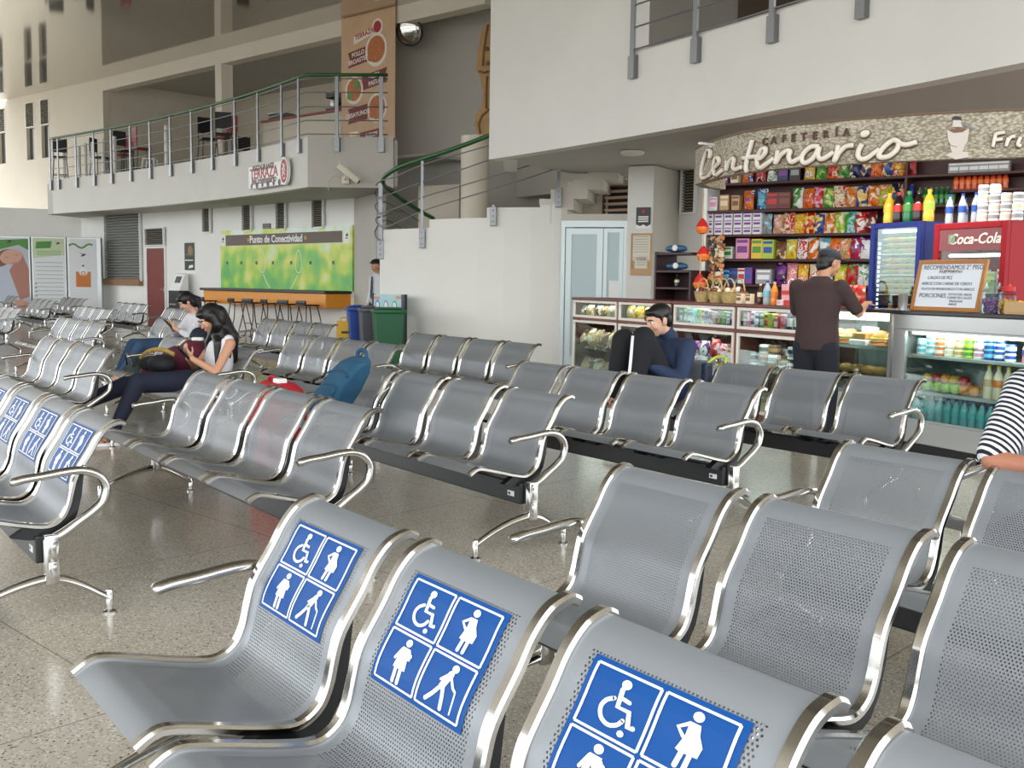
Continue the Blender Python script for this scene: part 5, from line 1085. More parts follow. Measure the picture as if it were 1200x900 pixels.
for i in range(14): bottle(cpos(fs0 + .55 + .1 * i, .2, .271), .036, .2, AQUA, CNAME['aqua'], BLUEC, 'aqua water bottle, %s in the rear row at fridge bottom' % ORD[i], 'water bottles at the fridge bottom')
t = food('white_crate', 'white plastic crate standing behind the left water bottles in fridge', 'crate', fs0 + .33, .3, .271); m = MB(); m.bbox(-.16, .16, -.1, .1, 0, .2, .02); m.build('crate_body', WHITEP, t); m = MB(); m.box(-.06, .06, -.104, -.1, .13, .16); m.build('handle_slot', BLACK, t)
# ------------------------------------------------------------------ tall fridges behind the counter
def tall_fridge(px, D, W, H, dep, m_, label, name):
    p = at(px, 300, D); r = thing(name, label, 'fridge', (p.x, p.y, 0), CRZ); e = .055
    m = MB(); m.bbox(0, .04, 0.03, dep, 0, H, .005); m.bbox(W - .04, W, .03, dep, 0, H, .005); m.bbox(.04, W - .04, dep - .03, dep, 0, H, .005); m.bbox(.04, W - .04, .03, dep - .03, H - .06, H, .005); m.bbox(.04, W - .04, .03, dep - .03, 0, .5, .005); m.build('cabinet', m_, r)
    m = MB(); m.bbox(0, e, -.02, .03, .3, H, .006); m.bbox(W - e, W, -.02, .03, .3, H, .006); m.bbox(e, W - e, -.02, .03, H - e, H, .006); m.bbox(e, W - e, -.02, .03, .3, .5, .006); d = m.build('door_frame', m_, r)
    m = MB(); m.box(e, W - e, 0, .006, .5, H - e); m.build('door_glass', PANE, d)
    m = MB(); m.bbox(W - e + .01, W - .012, -.06, -.02, .9, 1.3, .008); m.build('door_handle', BLACK, d); return r
BLUEF = mat('fridge_blue_paint', (24, 40, 116), rough=.45, spec=.3); REDF = mat('fridge_red_paint', (150, 10, 26), rough=.5, spec=.25)
rb_ = tall_fridge(1020.5, 10.35, .64, 1.955, .5, BLUEF, 'tall blue-framed glass door fridge full of yellow packets', 'blue_fridge')
B0 = Vector(rb_.location)
def bl(x, y, z): return B0 + CE * x + CN * y + Vector((0, 0, z))
for z in (1.66, 1.46, 1.27, .98, .74): m = MB(); m.box(.04, .6, .07, .45, z - .008, z); m.build('wire_shelf', WHITEP, rb_)
m = MB()
for i in range(26): m.box(.062, .074, .035, .05, .62 + i * .045, .645 + i * .045)
m.build('led_strip', mat('led_white', (240, 240, 255), emit=2.5), rb_); m = MB(); m.box(.1, .54, .04, .06, 1.86, 1.885); m.build('lamp_tube', mat('case_lamp_glow', (255, 250, 240)), rb_)
for li, z in enumerate((1.66, 1.46, 1.27)):
    for i in range(4):
        for k in range(3 if li else 3):
            q = bl(.13 + .125 * i, .16, z + .004 + .055 * k); c = [('yellow', 'lime'), ('lime', 'yellow'), ('yellow', 'orange'), ('yellow', 'cream')][(i + k + li) % 4]
            o = link('flat_packet', pouch_mesh(.12, .2, .05, *c)); tag(o, '%s and %s flat packet, %s in pile, level %s, %s fridge shelf' % (c[0], c[1], ORD[i].split(' ')[0], ('one', 'two', 'three')[k], ('top', 'second', 'third')[li] + ' blue'), 'packet', 'yellow packets in the blue fridge'); o.location = q + Vector((0, 0, .026)) - CN * .1; o.rotation_euler = (-pi / 2, 0, CRZ)
for i in range(4): bottle(bl(.13 + .12 * i, .16, .981), .045, .2, (ORB, ORB, REDB, YELB)[i], CNAME['white'], WHITEP, '%s jar-like juice bottle, %s on fourth shelf of blue fridge' % (('orange', 'orange', 'red', 'yellow')[i], ORD[i]), 'juice bottles in the blue fridge')
for i in range(4): bottle(bl(.13 + .12 * i, .16, .741), .042, .19, (ORB, ORB, REDB, mat('purple_drink', (90, 40, 90)))[i], CNAME['cream'], CNAME['red'], '%s juice bottle, %s on lowest shelf of blue fridge' % (('orange', 'orange', 'red', 'purple')[i], ORD[i]), 'juice bottles in the blue fridge')
rr_ = tall_fridge(1095, 9.35, .76, 1.9, .56, REDF, 'tall red drinks fridge with white script lettering on its header', 'red_fridge')
R0 = Vector(rr_.location)
def rl(x, y, z): return R0 + CE * x + CN * y + Vector((0, 0, z))
m = MB(); m.box(.055, .705, -.012, -.002, 1.66, 1.845); m.build('header_panel', mat('header_dark_red', (120, 46, 50), rough=.3), rr_)
m = MB(); T = Matrix.Translation((.44, -.014, 1.755)) @ Matrix.Rotation(pi / 2, 4, 'X') @ Matrix(((1, .28, 0, 0), (0, 1, 0, 0), (0, 0, 1, 0), (0, 0, 0, 1))); text_into(m, 'Coca-Cola', .125, T, bold=.002); m.build('script_lettering', mat('lettering_off_white', (236, 224, 214)), rr_)
m = MB(); m.bbox(.16, .23, -.016, -.012, 1.72, 1.8, .001); m.build('small_sticker', mat('sticker_green_grey', (110, 140, 110)), rr_)
m = MB(); m.tube([(.1, .08, 1.62), (.66, .08, 1.62)], .014, 8); m.build('lamp_tube', mat('case_lamp_glow', (255, 250, 240)), rr_)
for z in (1.3, 1.0, .72): m = MB(); m.box(.04, .72, .07, .5, z - .008, z); m.build('wire_shelf', WHITEP, rr_)
for i in range(5): carton(rl(.13 + .12 * i, .18, 1.301), CRZ, .1, .2 - .02 * (i % 2), .1, ('white', 'cream', 'white', 'cream', 'white')[i], ('cyan', 'green', 'yellow', 'lime', 'red')[i], 'white milk carton with %s print on top shelf of red fridge' % ('cyan', 'green', 'yellow', 'lime', 'red')[i], 'cartons in the red fridge')
for i in range(5): carton(rl(.13 + .12 * i, .18, 1.001), CRZ, .1, .19, .1, ('green', 'cream', 'lime', 'white', 'yellow')[i], ('white', 'green', 'white', 'blue', 'cream')[i], '%s drink carton, %s on second shelf of red fridge' % (('green', 'cream', 'lime', 'white', 'yellow')[i], ORD[i]), 'cartons in the red fridge')
# drinks standing on the fridges
for i, (liq, lb, cp, nm) in enumerate([(YELB, 'yellow', 'yellow', 'yellow soda'), (COLA, 'red', 'red', 'dark cola'), (GRNB, 'green', 'green', 'green soda'), (COLA, 'red', 'black', 'dark cola with black cap'), (YELB, 'lime', 'yellow', 'pale yellow soda')]): bottle(bl(.07 + .125 * i, .14, 1.956), .052, .3, liq, CNAME[lb], CNAME[cp], '%s bottle, %s on top of blue fridge' % (nm, ORD[i]), 'large bottles on the blue fridge')
for i in range(5): bottle(rl(.05 + .07 * i, .1 + .1 * (i % 2), 1.901), .034, .26 - .03 * (i % 2), CLEARB, CNAME['blue'], BLUEC, 'clear water bottle with blue label, %s on the red fridge' % ORD[i], 'water bottles on the red fridge')
for i in range(2): bottle(rl(.4 + .085 * i, .2, 1.901), .042, .29, COLA, CNAME['red'], CNAME['red'], '%s tall cola bottle with red label beside the white tins' % ('left', 'right')[i], 'cola bottles on the red fridge')
for i in range(4):
    for k in range(4 if i < 2 else 3):
        can(rl(.44 + .1 * i, .06 + .02 * i, 1.901 + .078 * k), .045, .076, 'white', 'grey' if (i + k) % 2 else 'cream', 'white tin, %s stack, level %s, on the red fridge' % (ORD[i].split(' ')[0], ('one', 'two', 'three', 'four')[k]), 'white tins stacked on the red fridge')
# ------------------------------------------------------------------ wall shelving of the shop
SA, SB = xy(at(828, 280, 13.1), 0), xy(at(1050, 280, 11.8), 0); SE = (SB - SA).normalized(); SN = Vector((-SE.y, SE.x, 0)); SRZ = atan2(SE.y, SE.x)
SL = 4.1
r = thing('wall_shelving', 'dark wooden wall shelving packed with snack bags behind the counter', 'shelving', SA, SRZ)
ZS = [2.58, 2.25, 1.955, 1.655, 1.35]
m = MB(); m.box(0, SL, .36, .38, 0, 3.04); m.build('back_panel', WOODD, r)
for i, z in enumerate(ZS): m = MB(); m.bbox(0, SL if i < 2 else 2.6, 0, .36, z - .03, z, .004); m.build('shelf_board', WOODD, r)
for x in (-.05, ): m = MB(); m.bbox(x, x + .05, -.02, .38, 0, 3.04, .004); m.build('side_post', WHITEP, r)
for x in (2.35,): m = MB(); m.bbox(x, x + .03, .01, .36, 0, 3.04, .004); m.build('upright', WOODD, r)
m = MB(); m.prism([SA + SN * .5 - SE * .05, SA + SN * .5 + SE * (SL + 3), SA + SN * .5 + SE * (SL + 3) + Vector((0, 0, FZ)), SA + SN * .5 - SE * .05 + Vector((0, 0, FZ))], SN * .2); struct('wall_shop_back', m, WHITE)
def spx(px, py=270, n=.1):
    q = SA + SN * n; p = on_line(q, q + SE, px, py); return p
SHN = ['top shelf', 'second shelf', 'third shelf', 'fourth shelf', 'fifth shelf']
def row(lv, items):
    for i, it in enumerate(items):
        px, typ, c1, c2 = it[:4]; w, h = (it[4], it[5]) if len(it) > 4 else ((.136, .25) if typ == 'p' else (.13, .2)); p = spx(px, 270, .14); p.z = ZS[lv] + .005
        base = '%s and %s %s, %s on the %s of shop shelving' % (c1, c2, {'p': 'snack bag', 'b': 'box'}[typ], ORD[i] if i < len(ORD) else 'far right', SHN[lv])
        if typ == 'p': pouch(p, SRZ + rnd.uniform(-.05, .05), w, h * rnd.uniform(.94, 1.04), .1, c1, c2, base, 'snack bags on the wall shelving', lean=-.08)
        else: carton(p, SRZ, w, h, .14, c1, c2, base, 'boxes on the wall shelving')
row(0, [(836, 'b', 'grey', 'white', .1, .12), (849, 'b', 'purple', 'white', .1, .14), (861, 'b', 'cream', 'brown', .1, .14), (874, 'p', 'orange', 'blue'), (889, 'p', 'red', 'maroon'), (903, 'p', 'white', 'green'), (917, 'b', 'navy', 'purple'), (931, 'b', 'black', 'grey'), (946, 'p', 'yellow', 'tan'), (960, 'p', 'green', 'lime'), (973, 'p', 'red', 'orange'), (986, 'p', 'green', 'tan'), (999, 'p', 'navy', 'cream'), (1011, 'p', 'navy', 'tan'), (1024, 'p', 'orange', 'red'), (1037, 'p', 'blue', 'yellow'), (1050, 'p', 'yellow', 'red'), (1063, 'p', 'red', 'maroon')])
row(1, [(837, 'b', 'white', 'pink', .11, .17), (850, 'b', 'tan', 'cream', .12, .19), (863, 'b', 'tan', 'brown', .1, .18), (876, 'p', 'orange', 'purple'), (892, 'p', 'cyan', 'blue'), (906, 'b', 'maroon', 'red', .15, .2), (920, 'b', 'maroon', 'brown', .15, .2), (933, 'p', 'green', 'white'), (946, 'p', 'orange', 'red'), (958, 'p', 'red', 'pink'), (969, 'p', 'green', 'lime'), (982, 'p', 'cream', 'red', .145, .25), (996, 'p', 'orange', 'tan'), (1008, 'p', 'blue', 'yellow'), (1022, 'p', 'orange', 'cream'), (1035, 'p', 'lime', 'orange'), (1048, 'p', 'navy', 'yellow'), (1061, 'p', 'blue', 'orange')])
row(2, [(898, 'p', 'grey', 'cyan'), (912, 'p', 'tan', 'pink'), (924, 'p', 'cream', 'red'), (936, 'p', 'yellow', 'orange'), (948, 'p', 'red', 'yellow'), (960, 'p', 'blue', 'yellow'), (972, 'p', 'orange', 'cream'), (984, 'p', 'lime', 'cream'), (996, 'p', 'green', 'cyan'), (1008, 'p', 'red', 'white'), (1020, 'p', 'maroon', 'cream')])
row(3, [(856, 'b', 'white', 'green', .12, .15), (873, 'b', 'pink', 'purple', .17, .25), (890, 'b', 'yellow', 'green', .14, .24), (903, 'b', 'lime', 'blue', .14, .23), (916, 'p', 'brown', 'tan', .13, .22), (928, 'p', 'yellow', 'lime'), (941, 'p', 'white', 'red'), (954, 'p', 'orange', 'white'), (967, 'p', 'cyan', 'white'), (979, 'p', 'orange', 'red'), (991, 'p', 'tan', 'orange'), (1004, 'p', 'red', 'purple'), (1016, 'p', 'purple', 'white')])
row(4, [(854, 'b', 'blue', 'cyan', .13, .18), (864, 'b', 'blue', 'navy', .12, .19), (873, 'b', 'white', 'red', .1, .19), (881, 'b', 'purple', 'blue', .1, .2), (899, 'b', 'grey', 'white', .2, .18), (917, 'p', 'purple', 'black'), (930, 'p', 'pink', 'orange'), (943, 'p', 'yellow', 'orange'), (957, 'p', 'cream', 'red'), (972, 'p', 'blue', 'cyan', .145, .25), (987, 'p', 'lime', 'yellow', .145, .25), (1001, 'p', 'red', 'green'), (1014, 'p', 'white', 'green')])
for i in range(6):       # toilet paper packs on the third shelf
    for k in range(3):
        q = spx(833 + 11.2 * i, 262, .12); q.z = ZS[2] + .001 + k * .091
        o = link('paper_roll_pack', box_mesh(.108, .09, .12, 'white', 'purple')); tag(o, 'white and purple paper roll pack, %s column, %s row on third shelf' % (ORD[i].split(' ')[0], ('bottom', 'middle', 'top')[k]), 'paper pack', 'paper roll packs on the third shelf'); put(o, q, SRZ)
# bottles on shelves right of the snack rows
SX = lambda px, n=.16: spx(px, 240, n)
for i in range(7): q = SX(1077 + 6.5 * i); q.z = ZS[1] + .001; bottle(q, .03, .2, GRNB, CNAME['green'], CNAME['green'], 'small green bottle, %s on second shelf above the fridges' % ORD[i], 'green bottles above the fridges')
m = MB(); a = (SX(1112, 0) - SA).dot(SE); m.bbox(a, SL, 0, .36, 2.37, 2.4, .004); m.build('shelf_board', WOODD, r)
for i in range(9): q = SX(1119 + 7.2 * i); q.z = 2.401; bottle(q, .032, .19, mat('orange_red_drink', (214, 84, 44), rough=.2), CNAME['orange'], CNAME['red'], 'orange-red soda bottle, %s on the raised right shelf' % ORD[i], 'orange sodas on the raised shelf')
for i in range(6): q = SX(1117 + 11.5 * i); q.z = ZS[0] + .001; carton(q, SRZ, .12, .12, .12, 'grey', 'white', 'grey box, %s on the top shelf at far right' % ORD[i], 'grey boxes at top right')
# hanging key chains, stuff nobody could count
m = MB(); rr = random.Random(3)
for i in range(230):
    c = spx(833 + rr.random() * 14, 300, .02 - rr.random() * .1); z = 1.36 + rr.random() * .56; s = .012 + rr.random() * .016
    m.bbox(-s, s, -s * .6, s * .6, -s * 1.3, s * 1.3, s * .3, m=i % 5, T=Matrix.Translation((c.x, c.y, z)) @ Matrix.Rotation(rr.random() * 3, 4, 'Y'), seg=1)
o = m.build('hanging_keychains', [CNAME['brown'], CNAME['tan'], CNAME['orange'], CNAME['black'], CNAME['cream']]); o['kind'] = 'stuff'; tag(o, 'dense bunch of small hanging souvenirs left of the wall shelving', 'souvenirs')
for i, (px, py) in enumerate([(823, 268), (824, 300), (820, 333)]):
    q = at(px, py, 11.55 - .2 * (i == 2)); t = thing('hanging_basket', 'red and orange hanging woven ornament, %s of three at shop corner' % ('top', 'middle', 'lowest')[i], 'ornament', q, .4, 'hanging ornaments at the shop corner')
    m = MB(); m.lathe([(.01, -.06), (.05, -.05), (.075, 0), (.07, .02)], n=14); m.build('bowl', CNAME['orange'], t, smooth=40); m = MB(); m.lathe([(.07, .02), (.05, .06), (.015, .11)], n=14); m.build('top_cone', CNAME['red'], t, smooth=40); m = MB(); m.tube([(0, 0, .1), (0, 0, 2.33 - q.z if i == 0 else .3)], .008, 6); m.build('cord', CNAME['tan'], t)
# newspaper rack beside the pillar
q = xy(at(766, 340, 13.3), 0); q2 = xy(at(809, 340, 12.85), 0); e = (q2 - q).normalized(); w = (q2 - q).length; r = thing('display_rack', 'dark wooden rack with blue bundles between the pillar and the shop', 'rack', q, atan2(e.y, e.x)); DKB = mat('rack_dark_brown', (58, 32, 36), rough=.45)
m = MB(); m.bbox(0, .03, 0, .4, 0, 1.74, .004); m.bbox(w - .03, w, 0, .4, 0, 1.5, .004); m.bbox(.03, w - .03, .37, .4, 0, 1.5, .004); m.build('side_panel', DKB, r)
for z in (1.27, 1.48, 1.7): m = MB(); m.bbox(.03, w - .03 if z < 1.6 else w, .0, .37, z, z + .03, .004); m.build('shelf', DKB, r)
BLS = mat('blue_plastic_bundle', (70, 120, 160), rough=.3, noise=.4, nscale=14)
def on_rack(x, y, z): return q + e * x + Vector((-e.y, e.x, 0)) * y + Vector((0, 0, z))
for i, (x, z, nm) in enumerate([(.22, 1.732, 'on top of the dark rack'), (.24, 1.512, 'on the upper shelf of the dark rack')]):
    t = thing('plastic_bundle', 'blue and white plastic wrapped bundle %s' % nm, 'bundle', on_rack(x, .16, z), atan2(e.y, e.x)); m = MB(); m.sphere((0, 0, .05), .055, 14, T=Matrix.Translation((0, 0, .05)) @ Matrix.Diagonal((3.0, 2.2, .9, 1))); m.build('wrapping', BLS, t, smooth=True); m = MB(); m.lathe([(.035, 0), (.04, .02), (.03, .03)], T=Matrix.Translation((.07, -.1, .055)) @ Matrix.Rotation(pi / 2, 4, 'X')); m.build('white_disc', WHITEP, t)
bottle(on_rack(.28, .12, 1.3), .032, .16, mat('dark_green_glass', (30, 50, 40), rough=.15), CNAME['cream'], BLACK, 'small dark bottle on the lower shelf of dark rack')
# ------------------------------------------------------------------ goods on the counter
WICK = mat('woven_wicker', (206, 180, 122), rough=.7, noise=.35, nscale=40, bump=.4, bscale=90)
def basket(px, n, z, label, k):
    s = s_of(px, 340, n); t = thing('wicker_basket', label, 'basket', cpos(s, n, z), CRZ, 'wicker baskets on the counter')
    m = MB(); m.lathe([(.065, 0), (.085, .05), (.095, .11), (.1, .115), (.092, .115), (.08, .05), (.06, .012)], n=18); m.build('bowl', WICK, t, smooth=40)
    m = MB(); m.tube([(.095 * cos(a), 0, .11 + .14 * sin(a)) for a in [pi * j / 12 for j in range(13)]], .008, 6); m.build('handle', WICK, t, smooth=True)
    for j in range(5): m = MB(); m.sphere((.045 * cos(j * 1.3), .045 * sin(j * 1.3), .115 + .012 * (j % 3)), .034, 8); m.build('filling', CNAME[('brown', 'cream', 'tan', 'white', 'maroon')[(j + k) % 5]], t, smooth=True)
for i, px in enumerate((824, 840, 855)): basket(px, .1, 1.151, 'small wicker basket on counter, %s of the front three' % ('left', 'middle', 'right')[i], i)
for i, px in enumerate((831, 848, 866)): basket(px, .34, 1.151, 'small wicker basket on counter, %s of the rear three' % ('left', 'middle', 'right')[i], i + 2)
for i, px in enumerate((868, 879)): s = s_of(px, 345, .08); carton(cpos(s, .08, 1.151), CRZ, .085, .1, .05, 'cream', 'brown', '%s small cream box with brown picture on counter' % ('left', 'right')[i], None)
bottle(cpos(s_of(891, 345, .12), .12, 1.151), .03, .2, mat('brown_glass', (70, 40, 26), rough=.15), CNAME['cream'], CNAME['cream'], 'brown bottle with cream cap and label on counter')
bottle(cpos(s_of(899, 345, .12), .12, 1.151), .04, .23, CLEARB, CNAME['cyan'], BLUEC, 'large clear water bottle with blue cap on counter')
bottle(cpos(s_of(907.5, 345, .12), .12, 1.151), .036, .22, ORB, CNAME['orange'], CNAME['pink'], 'orange juice bottle with pink cap on counter')
carton(cpos(s_of(915, 350, .08), .08, 1.151), CRZ, .07, .05, .05, 'white', 'pink', 'small white and pink box before the pink gift bag', None)
s = s_of(925, 345, .12); t = thing('gift_bag', 'pink and red gift bag with white ribbon left of the standing man', 'gift bag', cpos(s, .14, 1.151), CRZ); m = MB(); m.prism([(-.07, -.05, 0), (.07, -.05, 0), (.08, -.05, .2), (-.08, -.05, .2)], (0, .1, 0)); m.build('bag_body', mat('gift_bag_pink', (232, 170, 176), rough=.5), t); m = MB(); m.box(-.072, .072, -.053, .053, .0, .05); m.box(-.078, .078, -.053, .053, .1, .14); m.build('red_band', mat('gift_bag_red', (206, 52, 50), rough=.5), t)
m = MB(); m.tube([(.045 * cos(a), 0, .2 + .05 * sin(a)) for a in [pi * j / 8 for j in range(9)]], .006, 6); m.build('handle', CNAME['white'], t, smooth=True)
for i, px in enumerate((982, 996, 1008)): s = s_of(px, 345, .34); pouch(cpos(s, .34, 1.151), CRZ, .13, .2, .09, 'red', ('maroon', 'pink', 'orange')[i], 'glossy red candy bag with %s print on counter by the blue fridge' % ('maroon', 'pink', 'orange')[i], 'red candy bags on the counter')
# whiteboard
a, b = s_of(1067, 360, .12), s_of(1147, 360, .12); W = b - a; t = thing('menu_board', 'white handwritten menu board in orange-brown wooden frame on the counter', 'board', cpos(a, .12, 1.151), CRZ); H = .415; L_ = Matrix.Rotation(-.2, 4, 'X')
OAK = mat('oak_frame', (182, 122, 62), rough=.5, noise=.15, nscale=10)
m = MB(); f = .034; m.bbox(0, f, -.012, .012, 0, H, .004, T=L_); m.bbox(W - f, W, -.012, .012, 0, H, .004, T=L_); m.bbox(f, W - f, -.012, .012, 0, f, .004, T=L_); m.bbox(f, W - f, -.012, .012, H - f, H, .004, T=L_); m.build('frame', OAK, t)
m = MB(); m.box(f, W - f, -.004, .006, f, H - f, T=L_); m.build('writing_surface', mat('whiteboard_white', (228, 234, 242), rough=.25), t)
INK = mat('marker_ink', (44, 48, 60), rough=.6); m = MB()
for tx, x, z, sz in [('RECOMENDAMOS 2° PISO', .52, .85, .05), ('PASE POR FAV', .5, .765, .036), ('CALDO DE PEZ', .36, .65, .036), ('ARROZ CON CARNE DE CERDO', .47, .535, .034), ('PLATO DE MONDONGO CON ARROZ', .5, .43, .03), ('PORCIONES', .3, .3, .05), ('PATACON, SALSA', .7, .33, .028), ('CARNE EN CALDO', .7, .265, .028), ('ENSALADA', .66, .2, .026), ('ARROZ', .62, .14, .024)]:
    text_into(m, tx, sz * 1.0, L_ @ Matrix.Translation((W * x, -.0055, H * z)) @ Matrix.Rotation(pi / 2, 4, 'X'), ext=.0006)
m.build('handwriting', INK, t); m = MB(); m.bbox(W * .4, W * .6, .0, .02, 0, H * .8, .004, T=Matrix.Translation((0, .14, 0)) @ Matrix.Rotation(.25, 4, 'X')); m.build('rear_strut', OAK, t)
s = s_of(1058.5, 350, .1); o = link('steel_cup', None) if False else thing('steel_cup', 'plain steel cup on the counter left of the menu board', 'cup', cpos(s, .1, 1.151)); m = MB(); m.lathe([(.032, 0), (.038, .13), (.04, .133), (.035, .13), (.03, .01)], n=18); m.build('cup_body', SSTEEL, o, smooth=40)
JG = glass('jar_glass', (232, 238, 240), .15)
for i, (px, fc, lab, hh) in enumerate([(1163, mat('candy_purple', (150, 110, 160)), 'large glass jar of purple sweets right of the menu board', .2), (1181, mat('candy_yellow', (226, 180, 70)), 'glass jar of yellow sweets beside the purple sweets jar', .17)]):
    s = s_of(px, 350, .12); t = thing('candy_jar', lab, 'jar', cpos(s, .12, 1.151)); R_ = .075 - .01 * i; m = MB(); m.lathe([(R_ * .9, 0), (R_, .02), (R_, hh * .8), (R_ * .7, hh * .93), (R_ * .72, hh)], n=20); m.build('glass_body', JG, t, smooth=40)
    m = MB(); m.lathe([(R_ * .74, hh), (R_ * .78, hh + .03), (R_ * .3, hh + .035), (.015, hh + .05)], n=20); m.build('lid', JG if i == 0 else CNAME['red'], t, smooth=40)
    m = MB(); rr = random.Random(5 + i)
    for j in range(60): aa = rr.random() * 6.28; q_ = rr.random() ** .5 * R_ * .8; m.sphere((q_ * cos(aa), q_ * sin(aa), .015 + rr.random() * hh * .5), .013, 6)
    o = m.build('sweets', fc, t, smooth=True); o['kind'] = 'stuff'
s = s_of(1212, 352, .14); t = thing('candy_tray', 'tan wooden tray of yellow sweets at right end of counter', 'tray', cpos(s, .14, 1.151), CRZ); m = MB(); m.bbox(-.17, .17, -.1, .1, 0, .015, .004)
for a in ((-.17, -.155, -.1, .1), (.155, .17, -.1, .1), (-.155, .155, -.1, -.085), (-.155, .155, .085, .1)): m.box(a[0], a[1], a[2], a[3], .015, .09)
m.build('tray_box', CNAME['tan'], t); m = MB(); rr = random.Random(9)
for j in range(70): m.sphere((rr.uniform(-.14, .14), rr.uniform(-.075, .075), .03 + rr.random() * .06), .016, 6)
o = m.build('sweets', mat('candy_yellow', (226, 180, 70)), t, smooth=True); o['kind'] = 'stuff'
t = thing('paper_napkins', 'pale green and white packet leaning on the red fridge behind the board', 'packet', cpos(s_of(1087, 310, .36), .36, 1.151), CRZ); m = MB(); m.bbox(-.09, .09, -.04, .04, 0, .27, .02); m.build('wrapper', CNAME['cream'], t); m = MB(); m.bbox(-.092, .092, -.042, .042, .1, .2, .015); m.build('green_print', CNAME['lime'], t)
# ------------------------------------------------------------------ shop sign
SGD = [(815, 10.9), (822, 10.62), (832, 10.35), (850, 9.98), (870, 9.66), (900, 9.38), (935, 9.15), (1000, 8.84), (1060, 8.6), (1100, 8.47), (1150, 8.34), (1200, 8.24), (1330, 8.1)]
def sgD(px):
    for (a, da), (b, db) in zip(SGD, SGD[1:]):
        if a <= px <= b: t = (px - a) / (b - a); return 1 / ((1 - t) / da + t / db)
    return SGD[0][1] if px < 815 else SGD[-1][1]
ZB, ZT = 2.36, 2.715
line = [xy(at(px, 190, sgD(px)), 0) for px in range(815, 1331, 8)]
first = line[0]; line = [first + Vector((.34, .55, 0)), first + Vector((.12, .3, 0))] + line
def burlap():
    m = bpy.data.materials.new('burlap_photo_print'); m.use_nodes = True; nt = m.node_tree; N = nt.nodes.new; L = nt.links.new; b = nt.nodes['Principled BSDF']; b.inputs['Roughness'].default_value = .5
    tc = N('ShaderNodeTexCoord'); v = N('ShaderNodeTexVoronoi'); v.inputs['Scale'].default_value = 30; mp = N('ShaderNodeMapping'); mp.inputs['Scale'].default_value = (1, 1, 2); L(tc.outputs['Object'], mp.inputs[0]); L(mp.outputs[0], v.inputs['Vector'])
    n = N('ShaderNodeTexNoise'); n.inputs['Scale'].default_value = 3; L(tc.outputs['Object'], n.inputs['Vector']); a = N('ShaderNodeMath'); a.operation = 'MULTIPLY_ADD'; L(n.outputs['Fac'], a.inputs[0]); a.inputs[1].default_value = .5; L(v.outputs['Distance'], a.inputs[2])
    r_ = N('ShaderNodeValToRGB'); L(a.outputs[0], r_.inputs[0]); e_ = r_.color_ramp.elements; e_[0].position = .35; e_[0].color = srgb(208, 200, 182); e_[1].position = 1.0; e_[1].color = srgb(136, 124, 100); L(r_.outputs[0], b.inputs['Base Color']); return m
SIGN = r = thing('shop_sign', 'curved burlap-print sign reading CAFETERIA Centenario above the snack shop', 'sign', xy(line[30], ZB))
m = MB(); wallstrip(m, line, ZB, ZT, .1); m.build('sign_band', burlap(), r, world=True, smooth=30)
m = MB(); wallstrip(m, [p - Vector((.01, .012, 0)) for p in line], ZT, ZT + .018, .13); m.build('top_trim', mat('sign_trim_brown', (110, 86, 62)), r, world=True)
def son(px, py, off): D = sgD(px); p = at(px, py, D); return p + Vector((-.42, -.9, 0)) * off
LETT = {'C': (800, 120, [[(292, 590), (302, 522), (270, 510), (240, 580), (213, 680), (205, 768), (225, 803), (290, 770), (345, 690), (392, 640), (385, 590), (352, 600), (335, 680), (342, 750), (372, 765), (430, 715)], [(480, 615), (474, 670), (468, 725)], [(470, 718), (492, 645), (530, 597), (550, 612), (540, 680), (570, 712), (640, 680)], [(742, 400), (720, 480), (690, 600), (675, 700), (690, 735)], [(640, 592), (730, 580), (830, 568)]]),
 'E': (880, 120, [[(60, 600), (110, 590), (155, 540), (160, 492), (120, 500), (82, 580), (75, 660), (110, 692), (180, 645), (250, 590)], [(292, 510), (280, 580), (265, 655)], [(270, 640), (320, 560), (390, 512), (420, 525), (405, 580), (430, 632), (490, 610), (540, 580)], [(722, 472), (640, 472), (560, 540), (542, 610), (580, 642), (660, 592), (712, 505), (728, 472), (712, 560), (742, 602), (800, 580), (880, 525)], [(925, 455), (910, 540), (880, 635)], [(890, 620), (930, 540), (1000, 472), (1088, 455)]]),
 'I': (980, 120, [[(276, 440), (240, 510), (235, 570), (270, 602), (330, 590), (400, 540), (460, 495)], [(600, 402), (530, 450), (470, 520), (452, 570), (490, 586), (570, 565), (640, 500), (662, 430), (622, 402), (600, 402)], [(655, 432), (740, 452), (852, 420)], [(272, 345), (300, 322), (330, 325), (305, 348), (272, 345)]]),
 'F': (1090, 120, [[(692, 330), (676, 400), (660, 475)], [(692, 335), (790, 318)], [(680, 402), (765, 390)], [(825, 375), (812, 420), (800, 470)], [(806, 440), (845, 375), (895, 362)], [(952, 370), (930, 420), (925, 455), (962, 462)], [(953, 310), (960, 308)]])}
SCB = mat('script_outline_brown', (132, 104, 82)); SCW = mat('script_cream', (240, 232, 218), rough=.4)
for nm, wd, off, mt in (('script_outline', .033, .012, SCB), ('script_lettering', .024, .03, SCW)):
    for word in ('CEI', 'F'):
        m = MB()
        for k in word:
            ox, oy, S = LETT[k]
            for st in S:
                P = crom([Vector((ox + x / 9, oy + y / 9, 0)) for x, y in st], 4); f = .6 if k == 'F' else .95
                m.tube([son(p.x, p.y, off) for p in P], wd * f, 8)
        m.build(nm, mt, r, world=True, smooth=True)
CAFE = mat('letters_dark_brown', (86, 54, 42))
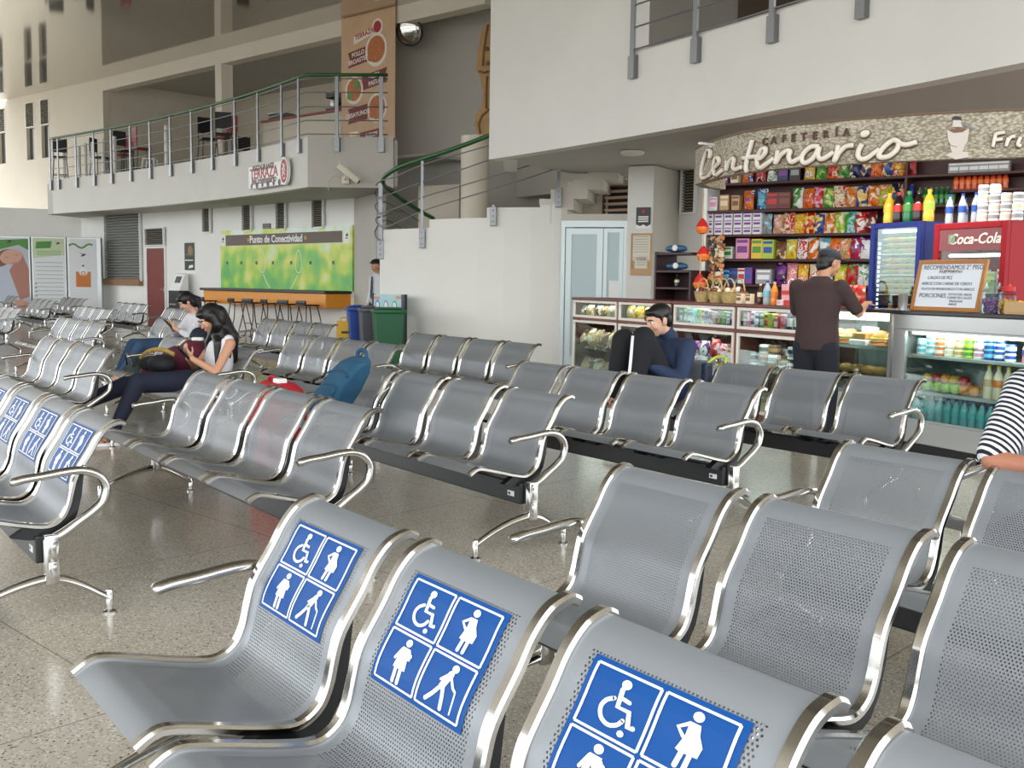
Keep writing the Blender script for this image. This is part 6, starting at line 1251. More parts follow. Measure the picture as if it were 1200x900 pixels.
for ch, px, py in zip('CAFETERÍA', (896.7, 907, 919, 930, 942, 955, 968, 980.5, 992), (166.7, 165, 163, 162, 160.5, 159.4, 157.8, 156, 155.5)):
    m = MB(); p = son(px, py, .012); q_ = son(px + 6, py, .012); e_ = Vector((q_.x - p.x, q_.y - p.y, 0)).normalized(); text_into(m, ch, .088, frame(p, e_, (0, 0, 1)), ext=.006, bold=.003); m.build('capital_letter', CAFE, r, world=True)
def spoly(P, off, m, mi): m.add([son(x, y, off) for x, y in P] + [son(x, y, off - .006) for x, y in P], [tuple(range(len(P)))] + [(i, (i + 1) % len(P), (i + 1) % len(P) + len(P), i + len(P)) for i in range(len(P))], mi)
m = MB(); spoly([(1110, 153), (1136, 151), (1134, 166), (1130, 171), (1122, 172), (1114, 170), (1111, 164)], .008, m, 0); spoly([(1108, 182), (1118, 177), (1134, 178), (1136, 184), (1120, 187)], .008, m, 0); spoly([(1113, 171), (1121, 172.5), (1131, 170), (1128, 178), (1116, 179)], .010, m, 0)
spoly([(1112, 153), (1122, 150), (1134, 151), (1128, 155), (1118, 156)], .012, m, 1); spoly([(1115, 139), (1120, 136), (1126, 137), (1127, 141), (1116, 141)], .012, m, 2); spoly([(1117, 141), (1126, 141), (1128, 149), (1116, 149)], .011, m, 0); spoly([(1127, 143), (1143, 152), (1142, 153), (1126, 145)], .014, m, 3)
m.build('cup_picture', [mat('printed_cup_white', (216, 206, 196)), CNAME['brown'], BLACK, mat('printed_spoon', (130, 140, 146))], r, world=True)
# lamps of the shop; tubes behind the sign are added to light the shelves
r = SIGN; t = thing('ceiling_lamp', 'flat round lamp on the grey soffit left of the shop sign', 'lamp', atz(741, 177.5, FZ + .005)); m = MB(); m.lathe([(.16, 0), (.16, -.02), (.13, -.045)], n=24); m.build('lamp_disc', mat('dim_lamp_glass', (226, 222, 210), rough=.3), t, smooth=40)
for k, px in enumerate((880, 985, 1100)):
    p = xy(at(px, 200, sgD(px) + .42), 2.66); q_ = xy(at(px + 40, 200, sgD(px + 40) + .42), 2.66); a_ = atan2(q_.y - p.y, q_.x - p.x); T = Matrix.Translation(p) @ Matrix.Rotation(a_, 4, 'Z')
    m = MB(); m.bbox(-.5, .5, -.05, .05, 0, .05, .005, T=T); m.box(-.42, -.38, -.28, .0, .01, .03, T=T); m.box(.38, .42, -.28, .0, .01, .03, T=T); o = m.build('added_lamp_fitting', WHITEP, r, world=True); m = MB(); m.tube([T @ Vector((-.47, 0, -.02)), T @ Vector((.47, 0, -.02))], .018, 8); m.build('added_lamp_tube', mat('case_lamp_glow', (255, 250, 240)), r, world=True, smooth=True)
    L = bpy.data.lights.new('added_shop_light', 'AREA'); L.shape = 'RECTANGLE'; L.size = 1.0; L.size_y = .1; L.energy = 13; L.color = (1, .95, .88); lo = bpy.data.objects.new('added_shop_light', L); COL.objects.link(lo); lo.location = p - Vector((0, 0, .05)); lo.rotation_euler = (radians(25), 0, a_)
case_light(5.05, .09, 1.05, .8, 5); case_light(6.7, .09, .955, 2.0, 16)
# ------------------------------------------------------------------ people
DG = None
def caps(m, p0, p1, r0, r1, n=12):
    p0, p1 = Vector(p0), Vector(p1); d = p1 - p0; L = d.length
    if L < 1e-5: m.sphere(p0, r0, n); return
    path, rs = [], []
    for k in range(5): a = pi / 2 * (1 - k / 4); path.append(p0 - d / L * r0 * sin(a)); rs.append(max(1e-3, r0 * cos(a)))
    for k in range(1, 5): a = pi / 2 * k / 4; path.append(p1 + d / L * r1 * sin(a)); rs.append(max(1e-3, r1 * cos(a)))
    m.tube(path, rs, n)
def ell(m, c, rx, ry, rz, R=None, n=16):
    T = Matrix.Translation(Vector(c)) @ (R.to_4x4() if R is not None else Matrix.Identity(4)) @ Matrix.Diagonal((rx, ry, rz, 1))
    m.sphere((0, 0, 0), 1, n, T=T)
def remesh(name, m, mt, parent, vox=.012, sm=4):
    me = m.mesh(name + '_raw', mt); ob = bpy.data.objects.new(name, me); COL.objects.link(ob)
    r = ob.modifiers.new('r', 'REMESH'); r.mode = 'VOXEL'; r.voxel_size = vox
    if sm: s = ob.modifiers.new('s', 'SMOOTH'); s.iterations = sm; s.factor = .5
    dg = bpy.context.evaluated_depsgraph_get(); m2 = bpy.data.meshes.new_from_object(ob.evaluated_get(dg)); bpy.data.objects.remove(ob); bpy.data.meshes.remove(me)
    m2.materials.clear(); m2.materials.append(mt); m2.polygons.foreach_set('use_smooth', [True] * len(m2.polygons)); m2.name = name
    return link(name, m2, parent)
def chain(m, P, R):
    for a, b, r0, r1 in zip(P, P[1:], R, R[1:]): caps(m, a, b, r0, r1)
def hand(m, wrist, fore, palm_n, curl=.5, s=1.0, side=1):
    """palm with five fingers; fore: finger direction, palm_n: direction the palm faces; side: thumb side sign"""
    f = Vector(fore).normalized(); pn = Vector(palm_n); pn = (pn - f * pn.dot(f)).normalized(); t = f.cross(pn) * side
    w = Vector(wrist); kn = w + f * .085 * s
    for k in range(4):
        o = (k - 1.5) * .019 * s; caps(m, w + f * .02 + t * o * .6, kn + t * o, .013 * s, .0105 * s, 8)
    for k, L in enumerate((.062, .074, .07, .054)):
        o = (1.5 - k) * .019 * s; p = kn + t * o; d = f.copy(); r = .0092 * s
        for j in range(3):
            d = (d + pn * curl * (.55 if j == 0 else .9)).normalized(); q = p + d * L * s * (.46, .32, .26)[j]; caps(m, p, q, r, r * .92, 8); p, r = q, r * .92
    p = w + f * .03 * s + t * .026 * s; q = p + (f * .5 + t * .75 + pn * .35).normalized() * .042 * s; caps(m, p, q, .0125 * s, .0105 * s, 8); caps(m, q, q + (f * .85 + t * .2 + pn * .45).normalized() * .034 * s, .0105 * s, .0085 * s, 8)
def headframe(fd, up=(0, 0, 1)):
    f = Vector(fd).normalized(); u = Vector(up); u = (u - f * u.dot(f)).normalized(); r = f.cross(u); M3 = Matrix((r, f, u)).transposed(); return M3
def head(m, c, R, s=1.0):
    c = Vector(c); P = lambda x, y, z: c + R @ Vector((x * s, y * s, z * s))
    ell(m, P(0, -.005, .025), .074 * s, .093 * s, .092 * s, R); ell(m, P(0, .022, -.03), .06 * s, .07 * s, .075 * s, R); ell(m, P(0, .05, -.085), .03 * s, .03 * s, .024 * s, R)
    caps(m, P(0, .088, .02), P(0, .108, -.022), .009 * s, .014 * s, 8); ell(m, P(0, .086, -.058), .024 * s, .014 * s, .011 * s, R)
    for sx in (-1, 1): ell(m, P(sx * .076, -.005, -.005), .012 * s, .022 * s, .034 * s, R); ell(m, P(sx * .04, .07, -.02), .026 * s, .02 * s, .03 * s, R); caps(m, P(sx * .018, .09, .032), P(sx * .052, .078, .032), .009 * s, .008 * s, 8)
def face(parent, c, R, s=1.0, lips=(170, 100, 92)):
    c = Vector(c); P = lambda x, y, z: c + R @ Vector((x * s, y * s, z * s))
    for sx in (-1, 1):
        m = MB(); m.sphere(P(sx * .033, .0800, .012), .0098 * s, 10); e = m.build('eye', mat('eye_white', (230, 226, 220), rough=.2), parent, smooth=True, world=True); m = MB(); m.sphere(P(sx * .033, .0858, .012), .0062 * s, 8); m.build('iris', mat('eye_dark', (30, 20, 16), rough=.2), parent, smooth=True, world=True)
        m = MB(); m.tube([P(sx * .014, .097, .032), P(sx * .034, .096, .038), (P(sx * .054, .083, .033))], .0045 * s, 6); m.build('eyebrow', mat('hair_black', (18, 15, 14), rough=.45), parent, smooth=True, world=True)
    m = MB(); m.tube([P(-.024, .092, -.058), P(-.009, .101, -.055), P(0, .1, -.056), P(.009, .101, -.055), P(.024, .092, -.058)], .005 * s, 6); m.build('mouth', mat('lips_%d' % lips[0], lips, rough=.4), parent, smooth=True, world=True)
def loft(m, L, levels, n=24):
    rows = [[L(rx * cos(2 * pi * j / n), yo + ry * sin(2 * pi * j / n), z) for j in range(n)] for z, rx, ry, yo in levels]
    k = len(rows); m.add([p for r_ in rows for p in r_], [(i * n + j, i * n + (j + 1) % n, (i + 1) * n + (j + 1) % n, (i + 1) * n + j) for i in range(k - 1) for j in range(n)] + [tuple(range(n - 1, -1, -1)), tuple((k - 1) * n + j for j in range(n))])
SK = mat('skin_tan', (196, 146, 116), rough=.5, spec=.4); SKL = mat('skin_light', (214, 168, 142), rough=.5, spec=.4); HAIR = mat('hair_black', (18, 15, 14), rough=.45)
def wparts(parent):
    """keep world coordinates: thing roots of people stay unrotated at their base"""
    return parent
def rem(name, m, mt, root, vox=.012, sm=4):
    o = remesh(name, m, mt, None, vox, sm); me = o.data; me.transform(Matrix.Translation(-Vector(root.location))); o.parent = root; return o
def shoe(m, an, fd, s=1.0):
    f = Vector((fd[0], fd[1], 0)).normalized(); a = Vector(an)
    caps(m, a + f * -.03 + Vector((0, 0, -.055)), a + f * .15 * s + Vector((0, 0, -.062)), .038, .033); caps(m, a + Vector((0, 0, -.03)), a + f * .06 + Vector((0, 0, -.05)), .045, .04)
X3 = Vector((0, 0, 1))
# ---- man standing at the counter, seen from behind
g = cpos(s_of(957, 400, -.42), -.42); fd = Vector((.62, .78, 0)).normalized(); rt = Vector((fd.y, -fd.x, 0))
r = thing('person', 'standing person in brown shirt and dark cap leaning at the lit food case', 'person', (g.x, g.y, 0))
def L3(x, y, z): return g + rt * x + fd * y + X3 * z
hd = L3(.03, .12, 1.53); R = headframe(fd + rt * .55 - X3 * .25)
sk = MB(); head(sk, hd, R, .98); caps(sk, L3(0, .03, 1.36), L3(.02, .08, 1.47), .058, .055); ell(sk, L3(0, 0, 1.2), .16, .09, .16, headframe(fd)); ell(sk, L3(0, 0, .98), .14, .09, .2, headframe(fd))
el = L3(.31, .1, 1.12); wr = L3(.27, .36, 1.185); chain(sk, [L3(.2, .0, 1.32), el, wr], [.05, .042, .03]); hand(sk, wr, wr - el, -X3, .25, 1, -1)
el2 = L3(-.25, .14, 1.1); wr2 = L3(-.1, .36, 1.185); chain(sk, [L3(-.2, .0, 1.32), el2, wr2], [.05, .042, .03]); hand(sk, wr2, wr2 - el2, -X3, .25, 1, 1)
for sx in (-1, 1): chain(sk, [L3(sx * .1, 0, .86), L3(sx * .11, .03, .46), L3(sx * .12, -.02, .09)], [.08, .055, .04]); shoe(sk, L3(sx * .12, -.02, .09), fd)
rem('body', sk, SK, r, .009, 3); face(r, hd, R, .98)
BRN = mat('brown_shirt_cotton', (66, 48, 48), rough=.85, noise=.15, nscale=5, bump=.15, bscale=12)
m = MB(); loft(m, L3, [(.8, .185, .135, 0), (.9, .19, .138, 0), (1.0, .178, .13, 0), (1.1, .185, .128, -.005), (1.2, .2, .125, -.01), (1.3, .205, .11, -.012), (1.36, .17, .09, 0), (1.4, .085, .075, .02), (1.42, .066, .064, .03)])
for sx, e in ((1, el), (-1, el2)): s_ = L3(sx * .19, 0, 1.325); chain(m, [s_, s_.lerp(e, .85)], [.072, .06])
rem('shirt', m, BRN, r, .012, 6)
NVY = mat('navy_trouser_cloth', (24, 27, 38), rough=.85, noise=.15, nscale=6)
m = MB(); caps(m, L3(-.07, 0, .84), L3(.07, 0, .84), .12, .12)
for sx in (-1, 1): chain(m, [L3(sx * .09, -.01, .82), L3(sx * .11, .03, .46), L3(sx * .12, -.02, .1)], [.112, .082, .062])
rem('trousers', m, NVY, r, .013, 5); m = MB()
for sx in (-1, 1): shoe(m, L3(sx * .12, -.02, .085), fd, 1.05)
rem('shoes', m, BLACK, r, .01, 2)
m = MB(); P = lambda x, y, z: hd + R @ Vector((x, y, z)); ell(m, P(0, -.025, .02), .08, .088, .088, R); ell(m, P(0, -.06, -.03), .066, .05, .06, R); rem('hair', m, HAIR, r, .009, 3)
m = MB(); ell(m, P(0, -.01, .065), .086, .102, .062, R); m2 = m; ell(m, P(0, .11, .05), .07, .07, .012, R); rem('cap', m, mat('cap_charcoal', (52, 54, 62), rough=.8), r, .009, 2)
# ---- man in dark blue shirt seated with knees up
def bench_l(key): b = BENCHES[key]; o = Vector(b.location); return lambda x, y, z: o + U * x + V * y + X3 * z
Q = bench_l('A4'); x0 = .24; fd = -V; q0 = Q(x0, -.3, 0); r = thing('person', 'seated person in dark blue shirt with raised black knees, hand at mouth', 'person', (q0.x, q0.y, 0)); rt = -U
hd = Q(x0 - .0, -.31, 1.055); R = headframe(fd * 1 - X3 * .35 + rt * .25)
sk = MB(); head(sk, hd, R, 1.0); caps(sk, Q(x0, -.2, .92), Q(x0, -.26, 1.0), .06, .056); ell(sk, Q(x0, -.18, .72), .15, .1, .2, headframe(fd))
SL_, SR_ = Q(x0 - .19, -.19, .86), Q(x0 + .19, -.19, .86); kL, kR = Q(x0 - .13, -.55, .90), Q(x0 + .1, -.56, .93)
e1 = Q(x0 + .27, -.33, .62); w1 = Q(x0 + .1, -.52, .74); chain(sk, [SR_, e1, w1], [.05, .042, .03]); hand(sk, w1, Vector(hd) + R @ Vector((0, .11, -.05)) - w1, -fd, .5, 1, 1)
e2 = Q(x0 - .27, -.35, .64); w2 = Q(x0 - .06, -.5, .86); chain(sk, [SL_, e2, w2], [.05, .042, .03]); hand(sk, w2, U * .5 + X3 * .5, -fd, .6, 1, -1)
for k, sx in ((kL, -1), (kR, 1)): an = Q(x0 + sx * .11, -.66, .49); chain(sk, [Q(x0 + sx * .09, -.28, .52), k, an], [.075, .055, .04]); shoe(sk, an, fd)
rem('body', sk, SKL, r, .009, 3); face(r, hd, R, 1.0)
DBL = mat('dark_blue_shirt_cotton', (38, 54, 84), rough=.8, noise=.2, nscale=8, bump=.15, bscale=12)
m = MB(); ell(m, Q(x0, -.2, .72), .19, .125, .22, headframe(fd)); caps(m, Q(x0 - .13, -.19, .85), Q(x0 + .13, -.19, .85), .085, .085); caps(m, Q(x0 - .09, -.22, .55), Q(x0 + .09, -.22, .55), .12, .12)
chain(m, [SR_, e1, e1.lerp(w1, .85)], [.075, .062, .045]); chain(m, [SL_, e2, e2.lerp(w2, .85)], [.075, .062, .045]); rem('shirt', m, DBL, r, .012, 5)
m = MB(); caps(m, Q(x0, -.2, .93), Q(x0, -.23, .965), .068, .064); rem('collar', m, DBL, r, .01, 2)
BLKJ = mat('black_jeans_cloth', (22, 23, 28), rough=.85, noise=.2, nscale=8)
m = MB(); caps(m, Q(x0 - .08, -.26, .53), Q(x0 + .08, -.26, .53), .12, .12)
for k, sx in ((kL, -1), (kR, 1)): an = Q(x0 + sx * .11, -.66, .49); chain(m, [Q(x0 + sx * .09, -.28, .53), k, k.lerp(an, .95)], [.11, .092, .066])
rem('trousers', m, BLKJ, r, .013, 5)
m = MB(); a = kR; P = crom([kR + Vector((0, 0, .02)) + fd * .09 - U * .02, kR.lerp(Q(x0 + .11, -.66, .49), .5) + fd * .085, Q(x0 + .11, -.66, .52) + fd * .07], 5); m.tube(P, .012, 8); m.build('white_side_stripe', WHITEP, r, world=True, smooth=True)
m = MB()
for sx in (-1, 1): shoe(m, Q(x0 + sx * .11, -.66, .49), fd)
rem('shoes', m, BLACK, r, .01, 2)
m = MB(); P = lambda x, y, z: hd + R @ Vector((x, y, z)); ell(m, P(0, -.02, .055), .084, .098, .078, R); ell(m, P(0, -.06, .0), .074, .055, .08, R); ell(m, P(0, .055, .085), .06, .04, .03, R)
for sx in (-1, 1): caps(m, P(sx * .072, .01, .05), P(sx * .074, .012, -.01), .014, .009, 8)
rem('hair', m, HAIR, r, .008, 2)
# ---- women on the left benches, looking at phones
def sitter(key, x0, label, top, topm, jeans, hairlong, feet, skin, sleeve, shoem, lean=.0, hz=1.0, phone='dark phone', headtilt=.75, turn=0, knee=None):
    Q = bench_l(key); fd = -V; rt = -U; q0 = Q(x0, -.35, 0); r = thing('person', label, 'person', (q0.x, q0.y, 0))
    hd = Q(x0 + .02, -.30 - lean, hz); R = headframe(fd - X3 * headtilt + rt * turn); s = .94
    sk = MB(); head(sk, hd, R, s); nk = Q(x0, -.2 - lean * .8, hz - .13); caps(sk, nk, nk.lerp(hd, .55), .047, .046); ell(sk, Q(x0, -.24, .66), .13, .085, .17, headframe(fd)); caps(sk, Q(x0 - .12, -.2 - lean * .7, hz - .19), Q(x0 + .12, -.2 - lean * .7, hz - .19), .055, .055)
    shs = {1: Q(x0 + .165, -.2 - lean * .7, hz - .2), -1: Q(x0 - .165, -.2 - lean * .7, hz - .2)}; W = {}
    ph = Q(x0 + .04, -.56, hz - .27)
    for sx in (1, -1):
        el = Q(x0 + sx * .23, -.36, hz - .42); wr = ph + U * sx * .055 + V * .06 - X3 * .05; W[sx] = (shs[sx], el, wr); chain(sk, [shs[sx], el, wr], [.042, .036, .025]); hand(sk, wr, (ph - wr) + X3 * .05, V, .55, .92, -sx)
    for kk, an, tf in feet: chain(sk, [Q(x0 + .08 * (1 if kk[0] > x0 else -1), -.33, .46), Q(*kk), Q(*an)], [.07, .05, .036]); shoe(sk, Q(*an), tf, .9)
    rem('body', sk, skin, r, .008, 3); face(r, hd, R, s, (176, 84, 84))
    m = MB(); ell(m, Q(x0, -.25, .65), .155, .112, .2, headframe(fd)); caps(m, Q(x0 - .1, -.21 - lean * .7, hz - .21), Q(x0 + .1, -.21 - lean * .7, hz - .21), .072, .072); caps(m, Q(x0 - .08, -.3, .5), Q(x0 + .08, -.3, .5), .115, .115)
    if sleeve:
        for sx in (1, -1): a, b, c = W[sx]; chain(m, [a, a.lerp(b, sleeve)] if sleeve <= 1 else [a, b, b.lerp(c, sleeve - 1)], [.06, .052] if sleeve <= 1 else [.06, .052, .04])
    else:
        for sx in (1, -1): caps(m, Q(x0 + sx * .125, -.2 - lean * .7, hz - .17), Q(x0 + sx * .1, -.26 - lean * .5, hz - .3), .045, .05)
    rem(top, m, topm, r, .011, 4)
    m = MB(); caps(m, Q(x0 - .07, -.33, .5), Q(x0 + .07, -.33, .5), .12, .12)
    for kk, an, tf in feet: k_, a_ = Q(*kk), Q(*an); chain(m, [Q(x0 + .08 * (1 if kk[0] > x0 else -1), -.33, .49), k_, k_.lerp(a_, .86)], [.1, .075, .052])
    rem('jeans', m, jeans, r, .012, 4)
    m = MB()
    for kk, an, tf in feet: shoe(m, Q(*an), tf, .92)
    rem('shoes', m, shoem, r, .009, 2)
    m = MB()
    for kk, an, tf in feet: a_ = Q(*an); f_ = Vector((tf[0], tf[1], 0)).normalized(); caps(m, a_ + f_ * -.03 + X3 * -.085, a_ + f_ * .14 + X3 * -.087, .034, .032, 10)
    rem('shoe_soles', m, WHITEP if shoem is BLACK else BLACK, r, .009, 1)
    m = MB(); P = lambda x, y, z: hd + R @ Vector((x * s, y * s, z * s)); ell(m, P(0, -.022, .035), .088, .1, .09, R); ell(m, P(0, -.06, -.03), .078, .055, .09, R); ell(m, P(0, .05, .085), .06, .045, .03, R)
    if hairlong:
        for sx in (1, -1): chain(m, [P(sx * .07, -.01, .03), P(sx * .082, .0, -.06), Q(x0 + sx * .1, -.27 - lean, hz - .2), Q(x0 + sx * .11, -.31, hz - .38)], [.04, .042, .042, .016])
        chain(m, [P(0, -.08, .0), Q(x0, -.14 - lean, hz - .15), Q(x0, -.13, hz - .34)], [.07, .08, .04]); chain(m, [P(.07, -.04, 0), Q(x0 + .1, -.2 - lean, hz - .18), Q(x0 + .12, -.22, hz - .36)], [.05, .055, .02])
    else: chain(m, [P(0, -.09, .0), P(0, -.14, -.06), Q(x0 + .05, -.12 - lean, hz - .2)], [.05, .04, .016])
    rem('hair', m, HAIR, r, .009, 3)
    t = thing('phone', phone, 'phone', ph); m = MB(); T = headframe(V * -1 + X3 * -.9).to_4x4() @ Matrix.Identity(4); m.bbox(-.036, .036, -.005, .005, -.075, .075, .004, T=T); m.build('phone_body', BLACK, t); m = MB(); m.box(-.032, .032, -.0062, -.005, -.066, .066, T=T); m.build('screen', mat('phone_screen', (60, 70, 84), rough=.1), t)
    return r, Q
DJ = mat('dark_navy_denim', (26, 32, 52), rough=.85, noise=.2, nscale=10); BJ = mat('blue_denim', (52, 80, 112), rough=.85, noise=.25, nscale=10); WTOP = mat('white_cotton', (218, 218, 222), rough=.85, noise=.06, nscale=14)
nV = (-V.x, -V.y, 0)
G2, Q2 = sitter('C2', 2.03, 'seated person with long black hair in white sleeveless top and dark jeans', 'tank_top', WTOP, DJ, True, [((1.78, -.93, .46), (1.42, -1.42, .19), (-.9, -.5)), ((2.0, -.9, .5), (1.92, -1.08, .1), (-.8, -.6))], SK, 0, BLACK, .02, 1.0, 'dark phone held by the person in sleeveless top', .7, .1)
G1, Q1 = sitter('D3', 2.03, 'seated person with tied black hair in white top and blue jeans', 'white_top', WTOP, BJ, False, [((1.78, -.9, .5), (1.72, -1.1, .1), (-.8, -.6)), ((2.02, -.88, .5), (1.98, -1.15, .1), (-.8, -.6))], SKL, 1.5, WHITEP, .02, 1.03, 'small dark phone held by the person with tied hair', .75, .15)
m = MB()
for a in ((.1, .5, .05), (-.05, .62, .06)): pass
# ---- guard by the grey return wall
p = at(439.5, 330, 20.1); r = thing('person', 'standing person in white shirt, dark tie and cap by grey wall corner', 'person', (p.x, p.y, 0)); fd = Vector((-.75, -.66, 0)); rt = Vector((fd.y, -fd.x, 0)); g = xy(p, 0) + Vector((.05, 0, 0))
def L3(x, y, z): return g + rt * x + fd * y + X3 * z
hd = L3(0, .03, 1.6); R = headframe(fd); sk = MB(); head(sk, hd, R); caps(sk, L3(0, 0, 1.42), L3(0, .01, 1.52), .056, .055); ell(sk, L3(0, 0, 1.2), .15, .09, .2, headframe(fd))
for sx in (-1, 1): e_, w_2 = L3(sx * .25, -.02, 1.08), L3(sx * .24, .06, .84); chain(sk, [L3(sx * .19, 0, 1.37), e_, w_2], [.05, .042, .03]); hand(sk, w_2, -X3, -rt * sx, .3, 1, sx); chain(sk, [L3(sx * .1, 0, .86), L3(sx * .1, .02, .47), L3(sx * .1, 0, .09)], [.08, .055, .04]); shoe(sk, L3(sx * .1, 0, .09), fd)
rem('body', sk, SK, r, .012, 3); face(r, hd, R)
m = MB(); loft(m, L3, [(.88, .165, .125, 0), (1.0, .165, .122, 0), (1.1, .175, .12, 0), (1.25, .2, .12, 0), (1.36, .2, .1, 0), (1.42, .12, .08, 0), (1.46, .066, .066, .01)])
for sx in (-1, 1): chain(m, [L3(sx * .18, 0, 1.37), L3(sx * .25, -.02, 1.08), L3(sx * .24, .05, .9)], [.07, .06, .045])
rem('white_shirt', m, WTOP, r, .013, 4); m = MB(); caps(m, L3(-.07, 0, .86), L3(.07, 0, .86), .125, .125)
for sx in (-1, 1): chain(m, [L3(sx * .09, 0, .84), L3(sx * .1, .02, .47), L3(sx * .1, 0, .1)], [.11, .085, .065])
rem('trousers', m, NVY, r, .014, 4); m = MB()
for sx in (-1, 1): shoe(m, L3(sx * .1, 0, .085), fd, 1.05)
rem('shoes', m, BLACK, r, .012, 2); m = MB(); m.prism([L3(-.02, .13, 1.4), L3(.02, .13, 1.4), L3(.035, .145, 1.02), L3(0, .145, .97), L3(-.035, .145, 1.02)], fd * .008); m.build('tie', mat('tie_navy', (24, 28, 48), rough=.6), r, world=True)
m = MB(); ell(m, hd + R @ Vector((0, -.01, .085)), .1, .12, .055, R); ell(m, hd + R @ Vector((0, .1, .06)), .07, .06, .012, R); rem('peaked_cap', m, mat('cap_navy', (22, 24, 34), rough=.7), r, .011, 2)
m = MB(); ell(m, hd + R @ Vector((0, -.03, .02)), .082, .085, .08, R); rem('hair', m, HAIR, r, .01, 2)
# ---- person in striped top at the right edge
Q = bench_l('B4'); x0 = .6; fd = -V; rt = -U; q0 = Q(x0, -.5, 0); r = thing('person', 'person in black and white striped top, arm on bench back at right edge', 'person', (q0.x, q0.y, 0))
el = at(1163, 540, 3.41); SR_ = at(1205, 457, 3.6); SL_ = SR_ + U * .33 + X3 * .02; mid = (SR_ + SL_) / 2
hd = mid - V * .09 + X3 * .205; R = headframe(fd + U * .4 - X3 * .2); sk = MB(); head(sk, hd, R, .96); caps(sk, mid, mid.lerp(hd, .6), .05, .05); hp = Q(x0, -.45, .52); chain(sk, [hp, mid - X3 * .1], [.12, .1]); wr = el + U * .25 - V * .0 + X3 * .005; chain(sk, [mid, SR_, el, wr], [.06, .05, .038, .027]); hand(sk, wr, U, -X3, .3, .95, 1)
e2 = Q(x0 + .36, -.98, .82); w2 = Q(x0 + .2, -1.08, .81); chain(sk, [mid, SL_, e2, w2], [.06, .048, .038, .027]); hand(sk, w2, -U, -X3, .3, .95, -1)
ft = [(Q(x0 - .1, -.86, .48), Q(x0 - .1, -.7, .09)), (Q(x0 + .12, -.86, .48), Q(x0 + .12, -.72, .09))]
for (k_, a_), sx in zip(ft, (-1, 1)): chain(sk, [hp + U * sx * .06, Q(x0 + sx * .09, -.5, .5), k_, a_], [.09, .075, .052, .038]); shoe(sk, a_, fd, .92)
rem('body', sk, mat('skin_brown', (176, 118, 92), rough=.5), r, .009, 3); face(r, hd, R, .96)
def stripes():
    m = bpy.data.materials.new('striped_jersey'); m.use_nodes = True; nt = m.node_tree; N = nt.nodes.new; L = nt.links.new; b = nt.nodes['Principled BSDF']; b.inputs['Roughness'].default_value = .85
    tc = N('ShaderNodeTexCoord'); mp = N('ShaderNodeMapping'); mp.inputs['Rotation'].default_value = (.35, -.75, 0); L(tc.outputs['Object'], mp.inputs[0]); w = N('ShaderNodeTexWave'); w.bands_direction = 'Z'; w.inputs['Scale'].default_value = 15; w.inputs['Distortion'].default_value = .6; L(mp.outputs[0], w.inputs['Vector'])
    r_ = N('ShaderNodeValToRGB'); r_.color_ramp.interpolation = 'CONSTANT'; e_ = r_.color_ramp.elements; e_[0].color = srgb(24, 26, 34); e_[1].position = .5; e_[1].color = srgb(226, 228, 232); L(w.outputs['Fac'], r_.inputs[0]); L(r_.outputs[0], b.inputs['Base Color']); return m
m = MB(); chain(m, [Q(x0 - .06, -.42, .54), mid - X3 * .08 - U * .04], [.14, .13]); chain(m, [Q(x0 + .06, -.42, .54), mid - X3 * .08 + U * .04], [.14, .13]); caps(m, SR_, SL_, .075, .075); chain(m, [SR_, SR_.lerp(el, .5), SR_.lerp(el, .88)], [.08, .073, .066]); chain(m, [SL_, SL_.lerp(e2, .85)], [.078, .064]); rem('striped_top', m, stripes(), r, .011, 4)
m = MB(); caps(m, Q(x0 - .07, -.43, .52), Q(x0 + .07, -.43, .52), .125, .125)
for (k_, a_), sx in zip(ft, (-1, 1)): chain(m, [Q(x0 + sx * .09, -.45, .51), k_, k_.lerp(a_, .88)], [.105, .08, .055])
rem('jeans', m, DJ, r, .013, 4); m = MB()
for k_, a_ in ft: shoe(m, a_, fd, .95)
rem('shoes', m, BLACK, r, .01, 2); m = MB(); P = lambda x, y, z: hd + R @ Vector((x, y, z)); ell(m, P(0, -.02, .04), .086, .1, .09, R); chain(m, [P(0, -.07, 0), P(0, -.09, -.1), P(0, -.1, -.2)], [.075, .075, .05]); rem('hair', m, HAIR, r, .01, 3)
# ------------------------------------------------------------------ bags and things on the benches
def blob_thing(name, label, cat, base, build, mt, part, vox=.012, sm=4):
    t = thing(name, label, cat, base); m = MB(); build(m); rem(part, m, mt, t, vox, sm); return t
TEAL = mat('teal_backpack_fabric', (32, 84, 114), rough=.85, noise=.3, nscale=8, bump=.3, bscale=16)
Q_ = bench_l('A2'); Q = lambda x, y, z: Q_(x + .13, y + .02, z + .035); t = thing('backpack', 'teal blue backpack slumped on the end seat of a bench', 'backpack', Q(.35, -.3, .42))
def bp(k, grow=0): return lambda x, y, z: Q(.34 + max(-.15, min(.15, x * 1.15)) - .16 * (1 - z / .36), -.27 - .15 * (1 - z / .36) + max(-.085, min(.085, y)) * k, .445 + z)
m = MB(); loft(m, bp(1), [(0, .14, .09, 0), (.03, .17, .115, 0), (.15, .175, .12, 0), (.26, .165, .105, 0), (.33, .13, .08, 0), (.365, .07, .045, .01)]); rem('main_sack', m, TEAL, t, .011, 5)
m = MB(); loft(m, lambda x, y, z: Q(.34 + x - .16 * (1 - z / .36), -.27 - .15 * (1 - z / .36) - .09 + y, .445 + z), [(.03, .08, .03, 0), (.06, .115, .045, 0), (.15, .115, .045, 0), (.19, .08, .02, 0)]); rem('front_pocket', m, TEAL, t, .009, 3)
m = MB(); m.tube(crom([bp(1)(-.13 + .026 * i, -.088, .25 + .03 * sin(pi * i / 10)) for i in range(11)], 2), .007, 6); m.build('zip_line', mat('teal_strap_dark', (28, 74, 104), rough=.8), t, world=True, smooth=True)
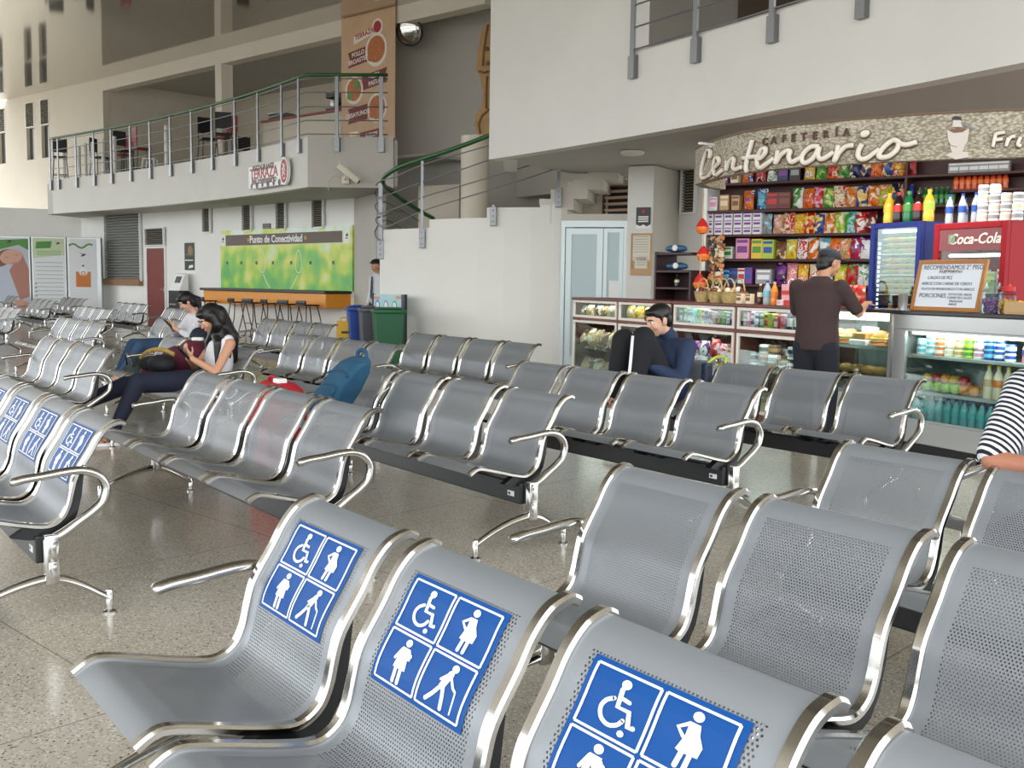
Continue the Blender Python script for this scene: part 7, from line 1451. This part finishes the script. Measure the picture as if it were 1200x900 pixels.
m = MB(); m.tube(crom([Q(.3, -.26, .79), Q(.31, -.25, .845), Q(.38, -.24, .845), Q(.4, -.25, .78)], 4), .014, 8); m.build('top_handle', mat('teal_strap_dark', (28, 74, 104), rough=.8), t, world=True, smooth=True)
RDB = mat('red_bag_fabric', (186, 30, 46), rough=.7, noise=.15, nscale=6); Q = bench_l('A1')
q_ = xy(at(326, 500, 7.3), 0); t = thing('red_bag', 'tall red travel bag with white tag standing in aisle beside teal backpack', 'bag', q_, ROWROT)
m = MB(); n_ = 24
loft(m, lambda x, y, z: Vector((max(-.25, min(.25, x)), max(-.13, min(.13, y)), z)) , [(.02, .27, .15, 0), (.06, .3, .17, 0), (.3, .31, .18, 0), (.5, .3, .16, 0), (.57, .27, .13, .01), (.61, .2, .08, .01)], 24); o = remesh('bag_body', m, RDB, t, .014, 5)
m = MB(); m.bbox(.02, .12, -.05, .02, .6, .64, .012); m.build('white_tag', WHITEP, t); m = MB(); m.tube(crom([(-.16, 0, .58), (-.14, 0, .63), (-.06, 0, .635), (-.03, 0, .59)], 5), .013, 8); m.build('carry_handle', RDB, t, smooth=True)
m = MB(); m.bbox(-.2, .2, -.165, -.14, .1, .32, .012); m.build('front_pocket', RDB, t)
MARO = mat('maroon_jacket_fabric', (92, 26, 48), rough=.85, noise=.25, nscale=8, bump=.2, bscale=14); Q = bench_l('C2')
t = thing('jacket', 'maroon jacket heaped on the bench beside the long-haired person', 'jacket', Q(1.4, -.3, .42)); m = MB()
ell(m, Q(1.3, -.33, .58), .26, .16, .16, headframe(V)); ell(m, Q(1.55, -.28, .66), .22, .14, .15, headframe(V)); ell(m, Q(1.1, -.45, .48), .2, .16, .1, headframe(V)); ell(m, Q(1.62, -.42, .6), .13, .12, .14, headframe(V)); rem('jacket_cloth', m, MARO, t, .014, 5); m = MB(); m.bbox(-.05, .05, -.02, .02, 0, .03, .01, T=Matrix.Translation(Q(1.62, -.28, .795))); m.build('white_tag', WHITEP, t, world=True)
t = thing('shoulder_bag', 'black bag with yellow patterned strap on lap of long-haired person', 'bag', Q(1.9, -.62, .58)); m = MB(); ell(m, Q(1.84, -.66, .63), .16, .11, .075, headframe(V)); ell(m, Q(1.7, -.7, .62), .12, .1, .065, headframe(V)); rem('bag_body', m, mat('black_bag_fabric', (26, 26, 30), rough=.8, noise=.2, nscale=9), t, .012, 3)
m = MB(); m.tube(crom([Q(1.55, -.74, .66), Q(1.68, -.72, .72), Q(1.84, -.66, .745), Q(1.98, -.6, .71)], 5), [(.018, .009)] * 16, 8); m.build('yellow_strap', mat('yellow_patterned_cloth', (178, 146, 66), rough=.8, noise=.4, nscale=30), t, world=True, smooth=True)
Q = bench_l('D3'); t = thing('duffel_bag', 'dark green bag on the floor by the person in blue jeans', 'bag', Q(2.25, -.95, 0)); m = MB(); caps(m, Q(2.36, -1.05, .17), Q(2.7, -1.05, .17), .165, .165); ell(m, Q(2.5, -1.05, .28), .2, .13, .1, headframe(V)); rem('bag_body', m, mat('dark_green_fabric', (22, 44, 34), rough=.8, noise=.4, nscale=9), t, .014, 4); m = MB(); m.tube(crom([Q(2.4, -1.16, .3), Q(2.44, -1.18, .42), Q(2.6, -1.18, .42), Q(2.64, -1.16, .3)], 5), .012, 8); m.build('carry_handle', BLACK, t, world=True, smooth=True)
t = thing('handbag', 'navy handbag beside the hip of the person with tied hair', 'bag', Q(2.34, -.3, .44)); m = MB(); ell(m, Q(2.36, -.28, .58), .1, .12, .15, headframe(V)); rem('bag_body', m, mat('navy_bag_fabric', (26, 30, 46), rough=.7), t, .012, 3); m = MB(); m.tube(crom([Q(2.3, -.24, .7), Q(2.26, -.2, .82), Q(2.2, -.18, .86)], 5), .01, 6); m.build('strap', BLACK, t, world=True, smooth=True)
Q = bench_l('A4'); t = thing('umbrella_pouch', 'black patterned pouch with lime strap wedged between seats by seated man', 'pouch', Q(.6, -.1, .5)); m = MB(); m.bbox(-.028, .028, -.05, .03, 0, .25, .015, T=Matrix.Translation(Q(.58, -.12, .5)) @ Matrix.Rotation(ROWROT, 4, 'Z')); m.build('pouch_body', mat('pouch_black_pattern', (40, 50, 76), rough=.6, noise=.7, nscale=40), t, world=True); m = MB(); m.tube(crom([Q(.57, -.12, .74), Q(.58, -.04, .79), Q(.64, -.0, .79), Q(.66, -.02, .75)], 5), .01, 6); m.build('lime_strap', CNAME['lime'], t, world=True, smooth=True)
# ------------------------------------------------------------------ light: bright overcast sky entering by the open front, darker ground below the horizon
w = bpy.data.worlds.new('daylight'); SC.world = w; w.use_nodes = True; nt = w.node_tree
bg = nt.nodes['Background']; tc = nt.nodes.new('ShaderNodeTexCoord'); sp = nt.nodes.new('ShaderNodeSeparateXYZ'); nt.links.new(tc.outputs['Generated'], sp.inputs[0])
mr = nt.nodes.new('ShaderNodeMapRange'); mr.inputs['From Min'].default_value = -.04; mr.inputs['From Max'].default_value = .06; nt.links.new(sp.outputs['Z'], mr.inputs['Value'])
mx = nt.nodes.new('ShaderNodeMix'); mx.data_type = 'RGBA'; mx.inputs['A'].default_value = (.3, .29, .27, 1); mx.inputs['B'].default_value = (.93, .97, 1.0, 1); nt.links.new(mr.outputs[0], mx.inputs['Factor']); nt.links.new(mx.outputs['Result'], bg.inputs['Color'])
bg.inputs['Strength'].default_value = 4.15
SC.view_settings.exposure = 0
